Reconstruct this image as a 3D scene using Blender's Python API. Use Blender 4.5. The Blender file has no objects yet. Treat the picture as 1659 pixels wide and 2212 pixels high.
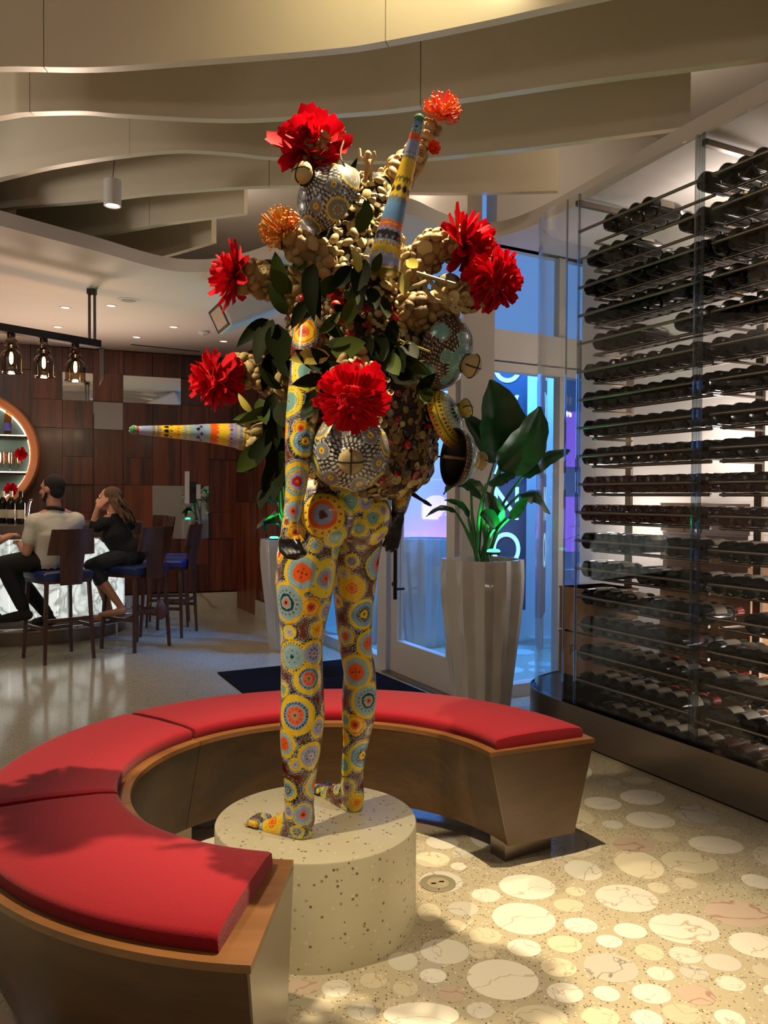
import bpy, bmesh, math, random
import numpy as np
from mathutils import Vector, Matrix, Euler
from mathutils.bvhtree import BVHTree

random.seed(7)
RNG = np.random.default_rng(7)
SC = bpy.context.scene
COL = SC.collection
PI = math.pi

# ------------------------------------------------------------------ camera
FPX, PCX, PCY, CAMH = 1745.0, 829.5, 1106.0, 1.42
PITCH, ROLL = math.atan(32.0 / FPX), 0.006
_F = Vector((0, math.cos(PITCH), -math.sin(PITCH)))
_U0 = Vector((0, math.sin(PITCH), math.cos(PITCH)))
_R0 = Vector((1, 0, 0))
_R = math.cos(ROLL) * _R0 + math.sin(ROLL) * _U0
_U = -math.sin(ROLL) * _R0 + math.cos(ROLL) * _U0
CAM = Vector((0, 0, CAMH))
cd = bpy.data.cameras.new('camera')
cd.sensor_fit = 'VERTICAL'
cd.sensor_height = 36.0
cd.lens = 36.0 * FPX / 2212.0
cd.clip_start = 0.05
cam = bpy.data.objects.new('camera', cd)
COL.objects.link(cam)
cam.matrix_world = Matrix(((_R.x, _U.x, -_F.x, 0), (_R.y, _U.y, -_F.y, 0), (_R.z, _U.z, -_F.z, CAMH), (0, 0, 0, 1)))
SC.camera = cam


def W(px, py, depth):
    """world point seen at photograph pixel (px, py) at world y = depth"""
    d = _F + _R * ((px - PCX) / FPX) - _U * ((py - PCY) / FPX)
    return CAM + d * (depth / d.y)


def Zp(px, py, z=0.0):
    """world point seen at photograph pixel (px, py) on the plane at height z"""
    d = _F + _R * ((px - PCX) / FPX) - _U * ((py - PCY) / FPX)
    return CAM + d * ((z - CAMH) / d.z)


# ------------------------------------------------------------------ world, lamps, exposure
SC.view_settings.view_transform = 'Standard'
SC.view_settings.look = 'None'
SC.view_settings.gamma = 1.0
SC.view_settings.use_curve_mapping = False
SC.view_settings.exposure = 0.0
SC.cycles.use_denoising = True
SC.cycles.max_bounces = 7
SC.cycles.diffuse_bounces = 4
SC.cycles.glossy_bounces = 4
SC.cycles.transmission_bounces = 6
SC.cycles.transparent_max_bounces = 16
SC.cycles.caustics_reflective = False
SC.cycles.caustics_refractive = False
SC.cycles.sample_clamp_indirect = 4.0
world = bpy.data.worlds.new('dusk_sky')
SC.world = world
world.use_nodes = True
bg = world.node_tree.nodes['Background']
bg.inputs[0].default_value = (0.17, 0.36, 0.80, 1)
bg.inputs[1].default_value = 0.75

WARM = (1.0, 0.80, 0.50)
NEUT = (1.0, 0.86, 0.70)
BLUE = (0.05, 0.31, 1.0)


def spot(name, loc, target, power, color=WARM, cone=60, blend=0.35, size=0.04):
    l = bpy.data.lights.new(name, 'SPOT')
    l.energy = power
    l.color = color
    l.spot_size = math.radians(cone)
    l.spot_blend = blend
    l.shadow_soft_size = size
    o = bpy.data.objects.new(name, l)
    COL.objects.link(o)
    o.location = loc
    o.rotation_euler = (Vector(target) - Vector(loc)).to_track_quat('-Z', 'Y').to_euler()
    return o


def point(name, loc, power, color=NEUT, size=0.1):
    l = bpy.data.lights.new(name, 'POINT')
    l.energy = power
    l.color = color
    l.shadow_soft_size = size
    o = bpy.data.objects.new(name, l)
    COL.objects.link(o)
    o.location = loc
    return o


# spot lamps of the ceiling that aim at the sculpture and its bench, the last one extra
spot('spot_lamp', (0.30, 2.74, 4.12), (-0.16, 2.48, 1.0), 950, WARM, 60, 0.75, 0.025)
spot('spot_lamp', (-1.75, 1.55, 3.38), (-0.08, 2.65, 0.72), 370, WARM, 38, 0.6, 0.025)
spot('spot_lamp', (1.75, 1.75, 3.38), (0.30, 2.25, 0.0), 215, WARM, 34, 0.9, 0.03)
spot('spot_lamp', (0.15, 2.9, 4.0), (0.1, 3.62, 3.7), 42, (1.0, 0.84, 0.45), 120, 0.9, 0.05)  # extra spot added to brighten the nearest baffle
# added fill lamps around the lounge, then the bar downlights
point('fill_lamp', (-2.6, 0.6, 2.9), 22, (1.0, 0.9, 0.78), 0.15)  # unseen point lamps added as soft fill
point('fill_lamp', (1.9, -0.4, 2.9), 20, NEUT, 0.15)
point('fill_lamp', (-3.6, 4.0, 2.9), 64, (1.0, 0.9, 0.78), 0.15)
for q in ((-1.6, 7.3), (0.2, 6.0), (1.7, 5.0)):
    point('void_fill_lamp', (q[0], q[1], 3.85), 9, NEUT, 0.1)  # unseen lamps added to brighten the void above the low ceiling
for q in ((-2.998, 7.602), (-2.2, 8.44), (-3.42, 8.48), (-1.5, 7.3), (-4.6, 6.6)):
    spot('downlight_lamp', (q[0], q[1], 3.15), (q[0], q[1], 0), 16, (1.0, 0.82, 0.68), 120, 0.7, 0.05)

# ------------------------------------------------------------------ object helpers


def tag(o, label=None, cat=None, group=None, kind=None):
    if label:
        o['label'] = label
    if cat:
        o['category'] = cat
    if group:
        o['group'] = group
    if kind:
        o['kind'] = kind
    return o


def empty(name, loc=(0, 0, 0), rz=0.0, label=None, cat=None, group=None):
    o = bpy.data.objects.new(name, None)
    o.empty_display_size = 0.1
    COL.objects.link(o)
    o.location = loc
    o.rotation_euler = (0, 0, rz)
    return tag(o, label, cat, group)


class MB:
    """collects shapes and links them as ONE mesh object"""

    def __init__(s):
        s.v = []
        s.f = []
        s.mi = []
        s.cur = 0

    def add(s, verts, faces, m=None):
        b = len(s.v)
        if m is None:
            s.v.extend([tuple(p) for p in verts])
        else:
            s.v.extend([tuple(m @ Vector(p)) for p in verts])
        s.f.extend([tuple(i + b for i in f) for f in faces])
        s.mi.extend([s.cur] * len(faces))
        return s

    def box(s, c, d, m=None, taper=1.0):
        x, y, z = d[0] / 2, d[1] / 2, d[2] / 2
        t = taper
        vs = [(-x * t, -y * t, -z), (x * t, -y * t, -z), (x * t, y * t, -z), (-x * t, y * t, -z), (-x, -y, z), (x, -y, z), (x, y, z), (-x, y, z)]
        mm = Matrix.Translation(Vector(c))
        if m is not None:
            mm = mm @ m
        return s.add(vs, [(0, 3, 2, 1), (4, 5, 6, 7), (0, 1, 5, 4), (1, 2, 6, 5), (2, 3, 7, 6), (3, 0, 4, 7)], mm)

    def bar(s, a, b, w, h=None, up=(0, 0, 1)):
        a, b = Vector(a), Vector(b)
        d = b - a
        L = d.length
        zz = d.normalized()
        u = Vector(up)
        if abs(zz.dot(u)) > 0.98:
            u = Vector((0, 1, 0))
        xx = u.cross(zz).normalized()
        yy = zz.cross(xx)
        m = Matrix(((xx.x, yy.x, zz.x, 0), (xx.y, yy.y, zz.y, 0), (xx.z, yy.z, zz.z, 0), (0, 0, 0, 1)))
        return s.box((a + b) / 2, (w, h or w, L), m)

    def tube(s, pts, rad, n=10, cap=True, closed=False):
        pts = [Vector(p) for p in pts]
        k = len(pts)
        if not hasattr(rad, '__len__'):
            rad = [rad] * k
        b = len(s.v)
        prev = None
        for i, p in enumerate(pts):
            if closed:
                t = (pts[(i + 1) % k] - pts[i - 1])
            else:
                t = (pts[min(i + 1, k - 1)] - pts[max(i - 1, 0)])
            t = t.normalized() if t.length > 1e-9 else Vector((0, 0, 1))
            if prev is None:
                a = Vector((0, 0, 1)) if abs(t.z) < 0.9 else Vector((1, 0, 0))
                x = a.cross(t).normalized()
            else:
                x = (prev - t * prev.dot(t))
                x = x.normalized() if x.length > 1e-6 else t.orthogonal().normalized()
            prev = x
            y = t.cross(x)
            for j in range(n):
                an = 2 * PI * j / n
                s.v.append(tuple(p + (x * math.cos(an) + y * math.sin(an)) * rad[i]))
        m = k if closed else k - 1
        for i in range(m):
            for j in range(n):
                a0 = b + i * n + j
                a1 = b + i * n + (j + 1) % n
                i2 = (i + 1) % k
                s.f.append((a0, a1, b + i2 * n + (j + 1) % n, b + i2 * n + j))
                s.mi.append(s.cur)
        if cap and not closed:
            s.f.append(tuple(b + j for j in reversed(range(n))))
            s.f.append(tuple(b + (k - 1) * n + j for j in range(n)))
            s.mi.extend([s.cur] * 2)
        return s

    def capsule(s, pts, rad, n=12):
        """tapered round tube with rounded ends"""
        pts = [Vector(p) for p in pts]
        if not hasattr(rad, '__len__'):
            rad = [rad] * len(pts)
        P, R = [], []
        d0 = (pts[0] - pts[1]).normalized()
        d1 = (pts[-1] - pts[-2]).normalized()
        for a in (85, 60, 30):
            P.append(pts[0] + d0 * rad[0] * math.sin(math.radians(a)))
            R.append(rad[0] * math.cos(math.radians(a)))
        P += pts
        R += list(rad)
        for a in (30, 60, 85):
            P.append(pts[-1] + d1 * rad[-1] * math.sin(math.radians(a)))
            R.append(rad[-1] * math.cos(math.radians(a)))
        return s.tube(P, R, n)

    def lathe(s, prof, n=24, m=None, cap=True, fl=None):
        """prof: list of (r, z); fl(angle, r, z) may modulate the radius"""
        b = len(s.v)
        mm = m or Matrix.Identity(4)
        for (r, z) in prof:
            for j in range(n):
                a = 2 * PI * j / n
                rr = fl(a, r, z) if fl else r
                s.v.append(tuple(mm @ Vector((rr * math.cos(a), rr * math.sin(a), z))))
        for i in range(len(prof) - 1):
            for j in range(n):
                s.f.append((b + i * n + j, b + i * n + (j + 1) % n, b + (i + 1) * n + (j + 1) % n, b + (i + 1) * n + j))
                s.mi.append(s.cur)
        if cap:
            s.f.append(tuple(b + j for j in reversed(range(n))))
            s.f.append(tuple(b + (len(prof) - 1) * n + j for j in range(n)))
            s.mi.extend([s.cur] * 2)
        return s

    def ell(s, c, r, m=None, nu=12, nv=8):
        mm = Matrix.Translation(Vector(c))
        if m is not None:
            mm = mm @ m.to_4x4()
        b = len(s.v)
        s.v.append(tuple(mm @ Vector((0, 0, -r[2]))))
        for i in range(1, nv):
            t = -PI / 2 + PI * i / nv
            for j in range(nu):
                a = 2 * PI * j / nu
                s.v.append(tuple(mm @ Vector((r[0] * math.cos(t) * math.cos(a), r[1] * math.cos(t) * math.sin(a), r[2] * math.sin(t)))))
        s.v.append(tuple(mm @ Vector((0, 0, r[2]))))
        top = len(s.v) - 1
        for j in range(nu):
            s.f.append((b, b + 1 + (j + 1) % nu, b + 1 + j))
            s.f.append((top, b + 1 + (nv - 2) * nu + j, b + 1 + (nv - 2) * nu + (j + 1) % nu))
        for i in range(nv - 2):
            for j in range(nu):
                s.f.append((b + 1 + i * nu + j, b + 1 + i * nu + (j + 1) % nu, b + 1 + (i + 1) * nu + (j + 1) % nu, b + 1 + (i + 1) * nu + j))
        s.mi.extend([s.cur] * (2 * nu + (nv - 2) * nu))
        return s

    def prism(s, poly, z0, z1, m=None):
        k = len(poly)
        vs = [(p[0], p[1], z0) for p in poly] + [(p[0], p[1], z1) for p in poly]
        fs = [tuple(reversed(range(k))), tuple(range(k, 2 * k))]
        fs += [(i, (i + 1) % k, k + (i + 1) % k, k + i) for i in range(k)]
        return s.add(vs, fs, m)

    def mesh(s, name, origin=(0, 0, 0), smooth=False, recalc=True):
        me = bpy.data.meshes.new(name)
        o = Vector(origin)
        if o.length:
            vs = [(p[0] - o.x, p[1] - o.y, p[2] - o.z) for p in s.v]
        else:
            vs = s.v
        me.from_pydata(vs, [], s.f)
        if any(s.mi):
            me.polygons.foreach_set('material_index', s.mi)
        if recalc:
            b = bmesh.new()
            b.from_mesh(me)
            bmesh.ops.recalc_face_normals(b, faces=b.faces)
            b.to_mesh(me)
            b.free()
        if smooth:
            me.shade_smooth()
            if smooth is not True:
                me.set_sharp_from_angle(angle=math.radians(smooth))
        return me

    def build(s, name, mats, parent=None, origin=None, smooth=False, kind=None, label=None):
        if origin is None:
            origin = parent.location if (parent is not None and parent.get('_w')) else (0, 0, 0)
        me = s.mesh(name, origin, smooth)
        for x in (mats if isinstance(mats, (list, tuple)) else [mats]):
            me.materials.append(x)
        o = bpy.data.objects.new(name, me)
        COL.objects.link(o)
        if parent is not None:
            o.parent = parent
        return tag(o, label, None, None, kind)


def link(name, me, parent=None, mat=None, loc=None):
    o = bpy.data.objects.new(name, me)
    COL.objects.link(o)
    if parent is not None:
        o.parent = parent
    if loc is not None:
        o.location = loc
    return o


def frame_z(d, up=(0, 0, 1)):
    """rotation matrix whose z axis points along d"""
    z = Vector(d).normalized()
    u = Vector(up)
    if abs(z.dot(u)) > 0.97:
        u = Vector((0, 1, 0))
    x = u.cross(z).normalized()
    y = z.cross(x)
    return Matrix(((x.x, y.x, z.x), (x.y, y.y, z.y), (x.z, y.z, z.z)))


def at(loc, d, up=(0, 0, 1), s=1.0):
    return Matrix.Translation(Vector(loc)) @ frame_z(d, up).to_4x4() @ Matrix.Scale(s, 4)


def crom(pts, n=8, closed=False):
    """Catmull-Rom curve through points"""
    P = [Vector(p) for p in pts]
    k = len(P)
    out = []
    rng = range(k) if closed else range(k - 1)
    for i in rng:
        if closed:
            a, b, c, d = P[i - 1], P[i], P[(i + 1) % k], P[(i + 2) % k]
        else:
            a, b, c, d = P[max(i - 1, 0)], P[i], P[i + 1], P[min(i + 2, k - 1)]
        for j in range(n):
            t = j / n
            out.append(0.5 * ((2 * b) + (c - a) * t + (2 * a - 5 * b + 4 * c - d) * t * t + (3 * b - a - 3 * c + d) * t ** 3))
    if not closed:
        out.append(P[-1])
    return out


def copy_tree(o, parent=None):
    c = o.copy()
    COL.objects.link(c)
    if parent is not None:
        c.parent = parent
    for ch in list(o.children):
        copy_tree(ch, c)
    return c


ORD = ['first', 'second', 'third', 'fourth', 'fifth', 'sixth', 'seventh', 'eighth', 'ninth', 'tenth', 'eleventh', 'twelfth', 'thirteenth', 'fourteenth', 'fifteenth', 'sixteenth', 'seventeenth', 'eighteenth', 'nineteenth', 'twentieth']

# ------------------------------------------------------------------ materials


def srgb(r, g, b):
    def f(c):
        c /= 255.0
        return c / 12.92 if c <= 0.04045 else ((c + 0.055) / 1.055) ** 2.4
    return (f(r), f(g), f(b), 1)


def nmat(name):
    m = bpy.data.materials.new(name)
    m.use_nodes = True
    nt = m.node_tree
    return m, nt, nt.nodes['Principled BSDF']


def pmat(name, col, rough=0.5, metal=0.0, var=0.08, scale=30, bump=0.0, bscale=None, spec=0.5, coat=0.0, emit=None, estr=0.0, obj_var=0.0, stretch=(1, 1, 1), sheen=0.0, sss=0.0):
    """principled material with procedural tone variation and relief"""
    m, nt, b = nmat(name)
    N = nt.nodes
    L = nt.links
    tc = N.new('ShaderNodeTexCoord')
    mp = N.new('ShaderNodeMapping')
    mp.inputs['Scale'].default_value = stretch
    L.new(tc.outputs['Object'], mp.inputs['Vector'])
    nz = N.new('ShaderNodeTexNoise')
    nz.inputs['Scale'].default_value = scale
    nz.inputs['Detail'].default_value = 4
    L.new(mp.outputs[0], nz.inputs['Vector'])
    hsv = N.new('ShaderNodeHueSaturation')
    hsv.inputs['Color'].default_value = col
    mr = N.new('ShaderNodeMapRange')
    mr.inputs['To Min'].default_value = 1 - var
    mr.inputs['To Max'].default_value = 1 + var
    L.new(nz.outputs['Fac'], mr.inputs['Value'])
    val = mr.outputs[0]
    if obj_var:
        oi = N.new('ShaderNodeObjectInfo')
        m2 = N.new('ShaderNodeMapRange')
        m2.inputs['To Min'].default_value = 1 - obj_var
        m2.inputs['To Max'].default_value = 1 + obj_var
        L.new(oi.outputs['Random'], m2.inputs['Value'])
        mu = N.new('ShaderNodeMath')
        mu.operation = 'MULTIPLY'
        L.new(val, mu.inputs[0])
        L.new(m2.outputs[0], mu.inputs[1])
        val = mu.outputs[0]
    L.new(val, hsv.inputs['Value'])
    L.new(hsv.outputs[0], b.inputs['Base Color'])
    b.inputs['Roughness'].default_value = rough
    b.inputs['Metallic'].default_value = metal
    b.inputs['Specular IOR Level'].default_value = spec
    b.inputs['Coat Weight'].default_value = coat
    if sheen:
        b.inputs['Sheen Weight'].default_value = sheen
    if sss:
        b.inputs['Subsurface Weight'].default_value = sss
        b.inputs['Subsurface Scale'].default_value = 0.01
    if emit:
        b.inputs['Emission Color'].default_value = emit
        b.inputs['Emission Strength'].default_value = estr
    if bump:
        bn = N.new('ShaderNodeBump')
        bn.inputs['Strength'].default_value = bump
        bn.inputs['Distance'].default_value = 0.01
        n2 = N.new('ShaderNodeTexNoise')
        n2.inputs['Scale'].default_value = bscale or scale * 4
        n2.inputs['Detail'].default_value = 3
        L.new(mp.outputs[0], n2.inputs['Vector'])
        L.new(n2.outputs['Fac'], bn.inputs['Height'])
        L.new(bn.outputs[0], b.inputs['Normal'])
    return m


def wood(name, dark, light, axis='z', scale=14, rough=0.3, obj_var=0.25, coat=0.2, band=0.5):
    m, nt, b = nmat(name)
    N = nt.nodes
    L = nt.links
    tc = N.new('ShaderNodeTexCoord')
    oi = N.new('ShaderNodeObjectInfo')
    mp = N.new('ShaderNodeMapping')
    st = {'z': (1, 1, 0.06), 'x': (0.06, 1, 1), 'y': (1, 0.06, 1)}[axis]
    mp.inputs['Scale'].default_value = st
    cx = N.new('ShaderNodeMath')
    cx.operation = 'MULTIPLY'
    cx.inputs[1].default_value = 37.0
    L.new(oi.outputs['Random'], cx.inputs[0])
    L.new(cx.outputs[0], mp.inputs['Location'])
    L.new(tc.outputs['Object'], mp.inputs['Vector'])
    n1 = N.new('ShaderNodeTexNoise')
    n1.inputs['Scale'].default_value = scale
    n1.inputs['Detail'].default_value = 6
    n1.inputs['Distortion'].default_value = 0.6
    L.new(mp.outputs[0], n1.inputs['Vector'])
    n2 = N.new('ShaderNodeTexNoise')
    n2.inputs['Scale'].default_value = scale * 9
    n2.inputs['Detail'].default_value = 3
    L.new(mp.outputs[0], n2.inputs['Vector'])
    mx = N.new('ShaderNodeMath')
    mx.operation = 'MULTIPLY_ADD'
    mx.inputs[1].default_value = 0.3
    L.new(n2.outputs['Fac'], mx.inputs[0])
    L.new(n1.outputs['Fac'], mx.inputs[2])
    rp = N.new('ShaderNodeValToRGB')
    rp.color_ramp.elements[0].position = 0.45
    rp.color_ramp.elements[0].color = dark
    rp.color_ramp.elements[1].position = 0.45 + band * 0.6
    rp.color_ramp.elements[1].color = light
    L.new(mx.outputs[0], rp.inputs[0])
    hs = N.new('ShaderNodeHueSaturation')
    mr = N.new('ShaderNodeMapRange')
    mr.inputs['To Min'].default_value = 1 - obj_var
    mr.inputs['To Max'].default_value = 1 + obj_var
    L.new(oi.outputs['Random'], mr.inputs['Value'])
    L.new(mr.outputs[0], hs.inputs['Value'])
    L.new(rp.outputs[0], hs.inputs['Color'])
    L.new(hs.outputs[0], b.inputs['Base Color'])
    b.inputs['Roughness'].default_value = rough
    b.inputs['Coat Weight'].default_value = coat
    b.inputs['Coat Roughness'].default_value = 0.12
    return m


def glassy(name, tint=(1, 1, 1, 1), refl=1.0, ior=1.45, rough=0.0):
    """thin clear pane: see-through with Fresnel mirror reflection"""
    m = bpy.data.materials.new(name)
    m.use_nodes = True
    nt = m.node_tree
    N = nt.nodes
    L = nt.links
    N.clear()
    out = N.new('ShaderNodeOutputMaterial')
    mix = N.new('ShaderNodeMixShader')
    tr = N.new('ShaderNodeBsdfTransparent')
    tr.inputs[0].default_value = tint
    gl = N.new('ShaderNodeBsdfGlossy')
    gl.inputs['Roughness'].default_value = rough
    lw = N.new('ShaderNodeLayerWeight')
    lw.inputs[0].default_value = 0.5
    pw = N.new('ShaderNodeMath')
    pw.operation = 'POWER'
    pw.inputs[1].default_value = 5.0
    L.new(lw.outputs['Facing'], pw.inputs[0])
    f0 = ((ior - 1) / (ior + 1)) ** 2
    fr = N.new('ShaderNodeMath')
    fr.operation = 'MULTIPLY_ADD'
    fr.inputs[1].default_value = 1 - f0
    fr.inputs[2].default_value = f0
    L.new(pw.outputs[0], fr.inputs[0])
    nz = N.new('ShaderNodeTexNoise')
    nz.inputs['Scale'].default_value = 3.0
    mr = N.new('ShaderNodeMapRange')
    mr.inputs['To Min'].default_value = refl * 0.9
    mr.inputs['To Max'].default_value = refl * 1.1
    L.new(nz.outputs['Fac'], mr.inputs['Value'])
    mu = N.new('ShaderNodeMath')
    mu.operation = 'MULTIPLY'
    mu.use_clamp = True
    L.new(fr.outputs[0], mu.inputs[0])
    L.new(mr.outputs[0], mu.inputs[1])
    L.new(mu.outputs[0], mix.inputs[0])
    L.new(tr.outputs[0], mix.inputs[1])
    L.new(gl.outputs[0], mix.inputs[2])
    L.new(mix.outputs[0], out.inputs[0])
    return m


def terrazzo(name, base, specks, rough=0.12, scale=55, pos=0.72):
    m, nt, b = nmat(name)
    N = nt.nodes
    L = nt.links
    tc = N.new('ShaderNodeTexCoord')
    v = N.new('ShaderNodeTexVoronoi')
    v.inputs['Scale'].default_value = scale
    L.new(tc.outputs['Object'], v.inputs['Vector'])
    sep = N.new('ShaderNodeSeparateColor')
    L.new(v.outputs['Color'], sep.inputs[0])
    rp = N.new('ShaderNodeValToRGB')
    cr = rp.color_ramp
    cr.interpolation = 'CONSTANT'
    cr.elements[0].position = 0
    cr.elements[0].color = base
    cr.elements[1].position = pos
    cr.elements[1].color = specks[0]
    for s_ in specks[1:]:
        pos += (1 - pos) / (len(specks) + 0.5)
        e = cr.elements.new(pos)
        e.color = s_
    L.new(sep.outputs[0], rp.inputs[0])
    # a chip shows only near its cell centre
    th = N.new('ShaderNodeMath')
    th.operation = 'LESS_THAN'
    th.inputs[1].default_value = 0.42
    L.new(v.outputs['Distance'], th.inputs[0])
    mx = N.new('ShaderNodeMix')
    mx.data_type = 'RGBA'
    mx.inputs['A'].default_value = base
    L.new(th.outputs[0], mx.inputs['Factor'])
    L.new(rp.outputs[0], mx.inputs['B'])
    nz = N.new('ShaderNodeTexNoise')
    nz.inputs['Scale'].default_value = 1.6
    nz.inputs['Detail'].default_value = 4
    L.new(tc.outputs['Object'], nz.inputs['Vector'])
    mr = N.new('ShaderNodeMapRange')
    mr.inputs['To Min'].default_value = 0.82
    mr.inputs['To Max'].default_value = 1.14
    L.new(nz.outputs['Fac'], mr.inputs['Value'])
    hs = N.new('ShaderNodeHueSaturation')
    L.new(mx.outputs['Result'], hs.inputs['Color'])
    L.new(mr.outputs[0], hs.inputs['Value'])
    L.new(hs.outputs[0], b.inputs['Base Color'])
    b.inputs['Roughness'].default_value = rough
    return m


def marble(name, col, vein, rough=0.12, scale=3.0, obj_var=0.12, width=0.06):
    m, nt, b = nmat(name)
    N = nt.nodes
    L = nt.links
    tc = N.new('ShaderNodeTexCoord')
    oi = N.new('ShaderNodeObjectInfo')
    ad = N.new('ShaderNodeVectorMath')
    ad.operation = 'ADD'
    mu = N.new('ShaderNodeMath')
    mu.operation = 'MULTIPLY'
    mu.inputs[1].default_value = 91.0
    L.new(oi.outputs['Random'], mu.inputs[0])
    L.new(tc.outputs['Object'], ad.inputs[0])
    L.new(mu.outputs[0], ad.inputs[1])
    nz = N.new('ShaderNodeTexNoise')
    nz.inputs['Scale'].default_value = scale
    nz.inputs['Detail'].default_value = 3.5
    nz.inputs['Distortion'].default_value = 0.4
    L.new(ad.outputs[0], nz.inputs['Vector'])
    rp = N.new('ShaderNodeValToRGB')
    cr = rp.color_ramp
    cr.elements[0].position = 0.5 - width
    cr.elements[0].color = col
    cr.elements[1].position = 0.5
    cr.elements[1].color = vein
    e = cr.elements.new(0.5 + width)
    e.color = col
    L.new(nz.outputs['Fac'], rp.inputs[0])
    hs = N.new('ShaderNodeHueSaturation')
    mr = N.new('ShaderNodeMapRange')
    mr.inputs['To Min'].default_value = 1 - obj_var
    mr.inputs['To Max'].default_value = 1 + obj_var
    L.new(oi.outputs['Random'], mr.inputs['Value'])
    L.new(mr.outputs[0], hs.inputs['Value'])
    L.new(rp.outputs[0], hs.inputs['Color'])
    L.new(hs.outputs[0], b.inputs['Base Color'])
    b.inputs['Roughness'].default_value = rough
    return m


M = {}
M['floor'] = terrazzo('terrazzo_floor', srgb(176, 166, 142), [srgb(214, 206, 188), srgb(140, 124, 100), srgb(196, 182, 152), srgb(104, 92, 76)], 0.13, 130)
M['stone_a'] = marble('marble_white', srgb(214, 208, 196), srgb(176, 160, 138), 0.10, 0.55, width=0.012)
M['stone_b'] = marble('marble_cream', srgb(196, 187, 164), srgb(162, 142, 112), 0.10, 0.6, width=0.014)
M['stone_c'] = marble('marble_rose', srgb(180, 160, 144), srgb(150, 120, 104), 0.10, 0.5, width=0.03)
M['stone_d'] = marble('marble_grey', srgb(190, 186, 174), srgb(130, 122, 110), 0.10, 0.5, width=0.012)
M['ceil'] = pmat('plaster_white', srgb(205, 196, 186), 0.75, var=0.03, scale=6)
M['ceil_dark'] = pmat('plaster_shade', srgb(190, 180, 168), 0.8, var=0.03, scale=6)
M['fin'] = pmat('baffle_white', srgb(214, 202, 180), 0.28, var=0.03, scale=5)
M['frame'] = pmat('frame_offwhite', srgb(196, 188, 178), 0.42, var=0.04, scale=8)
M['wallw'] = pmat('wall_white', srgb(216, 208, 200), 0.7, var=0.03, scale=8, bump=0.05)
M['panel'] = wood('rosewood_panel', srgb(24, 8, 3), srgb(104, 47, 20), 'z', 11, 0.34, 0.4, 0.08, 0.5)
M['walnut'] = wood('walnut_veneer', srgb(56, 37, 18), srgb(88, 60, 31), 'x', 7, 0.45, 0.05, 0.04, 0.8)
M['walnut'].node_tree.nodes['Principled BSDF'].inputs['Specular IOR Level'].default_value = 0.25
M['walnut_top'] = wood('walnut_edge', srgb(104, 68, 36), srgb(140, 94, 52), 'x', 9, 0.35, 0.05, 0.15, 0.8)
M['walnut_satin'] = wood('walnut_satin_end', srgb(60, 39, 19), srgb(94, 63, 33), 'x', 7, 0.34, 0.05, 1.0, 0.8)
M['walnut_satin'].node_tree.nodes['Principled BSDF'].inputs['Coat Roughness'].default_value = 0.28
M['stoolwood'] = wood('stool_walnut', srgb(58, 32, 22), srgb(98, 58, 40), 'z', 12, 0.3, 0.1, 0.2, 0.8)
M['felt'] = pmat('red_felt', srgb(138, 13, 29), 0.95, var=0.16, scale=160, bump=0.35, bscale=420, spec=0.15, sheen=0.15)
M['steel'] = pmat('brushed_steel', srgb(136, 125, 115), 0.28, 1.0, var=0.12, scale=8, stretch=(1, 1, 30))
M['rail'] = pmat('rail_steel', srgb(128, 116, 104), 0.34, 1.0, var=0.05, scale=20)
M['chrome'] = pmat('chrome', srgb(200, 200, 205), 0.1, 1.0, var=0.03, scale=10)
M['black'] = pmat('black_matte', srgb(18, 17, 17), 0.6, var=0.2, scale=60, bump=0.1)
M['mat'] = pmat('mat_rubber', srgb(24, 23, 25), 0.95, var=0.3, scale=220, bump=0.6, bscale=300, spec=0.05)
M['darkmetal'] = pmat('dark_bronze', srgb(38, 30, 26), 0.4, 0.7, var=0.1, scale=20)
M['pedestal'] = None
M['pane'] = glassy('window_glass', (0.95, 0.97, 0.98, 1), 0.38)
M['case_glass'] = glassy('case_glass', (0.965, 0.975, 0.97, 1), 0.9)
M['smoke'] = glassy('smoked_glass', (0.50, 0.40, 0.28, 1), 1.3, 1.5)
M['acryl'] = glassy('acrylic_edge', (0.62, 0.66, 0.68, 1), 2.5, 1.5)
M['mirror'] = pmat('mirror_silver', srgb(205, 205, 205), 0.03, 1.0, var=0.02, scale=4)

# ================================================================== LARGE STRUCTURE
SOF = 3.18          # underside of the low ceiling
LIP = 3.28          # its upper edge
CEI = 4.25          # upper ceiling
PB = Vector((-1.87, 10.40))                 # corner of bar wall and entrance wall
U_E = Vector((0.4545, -0.8907))             # along the entrance wall, towards the camera
N_E = Vector((-0.8907, -0.4545))            # its inner normal
PQ = Vector((0.74, 5.68))                   # pillar between entrance and corner window
V_W = Vector((0.871, 0.491))                # along the corner window
N_W = Vector((0.491, -0.871))               # its inner normal
W_A = Vector((-8.0, 8.10))
U_B = (PB - W_A).normalized()               # along the bar wall
N_B = Vector((U_B.y, -U_B.x))               # its inner normal
G1 = Vector((1.52, 3.93))                   # wine case glass
W_G = Vector((-0.459, 0.888))
N_G = Vector((0.888, 0.459))


def v3(p, z):
    return Vector((p.x, p.y, z))


def E_(t, off=0.0):
    return PB + U_E * t + N_E * off


def Wn(s, off=0.0):
    return PQ + V_W * s + N_W * off


def Bw(t, off=0.0):
    """t metres from the corner along the bar wall"""
    return PB - U_B * t + N_B * off


def Gp(s, off=0.0):
    return G1 + W_G * s + N_G * off


def solid_bar(mb, a, b, z0, z1, thick):
    """vertical slab between two plan points, centred on the line"""
    d = (b - a).normalized()
    n = Vector((-d.y, d.x)) * thick / 2
    mb.prism([a + n, b + n, b - n, a - n], z0, z1)


def struct(name, mb, mat, smooth=False, parent=None):
    return mb.build(name, mat, parent, smooth=smooth, kind='structure')


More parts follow.
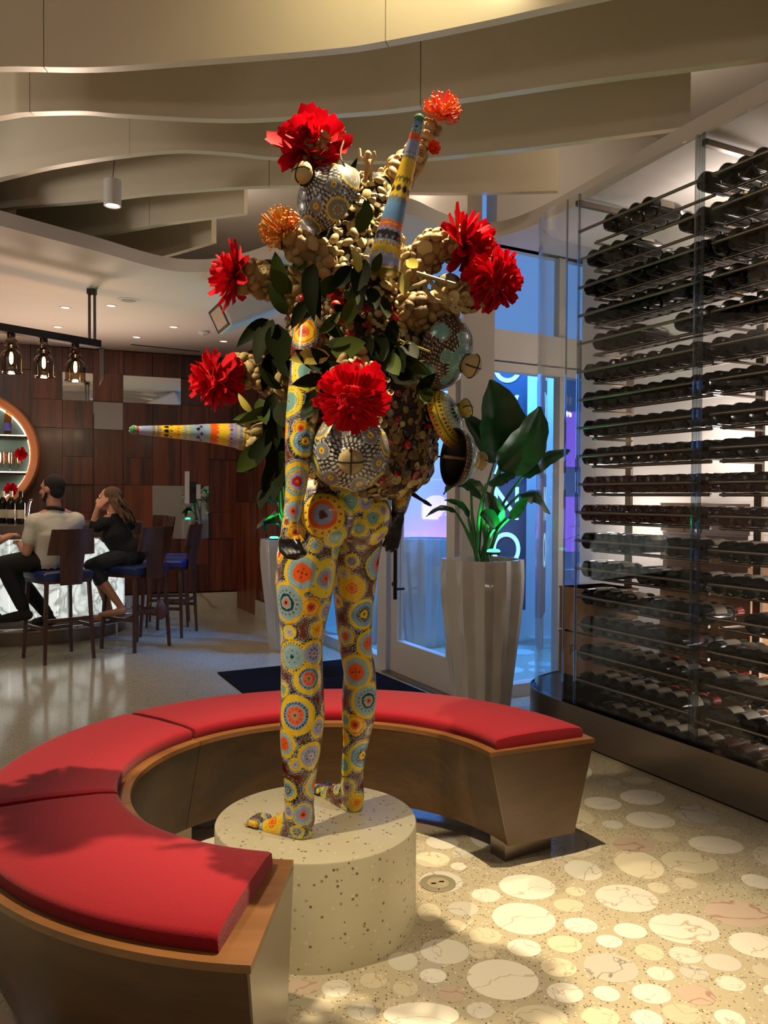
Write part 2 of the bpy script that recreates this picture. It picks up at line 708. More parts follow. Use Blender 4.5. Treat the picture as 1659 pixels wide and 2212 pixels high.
mb = MB()
mb.prism([(-9, -3.5), (8, -3.5), (8, 16), (-9, 16)], -0.1, 0.0)
FLOOR = struct('floor', mb, M['floor'])

# --- round stone slices set in the terrazzo
crop7 = [(125,715,78,37),(350,668,152,68),(613,695,55,25),(330,840,170,87),(575,770,82,36),(640,878,90,42),(890,730,165,75),(120,935,87,45),(333,1000,92,48),(553,980,92,47),(910,908,88,42),(1200,895,183,85),(1235,535,150,60),(1495,815,170,75),(1590,985,135,70),(215,1170,193,110),(520,1107,95,52),(805,1108,145,80),(1015,1025,75,45),(1210,1040,85,45),(1410,1080,98,48),(1075,1142,72,40),(1257,1135,75,40),(1455,1195,78,42),(555,1245,97,55),(780,1250,72,42),(1025,1250,103,55),(1270,1255,102,57),(95,1340,75,45),(420,1385,150,75),(745,1375,105,55),(1000,1385,85,50),(1195,1360,107,55),(1450,1385,78,50),(1375,440,142,48),(1020,305,128,45),(1440,365,70,25),(955,545,125,78),(760,215,100,35),(950,90,80,18),(1065,675,58,30),(795,965,70,35),(925,440,110,40),(1210,650,60,30),(1600,640,80,40),(1640,1130,60,40)]
crop6 = [(775,760,60,52),(950,742,78,37),(905,830,58,32),(855,960,125,65),(640,1010,75,50),(795,1085,68,37),(655,1150,65,42),(890,1180,70,40),(735,1285,195,65),(490,1110,70,40),(300,1150,75,45),(160,1270,140,80),(130,1140,90,40),(1045,960,70,40),(430,1270,75,45),(925,525,40,20),(790,490,90,40)]
stones = []


def add_stone_px(cx, cy, rx, ry):
    c = Zp(cx, cy)
    a = abs(Zp(cx + rx, cy).x - c.x)
    b = (Zp(cx, cy - ry).y - Zp(cx, cy + ry).y) / 2
    stones.append((c.x, c.y, a, min(b, a * 1.5)))


for q in crop7:
    add_stone_px(1000 + q[0] / 2.517, 1650 + q[1] / 2.517, q[2] / 2.517, q[3] / 2.517)
for q in crop6:
    add_stone_px(600 + q[0] / 2.37, 1650 + q[1] / 2.37, q[2] / 2.37, q[3] / 2.37)
n_hand = len(stones)


def inside_floor(x, y, r):
    if y < 1.85 or y > 10.2 or abs(x / y + 0.0) > 0.53:
        return 0
    if math.hypot(x + 0.19, y - 2.78) < 0.36 + r:
        return 0
    p = Vector((x, y))
    if (p - G1).dot(N_G) > -0.12 - r and y < 6:
        return 0
    if (p - PB).dot(N_E) < 0.1 + r and x < 0.8:
        return 0
    if (p - PQ).dot(N_W) < 0.1 + r:
        return 0
    if (p - PB).dot(N_B) < 0.2 + r:
        return 0
    if x < -2.6 - 0.3 * (y - 7.3) and y > 7.3:
        return 0
    return 1


tries = 0
cand = np.array([(0, 0, 0.0)])
cand = np.array([(s_[0], s_[1], max(s_[2], s_[3])) for s_ in stones])
rad_list = sorted([0.045 + 0.14 * abs(RNG.normal(0, 0.42)) for _ in range(900)], reverse=True)
rad_list = [min(r_, 0.19) for r_ in rad_list]
extra = []
for r_ in rad_list:
    for k in range(14):
        y = 1.9 + 8.3 * RNG.random() ** 0.8
        x = (RNG.random() - 0.5) * 1.02 * y
        if not inside_floor(x, y, r_):
            continue
        if x > 0.1 and y < 3.0 and x * 1745 / y > -300 and y < 2.9 and RNG.random() < 0.6:
            continue
        d = np.hypot(cand[:, 0] - x, cand[:, 1] - y) - cand[:, 2] - r_
        if d.min() > 0.012:
            cand = np.vstack([cand, (x, y, r_)])
            extra.append((x, y, r_, r_ * RNG.uniform(0.8, 1.0)))
            break
extra.sort(key=lambda q: -(q[2] * q[3]) / q[1] ** 3)
stones += extra
dm = MB()
dm.prism([(math.cos(2 * PI * i / 26), math.sin(2 * PI * i / 26)) for i in range(26)], -0.0012, 0.0006)
disc = {}
for k in ('a', 'b', 'c', 'd'):
    me = dm.mesh('stone_' + k)
    me.materials.append(M['stone_' + k])
    disc[k] = me
rest = MB()
for i, (x, y, a, b) in enumerate(stones):
    k = random.choices('abcd', (5, 4, 1, 2))[0]
    if i < 300:
        o = link('stone', disc[k], FLOOR, None, (x, y, 0))
        o.scale = (a, b, 1)
        if i >= n_hand:
            o.rotation_euler = (0, 0, random.random() * 3)
    else:
        rest.cur = 'abcd'.index(k)
        rest.prism([(x + a * math.cos(2 * PI * j / 18), y + b * math.sin(2 * PI * j / 18)) for j in range(18)], -0.0012, 0.0006)
for j in range(150):           # the paving outside the glass
    x, y = RNG.uniform(0, 3.4), RNG.uniform(5.8, 8.6)
    p = Vector((x, y))
    if (p - PB).dot(N_E) > -0.3 or (x > 0.7 and (p - PQ).dot(N_W) > -0.3):
        continue
    r_ = RNG.uniform(0.06, 0.13)
    d = np.hypot(cand[:, 0] - x, cand[:, 1] - y) - cand[:, 2] - r_
    if d.min() > 0.02:
        cand = np.vstack([cand, (x, y, r_)])
        rest.cur = j % 2
        rest.prism([(x + r_ * math.cos(2 * PI * q / 18), y + r_ * math.sin(2 * PI * q / 18)) for q in range(18)], -0.0012, 0.0006)
rest.build('small_stones', [M['stone_' + k] for k in 'abcd'], FLOOR, kind='stuff')

# --- ceilings
ROOM = [Vector((-8, -3)), Vector((4.2, -3)), Vector((4.2, 7.63)), Wn(0.0), E_(5.42), PB, W_A]
mb = MB()
mb.prism(ROOM, CEI, CEI + 0.1)
struct('ceiling', mb, M['ceil'])
edge = [(-6.0, -0.6), (-4.7, 2.2), (-3.4, 4.2), (-2.52, 5.32), (-2.1, 5.83), (-1.74, 6.3), (-1.43, 6.38), (-1.11, 6.23), (-0.78, 5.91), (-0.41, 5.42), (-0.1, 5.08), (0.13, 5.05), (0.34, 5.28), (0.53, 5.46), (0.74, 5.48), (0.91, 5.32), (1.12, 4.92), (1.48, 4.06), (1.71, 3.58), (2.4, 2.2), (3.0, 0.6), (3.2, -1.5)]
ec = [Vector((p.x, p.y)) for p in crom([(a, b, 0) for a, b in edge], 6)]
poly = ec + [Vector((4.2, -1.5)), Vector((4.2, 7.63)), Wn(0.0), E_(5.42), PB, W_A, Vector((-8, -0.6))]
mb = MB()
mb.prism(poly, SOF, LIP)
struct('ceiling_low', mb, M['ceil'])

# --- wavy hanging baffles
fins = [
    ('nearest to the viewer, above the sculpture', [(-4.6, 3.3), (-3.2, 3.75), (-2.4, 3.86), (-1.81, 3.81), (-1.37, 3.81), (-0.93, 3.75), (-0.28, 3.65), (-0.01, 3.58), (0.4, 3.43), (0.77, 3.28), (1.4, 3.05), (2.2, 2.95)], (-1.6, -0.005)),
    ('with a shallow wave, just behind the nearest one', [(-5.0, 4.1), (-3.6, 4.2), (-2.6, 4.45), (-2.04, 4.3), (-1.9, 4.26), (-1.59, 4.24), (-1.39, 4.27), (-0.88, 4.32), (-0.51, 4.29), (-0.01, 4.21), (0.34, 4.1), (0.96, 3.9), (1.4, 3.78), (1.95, 3.62)], (-1.86, 0.175)),
    ('with a deep wave, behind the white pendant spot', [(-3.6, 5.35), (-2.9, 5.35), (-2.43, 5.13), (-2.07, 4.96), (-1.62, 4.8), (-1.23, 4.71), (-0.9, 4.74), (-0.64, 4.8), (-0.01, 4.84), (0.66, 4.69), (0.98, 4.59), (1.63, 4.37)], (-1.5, -0.6)),
    ('ending square above the corner window', [(-3.2, 5.95), (-2.69, 5.68), (-2.04, 5.53), (-1.47, 5.36), (-0.64, 5.23), (0.11, 5.33), (0.63, 5.33), (1.12, 5.29)], (-0.75,)),
    ('short one ending square behind the painted head', [(-3.0, 6.6), (-2.23, 6.25), (-1.6, 5.96), (-1.0, 5.74)], (-1.75,)),
    ('shortest and farthest one over the low ceiling edge', [(-2.6, 7.25), (-1.89, 6.8), (-1.37, 6.39)], (-1.6,)),
]
for lab, pts, cuts in fins:
    c = crom([(a, b, 0) for a, b in pts], 7)
    root = empty('ceiling_baffle', (c[0].x, c[0].y, 3.42), 0, 'wavy white ceiling baffle ' + lab, 'ceiling baffle', 'wavy white ceiling baffles')
    lim = [-99] + list(cuts) + [99]
    for k in range(len(lim) - 1):
        seg = [p for p in c if lim[k] <= p.x <= lim[k + 1]]
        if len(seg) < 2:
            continue
        i0, i1 = c.index(seg[0]), c.index(seg[-1])
        if i1 + 1 < len(c):
            a, b = c[i1], c[i1 + 1]
            t = (lim[k + 1] - 0.004 - a.x) / (b.x - a.x)
            seg = seg + [a + (b - a) * max(t, 0.0)]
        if i0 > 0:
            a, b = c[i0 - 1], c[i0]
            t = (lim[k] - a.x) / (b.x - a.x)
            seg = [a + (b - a) * min(t, 0.999)] + seg
        L_, R_ = [], []
        for i, p in enumerate(seg):
            d = (seg[min(i + 1, len(seg) - 1)] - seg[max(i - 1, 0)]).normalized()
            n = Vector((-d.y, d.x, 0))
            L_.append(p + n * 0.05)
            R_.append(p)
        mb = MB()
        vs, fs = [], []
        for z in (3.42, CEI - 0.002):
            for p in R_:
                vs.append((p.x, p.y, z))
            for p in L_:
                vs.append((p.x, p.y, z))
        m_ = len(seg)
        for i in range(m_ - 1):
            fs += [(i, i + 1, 2 * m_ + i + 1, 2 * m_ + i), (m_ + i + 1, m_ + i, 3 * m_ + i, 3 * m_ + i + 1), (m_ + i, m_ + i + 1, i + 1, i), (2 * m_ + i, 2 * m_ + i + 1, 3 * m_ + i + 1, 3 * m_ + i)]
        fs += [(0, 2 * m_, 3 * m_, m_), (m_ - 1, 2 * m_ - 1, 4 * m_ - 1, 3 * m_ - 1)]
        mb.add(vs, fs)
        mb.build('panel', M['fin'], root, origin=root.location, smooth=35)

# --- walls that close the room
mb = MB(); solid_bar(mb, Vector((-8, -3)), Vector((4.2, -3)), 0, CEI, 0.1); struct('wall_back', mb, M['wallw'])
mb = MB(); solid_bar(mb, Vector((-8, -3)), Vector((-8, 8.1)), 0, CEI, 0.1); struct('wall_left', mb, M['wallw'])
mb = MB(); solid_bar(mb, Vector((4.2, -3)), Vector((4.2, 7.63)), 0, CEI, 0.1); struct('wall_right', mb, M['wallw'])
mb = MB()
solid_bar(mb, Wn(0.0), Wn(4.0), SOF, CEI, 0.12)
solid_bar(mb, E_(0), E_(5.45), SOF, CEI, 0.12)
solid_bar(mb, PB, W_A, SOF, CEI, 0.12)
struct('wall_header', mb, M['ceil'])

# --- bar wall: rosewood blocks of uneven depth, mirrors set among them
mb = MB(); solid_bar(mb, Bw(-0.05, -0.12), Bw(6.6, -0.12), 0, SOF, 0.1)
WALLB = struct('wall_bar', mb, M['panel'])
CW, CH = 0.345, 0.335
bm = Matrix(((U_B.x, N_B.x, 0, 0), (U_B.y, N_B.y, 0, 0), (0, 0, 1, 0), (0, 0, 0, 1)))


def block(name, mat, parent, c0, c1, z0, z1, depth, label=None):
    mb = MB()
    a = Bw(c1, 0)
    b = Bw(c0, 0)
    mb.box((0, 0, 0), (c1 - c0 - 0.004, depth + 0.07, z1 - z0 - 0.004))
    o = mb.build(name, mat, parent, label=label)
    m_ = (a + b) / 2 + N_B * (depth / 2 - 0.035)
    o.matrix_local = Matrix.Translation((m_.x, m_.y, (z0 + z1) / 2)) @ bm
    return o


Z0 = 0.21
ZROW = [Z0 + CH * i for i in range(10)]
ZROW[9] = SOF
mir = {}
for col in range(19):
    c0 = 0.04 + col * CW
    r = 0
    while r < 9:
        h = 1
        key = (col, r)
        if col in (1, 2) and 2 <= r <= 3:      # tall mirror
            r += 2
            continue
        if (col, r) in ((5, 7), (3, 7), (2, 7), (4, 6)):   # small mirrors
            r += 1
            continue
        if RNG.random() < 0.45 and r < 8 and not (col in (1, 2) and r + 1 in (2, 3)) and (col, r + 1) not in ((5, 7), (3, 7), (2, 7), (4, 6)):
            h = 2
        if col > 8:
            h = 9 - r
        block('panel', M['panel'], WALLB, c0, c0 + CW, ZROW[r], ZROW[min(r + h, 9)], RNG.choice([0.012, 0.03, 0.045, 0.06]) if col <= 8 else 0.02 + 0.02 * RNG.random())
        r += h
for (ca, cb, ra, rb, lab) in ((5, 6, 7, 8, 'small square mirror tile'), (2, 4, 7, 8, 'wide mirror tile'), (4, 5, 6, 7, 'square mirror tile below the others'), (1, 3, 2, 4, 'tall mirror panel')):
    block('mirror', M['mirror'], WALLB, 0.04 + ca * CW, 0.04 + cb * CW, ZROW[ra], ZROW[rb], 0.02, lab)
mb = MB(); solid_bar(mb, Bw(0, 0.07), Bw(4.2, 0.07), 0, 0.2, 0.03); struct('baseboard_bar', mb, M['stone_b'])

# --- entrance wall
mb = MB(); solid_bar(mb, E_(0, -0.06), E_(2.6, -0.06), 0, SOF, 0.1)
WALLE = struct('wall_entrance', mb, M['panel'])
em = Matrix(((U_E.x, N_E.x, 0, 0), (U_E.y, N_E.y, 0, 0), (0, 0, 1, 0), (0, 0, 0, 1)))
t = 0.0
k = 0
while t < 2.55:
    w_ = [0.86, 0.13, 0.2, 0.32, 0.28, 0.36, 0.45][k % 7]
    w_ = min(w_, 2.6 - t)
    for (z0, z1) in ((0.0 if k == 0 else 0.2, 1.35), (1.35, 2.2), (2.2, SOF)):
        mb = MB(); mb.box((0, 0, 0), (w_ - 0.004, 0.06, z1 - z0 - 0.004))
        o = mb.build('panel', M['panel'], WALLE)
        c_ = E_(t + w_ / 2, 0.0 if k % 2 else 0.014)
        o.matrix_local = Matrix.Translation((c_.x, c_.y, (z0 + z1) / 2)) @ em
    t += w_
    k += 1
mb = MB(); solid_bar(mb, E_(0.87, 0.045), E_(2.6, 0.045), 0, 0.19, 0.03); struct('baseboard_entrance', mb, M['stone_b'])


def frame_part(name, root, a, b, z0, z1, thick, mat='frame', label=None):
    mb = MB(); solid_bar(mb, a, b, z0, z1, thick)
    return mb.build(name, M[mat], root, label=label)


def pane_part(root, a, b, z0, z1, name='pane'):
    mb = MB(); solid_bar(mb, a, b, z0, z1, 0.008)
    return mb.build(name, M['pane'], root)


def window(n):
    r = bpy.data.objects.new('window_%d' % n, None)
    COL.objects.link(r)
    return tag(r, kind='structure')


TR0, TR1 = 2.38, 2.59
w1 = window(1)
frame_part('jamb', w1, E_(2.6), E_(2.73), 0, TR0, 0.12)
frame_part('jamb', w1, E_(4.12), E_(4.28), 0, TR0, 0.12)
frame_part('bottom_rail', w1, E_(2.73), E_(4.12), 0, 0.1, 0.1)
frame_part('top_rail', w1, E_(2.73), E_(4.12), 2.3, TR0, 0.1)
pane_part(w1, E_(2.73), E_(4.12), 0.1, 2.3)
d1 = tag(bpy.data.objects.new('door_1', None), kind='structure')
COL.objects.link(d1)
frame_part('stile', d1, E_(4.30), E_(4.41), 0.015, TR0 - 0.03, 0.06)
frame_part('stile', d1, E_(5.16), E_(5.27), 0.015, TR0 - 0.03, 0.06)
frame_part('bottom_rail', d1, E_(4.41), E_(5.16), 0.015, 0.27, 0.06)
frame_part('top_rail', d1, E_(4.41), E_(5.16), 2.2, TR0 - 0.03, 0.06)
pane_part(d1, E_(4.41), E_(5.16), 0.27, 2.2)
mb = MB()
h0, h1 = E_(4.53, 0.11), E_(4.53, 0.03)
mb.tube([v3(h0, 0.62), v3(h0, 1.75)], 0.016, 10)
for z in (0.7, 1.67):
    mb.tube([v3(h1, z), v3(h0, z)], 0.01, 8)
mb.build('pull_handle', M['darkmetal'], d1, smooth=40)
for z in (0.72, 1.02):
    mb = MB(); p = E_(4.36, 0.031); q = E_(4.36, 0.045)
    mb.tube([v3(p, z), v3(q, z)], 0.017, 12)
    mb.build('lock_cylinder', M['darkmetal'], d1, smooth=40)
frame_part('trim_1', None, E_(4.28), E_(5.34), 0.0, 0.014, 0.2, 'steel')['kind'] = 'structure'
w2 = window(2)
frame_part('transom', w2, E_(2.6), E_(5.36), TR0, TR1, 0.14)
frame_part('mullion', w2, E_(4.12), E_(4.28), TR1, SOF, 0.1)
frame_part('jamb', w2, E_(2.6), E_(2.73), TR1, SOF, 0.1)
pane_part(w2, E_(2.73), E_(4.12), TR1, SOF)
pane_part(w2, E_(4.28), E_(5.36), TR1, SOF)
mb = MB(); pc = E_(5.42, -0.05)
mb.box((pc.x, pc.y, SOF / 2), (0.21, 0.2, SOF))
struct('pillar', mb, M['frame'])
w3 = window(3)
frame_part('transom', w3, Wn(-0.1), Wn(4.0), TR0, TR1, 0.14)
frame_part('glazing_bar', w3, Wn(-0.1), Wn(4.0), TR0 - 0.07, TR0 - 0.01, 0.1)
frame_part('bottom_rail', w3, Wn(-0.05), Wn(4.0), 0, 0.09, 0.1)
ss = [-0.03, 0.63, 1.5, 2.4, 3.2, 4.0]
for s_ in ss[1:-1]:
    frame_part('mullion', w3, Wn(s_ - 0.022), Wn(s_ + 0.022), 0.09, TR0, 0.07)
frame_part('mullion', w3, Wn(0.63 - 0.03), Wn(0.63 + 0.03), TR1, SOF, 0.06)
for a, b in zip(ss[:-1], ss[1:]):
    pane_part(w3, Wn(a + 0.02), Wn(b - 0.02), 0.09, TR0 - 0.07)
pane_part(w3, Wn(-0.03), Wn(0.6), TR1, SOF)
pane_part(w3, Wn(0.66), Wn(4.0), TR1, SOF)

# --- back wall of the wine case
mb = MB(); solid_bar(mb, Gp(-3.0, 0.9), Gp(1.84, 0.9), 0, SOF, 0.06); struct('wall_cellar', mb, M['wallw'])

# --- outside: blue lit wall
mb = MB(); solid_bar(mb, Vector((-0.92, 9.0)), Vector((1.80, 8.35)), 0, 3.0, 0.2)
struct('wall_outside', mb, M['wallw'])
spot('blue_lamp', (0.1, 7.2, 3.7), (0.2, 8.4, 1.0), 760, BLUE, 120, 0.6, 0.12)
spot('blue_lamp', (1.5, 6.9, 3.7), (1.5, 8.3, 1.2), 700, BLUE, 120, 0.6, 0.12)
spot('purple_lamp', (0.55, 8.15, 0.25), (0.55, 8.7, 1.7), 170, (0.36, 0.1, 1.0), 80, 0.6, 0.05)

# ================================================================== BENCH AND PEDESTAL
BC = Vector((-0.19, 2.78))
bench = empty('curved_bench', (BC.x, BC.y, 0), 0, 'large C-shaped walnut bench with red felt cushions around the round stone plinth', 'bench')
BH = 0.455


def arc(a0, a1, r, n):
    return [(r * math.cos(math.radians(a0 + (a1 - a0) * i / n)), r * math.sin(math.radians(a0 + (a1 - a0) * i / n))) for i in range(n + 1)]


def arc_solid(mb, a0, a1, prof, n=28, end_pad=0.0):
    """sweep the closed (radius, height) profile along the arc"""
    k = len(prof)
    vs, fs = [], []
    for i in range(n + 1):
        a = math.radians(a0 + (a1 - a0) * i / n)
        for (r, z) in prof:
            vs.append((r * math.cos(a), r * math.sin(a), z))
    for i in range(n):
        for j in range(k):
            fs.append((i * k + j, i * k + (j + 1) % k, (i + 1) * k + (j + 1) % k, (i + 1) * k + j))
    fs.append(tuple(range(k)))
    fs.append(tuple(n * k + j for j in reversed(range(k))))
    return mb.add(vs, fs)


A0, A1, A2, A3, A4 = 24.0, 84.0, 144.0, 203.0, 265.6
for a0, a1 in ((A0, A2), (A2, A3), (A3, A4)):
    mb = MB()
    arc_solid(mb, a0 + (0.1 if a0 > A0 else 0), a1 - (0.1 if a1 < A4 else 0), [(0.655, BH - 0.018), (0.735, 0.085), (1.045, 0.085), (1.135, BH - 0.018)], 36)
    mb.build('bench_body', M['walnut'], bench, smooth=30)
    mb = MB()
    arc_solid(mb, a0 + (0.1 if a0 > A0 else -0.45), a1 - (0.1 if a1 < A4 else -0.45), [(0.652, BH - 0.018), (1.138, BH - 0.018), (1.138, BH), (0.652, BH)], 36)
    mb.build('bench_top', M['walnut_top'], bench, smooth=30)
# wedge-shaped end boards with satin varnish
for ae, sg in ((A0, -1), (A4, 1)):
    a = math.radians(ae)
    tq = Vector((-math.sin(a), math.cos(a), 0)) * sg
    er = Vector((math.cos(a), math.sin(a), 0))
    mb = MB()
    pr_ = [(0.655, BH - 0.0185), (0.735, 0.085), (1.045, 0.085), (1.135, BH - 0.0185)]
    vs = [tuple(er * r + tq * q_ + Vector((0, 0, z))) for q_ in (0.0003, 0.006) for r, z in pr_]
    mb.add(vs, [(0, 1, 2, 3), (7, 6, 5, 4), (0, 4, 5, 1), (1, 5, 6, 2), (2, 6, 7, 3), (3, 7, 4, 0)])
    mb.build('end_board', M['walnut_satin'], bench)
cush = [(A0 + 1.2, A1 - 0.5), (A1 + 0.5, A2 - 0.7), (A2 + 0.7, A3 - 0.7), (A3 + 0.7, A4 - 3.6)]
for a0, a1 in cush:
    r0, r1, z0, z1 = 0.690, 1.105, BH, BH + 0.042
    g = 0.014
    prof = [(r0 + 0.004, z0), (r1 - 0.004, z0), (r1, z0 + g), (r1, z1 - g), (r1 - 0.3 * g, z1 - 0.3 * g), (r1 - g, z1), (r1 - 0.06, z1 + 0.006), ((r0 + r1) / 2, z1 + 0.010), (r0 + 0.06, z1 + 0.006), (r0 + g, z1), (r0 + 0.3 * g, z1 - 0.3 * g), (r0, z1 - g), (r0, z0 + g)]
    k = len(prof)
    n = 34
    vs, fs = [], []
    angs = []
    for i in range(n + 1):
        t_ = i / n
        angs.append(a0 + (a1 - a0) * t_)
    rows = [(angs[0], 0.0, 0.55), (angs[0] + 0.15, 0.0, 0.9)] + [(a, 0.0, 1.0) for a in [angs[0] + 1.0] + angs[1:-1] + [angs[-1] - 1.0]] + [(angs[-1] - 0.15, 0, 0.9), (angs[-1], 0, 0.55)]
    for (a, _, hs_) in rows:
        a = math.radians(a)
        for (r, z) in prof:
            zz = z0 + (z - z0) * hs_
            vs.append((r * math.cos(a), r * math.sin(a), zz))
    m_ = len(rows)
    for i in range(m_ - 1):
        for j in range(k):
            fs.append((i * k + j, i * k + (j + 1) % k, (i + 1) * k + (j + 1) % k, (i + 1) * k + j))
    fs.append(tuple(range(k)))
    fs.append(tuple((m_ - 1) * k + j for j in reversed(range(k))))
    mb = MB().add(vs, fs)
    mb.build('cushion', M['felt'], bench, smooth=50)
for a in (31, 84, 144, 203, 258):
    mb = MB()
    c, s_ = math.cos(math.radians(a)), math.sin(math.radians(a))
    m_ = Matrix(((c, -s_, 0, 0), (s_, c, 0, 0), (0, 0, 1, 0), (0, 0, 0, 1)))
    mb.box((0.875 * c, 0.875 * s_, 0.044), (0.24, 0.09, 0.088), m_)
    mb.build('foot', M['steel'], bench)

PEDR, PEDH, PEDC = 0.337, 0.334, Vector((-0.222, 2.708))
M['pedestal'] = terrazzo('terrazzo_plinth', srgb(196, 188, 160), [srgb(208, 202, 184), srgb(150, 132, 104), srgb(168, 152, 120), srgb(120, 104, 84)], 0.45, 88, 0.86)
mb = MB()
mb.lathe([(PEDR, 0), (PEDR, PEDH - 0.006), (PEDR - 0.002, PEDH - 0.002), (PEDR - 0.006, PEDH)], 96)
tag(mb.build('stone_plinth', M['pedestal'], None, smooth=30), 'round speckled stone plinth under the painted sculpture', 'plinth').location = (PEDC.x, PEDC.y, 0)

# ================================================================== WINE CASE
M['caseblack'] = pmat('case_floor_black', srgb(14, 13, 13), 0.15, var=0.1, scale=20)
M['bottle'] = pmat('bottle_glass_dark', srgb(10, 11, 9), 0.12, var=0.2, scale=8, spec=0.4, obj_var=0.5)
M['bottle_red_reflection'] = pmat('bottle_glass_reflecting_red', srgb(60, 10, 12), 0.08, var=0.2, scale=8, spec=0.6, coat=0.3, obj_var=0.4)  # dark bottles with red reflections put into the glass colour
M['label'] = pmat('label_cream', srgb(190, 180, 158), 0.7, var=0.1, scale=40, obj_var=0.25)
M['label_dk'] = pmat('label_wine_red', srgb(96, 34, 36), 0.6, var=0.1, scale=40, obj_var=0.2)
M['cap_black'] = pmat('capsule_black', srgb(22, 20, 22), 0.3, var=0.1, scale=30)
M['cap_red'] = pmat('capsule_red', srgb(150, 32, 34), 0.35, var=0.1, scale=30)
M['cap_gold'] = pmat('capsule_gold', srgb(196, 172, 96), 0.3, 0.6, var=0.1, scale=30)
M['carton'] = pmat('carton_brown', srgb(150, 112, 82), 0.85, var=0.1, scale=14, bump=0.1)
M['crate'] = wood('crate_pine', srgb(176, 134, 92), srgb(208, 170, 124), 'x', 8, 0.6, 0.1, 0.0, 0.6)
M['paper'] = pmat('paper_white', srgb(214, 206, 200), 0.8, var=0.05, scale=10)
M['ink'] = pmat('ink_brown', srgb(52, 38, 34), 0.8, var=0.05, scale=10)

case = empty('wine_cabinet', (1.1, 4.8, 0), 0, 'tall glass wine cabinet with rounded corner glass on a brushed steel plinth', 'wine cabinet')
CO = case.location.copy()
curve_pts = [Gp(0.86), Gp(0.98), Vector((1.000, 4.98)), Vector((0.982, 5.13)), Vector((1.01, 5.27)), Vector((1.10, 5.43)), Vector((1.24, 5.57)), Vector((1.5, 5.74))]
cc = [Vector((p.x, p.y)) for p in crom([(p.x, p.y, 0) for p in curve_pts], 5)]
front = [Gp(-3.0), Gp(-1.2), Gp(0.0)]


def off_path(path, d):
    out = []
    for i, p in enumerate(path):
        t_ = (path[min(i + 1, len(path) - 1)] - path[max(i - 1, 0)]).normalized()
        out.append(p + Vector((-t_.y, t_.x)) * d)
    return out


full = front + cc
mb = MB()
outer = off_path(full, 0.03)
mb.prism(outer + [Gp(1.80, 0.86), Gp(-3.0, 0.86)], 0.0, 0.215)
mb.build('plinth', M['caseblack'], case, origin=CO)


def sheet(name, path, z0, z1, th, mat, smooth=30):
    mb = MB()
    a = off_path(path, th)
    k = len(path)
    vs = [v3(p, z0) for p in path] + [v3(p, z0) for p in a] + [v3(p, z1) for p in path] + [v3(p, z1) for p in a]
    fs = []
    for i in range(k - 1):
        fs += [(i, i + 1, 2 * k + i + 1, 2 * k + i), (k + i + 1, k + i, 3 * k + i, 3 * k + i + 1), (2 * k + i, 2 * k + i + 1, 3 * k + i + 1, 3 * k + i), (k + i, k + i + 1, i + 1, i)]
    fs += [(0, 2 * k, 3 * k, k), (k - 1, 2 * k - 1, 4 * k - 1, 3 * k - 1)]
    mb.add(vs, fs)
    return mb.build(name, mat, case, origin=CO, smooth=smooth)


sheet('steel_skirt', off_path([Gp(-3.0), Gp(-1.2), Gp(0.0), Gp(0.9)], 0.032), 0.012, 0.222, 0.006, M['steel'])
sheet('steel_skirt', off_path(cc[1:], 0.032), 0.012, 0.222, 0.006, M['steel'])
mb = MB(); mb.prism(off_path(full, 0.012) + [Gp(1.70, 0.8), Gp(-3.0, 0.8)], 0.0005, 0.012); mb.build('shadow_gap', M['black'], case, origin=CO)
for a, b in ((-3.0, -1.203), (-1.197, -0.003), (0.003, 0.86)):
    sheet('glass_pane', [Gp(a), Gp(b)], 0.222, SOF - 0.002, 0.01, M['case_glass'])
sheet('glass_pane', cc[1:], 0.222, SOF - 0.002, 0.01, M['case_glass'], 60)
for s_, wd in ((-0.02, 0.012), (0.012, 0.022), (0.865, 0.012), (0.97, 0.008)):
    mb = MB()
    p = Gp(s_, -0.006)
    mb.bar(v3(p, 0.222), v3(p, SOF - 0.003), wd, 0.02)
    mb.build('acrylic_fin', M['acryl'], case, origin=CO)
for s_ in (0.915, 0.0, -0.95):
    p = Gp(s_, 0.45)
    mb = MB(); mb.bar(v3(p, 0.216), v3(p, SOF), 0.02, 0.045, up=(W_G.x, W_G.y, 0)); mb.build('rack_post', M['rail'], case, origin=CO)
    q = Gp(s_, 0.02)
    mb = MB(); mb.bar(v3(q, SOF - 0.035), v3(p, SOF - 0.035), 0.03, 0.03); mb.build('rack_arm', M['rail'], case, origin=CO)
NROW = 18
ROWZ = [2.985 - 0.1648 * i for i in range(NROW)]
for i, z in enumerate(ROWZ):
    for (sa, sb) in ((0.925, 0.035), (-0.035, -1.25)):
        for (of, dz, rr) in ((0.05, 0.0, 0.009), (0.14, -0.060, 0.009), (0.33, -0.034, 0.008)):
            mb = MB()
            a = v3(Gp(sa - (0.05 if of > 0.1 and sa > 0 else 0), of), z + dz)
            b = v3(Gp(sb, of), z + dz)
            mb.tube([a, a + (b - a).normalized() * 0.03, b], [rr * 1.25, rr, rr], 8)
            mb.build('rail', M['rail'], case, origin=CO, smooth=50)
    for s_ in (0.915, 0.0):
        mb = MB()
        mb.tube([v3(Gp(s_ - 0.02, 0.14), z - 0.06), v3(Gp(s_ - 0.02, 0.45), z - 0.06)], 0.008, 6)
        mb.build('rail_bracket', M['rail'], case, origin=CO, smooth=50)
# case lighting: strip lamps behind the rack
for s_, of_, z in ((-0.55, .7, 2.6), (0.30, .68, 2.95), (-0.5, .7, 1.3), (0.45, .6, 1.75), (1.15, .55, 1.3), (-0.4, .7, 0.55)):
    p = Gp(s_, of_)
    point('case_lamp', (p.x, p.y, z), 10, (1.0, 0.88, 0.82), 0.12)

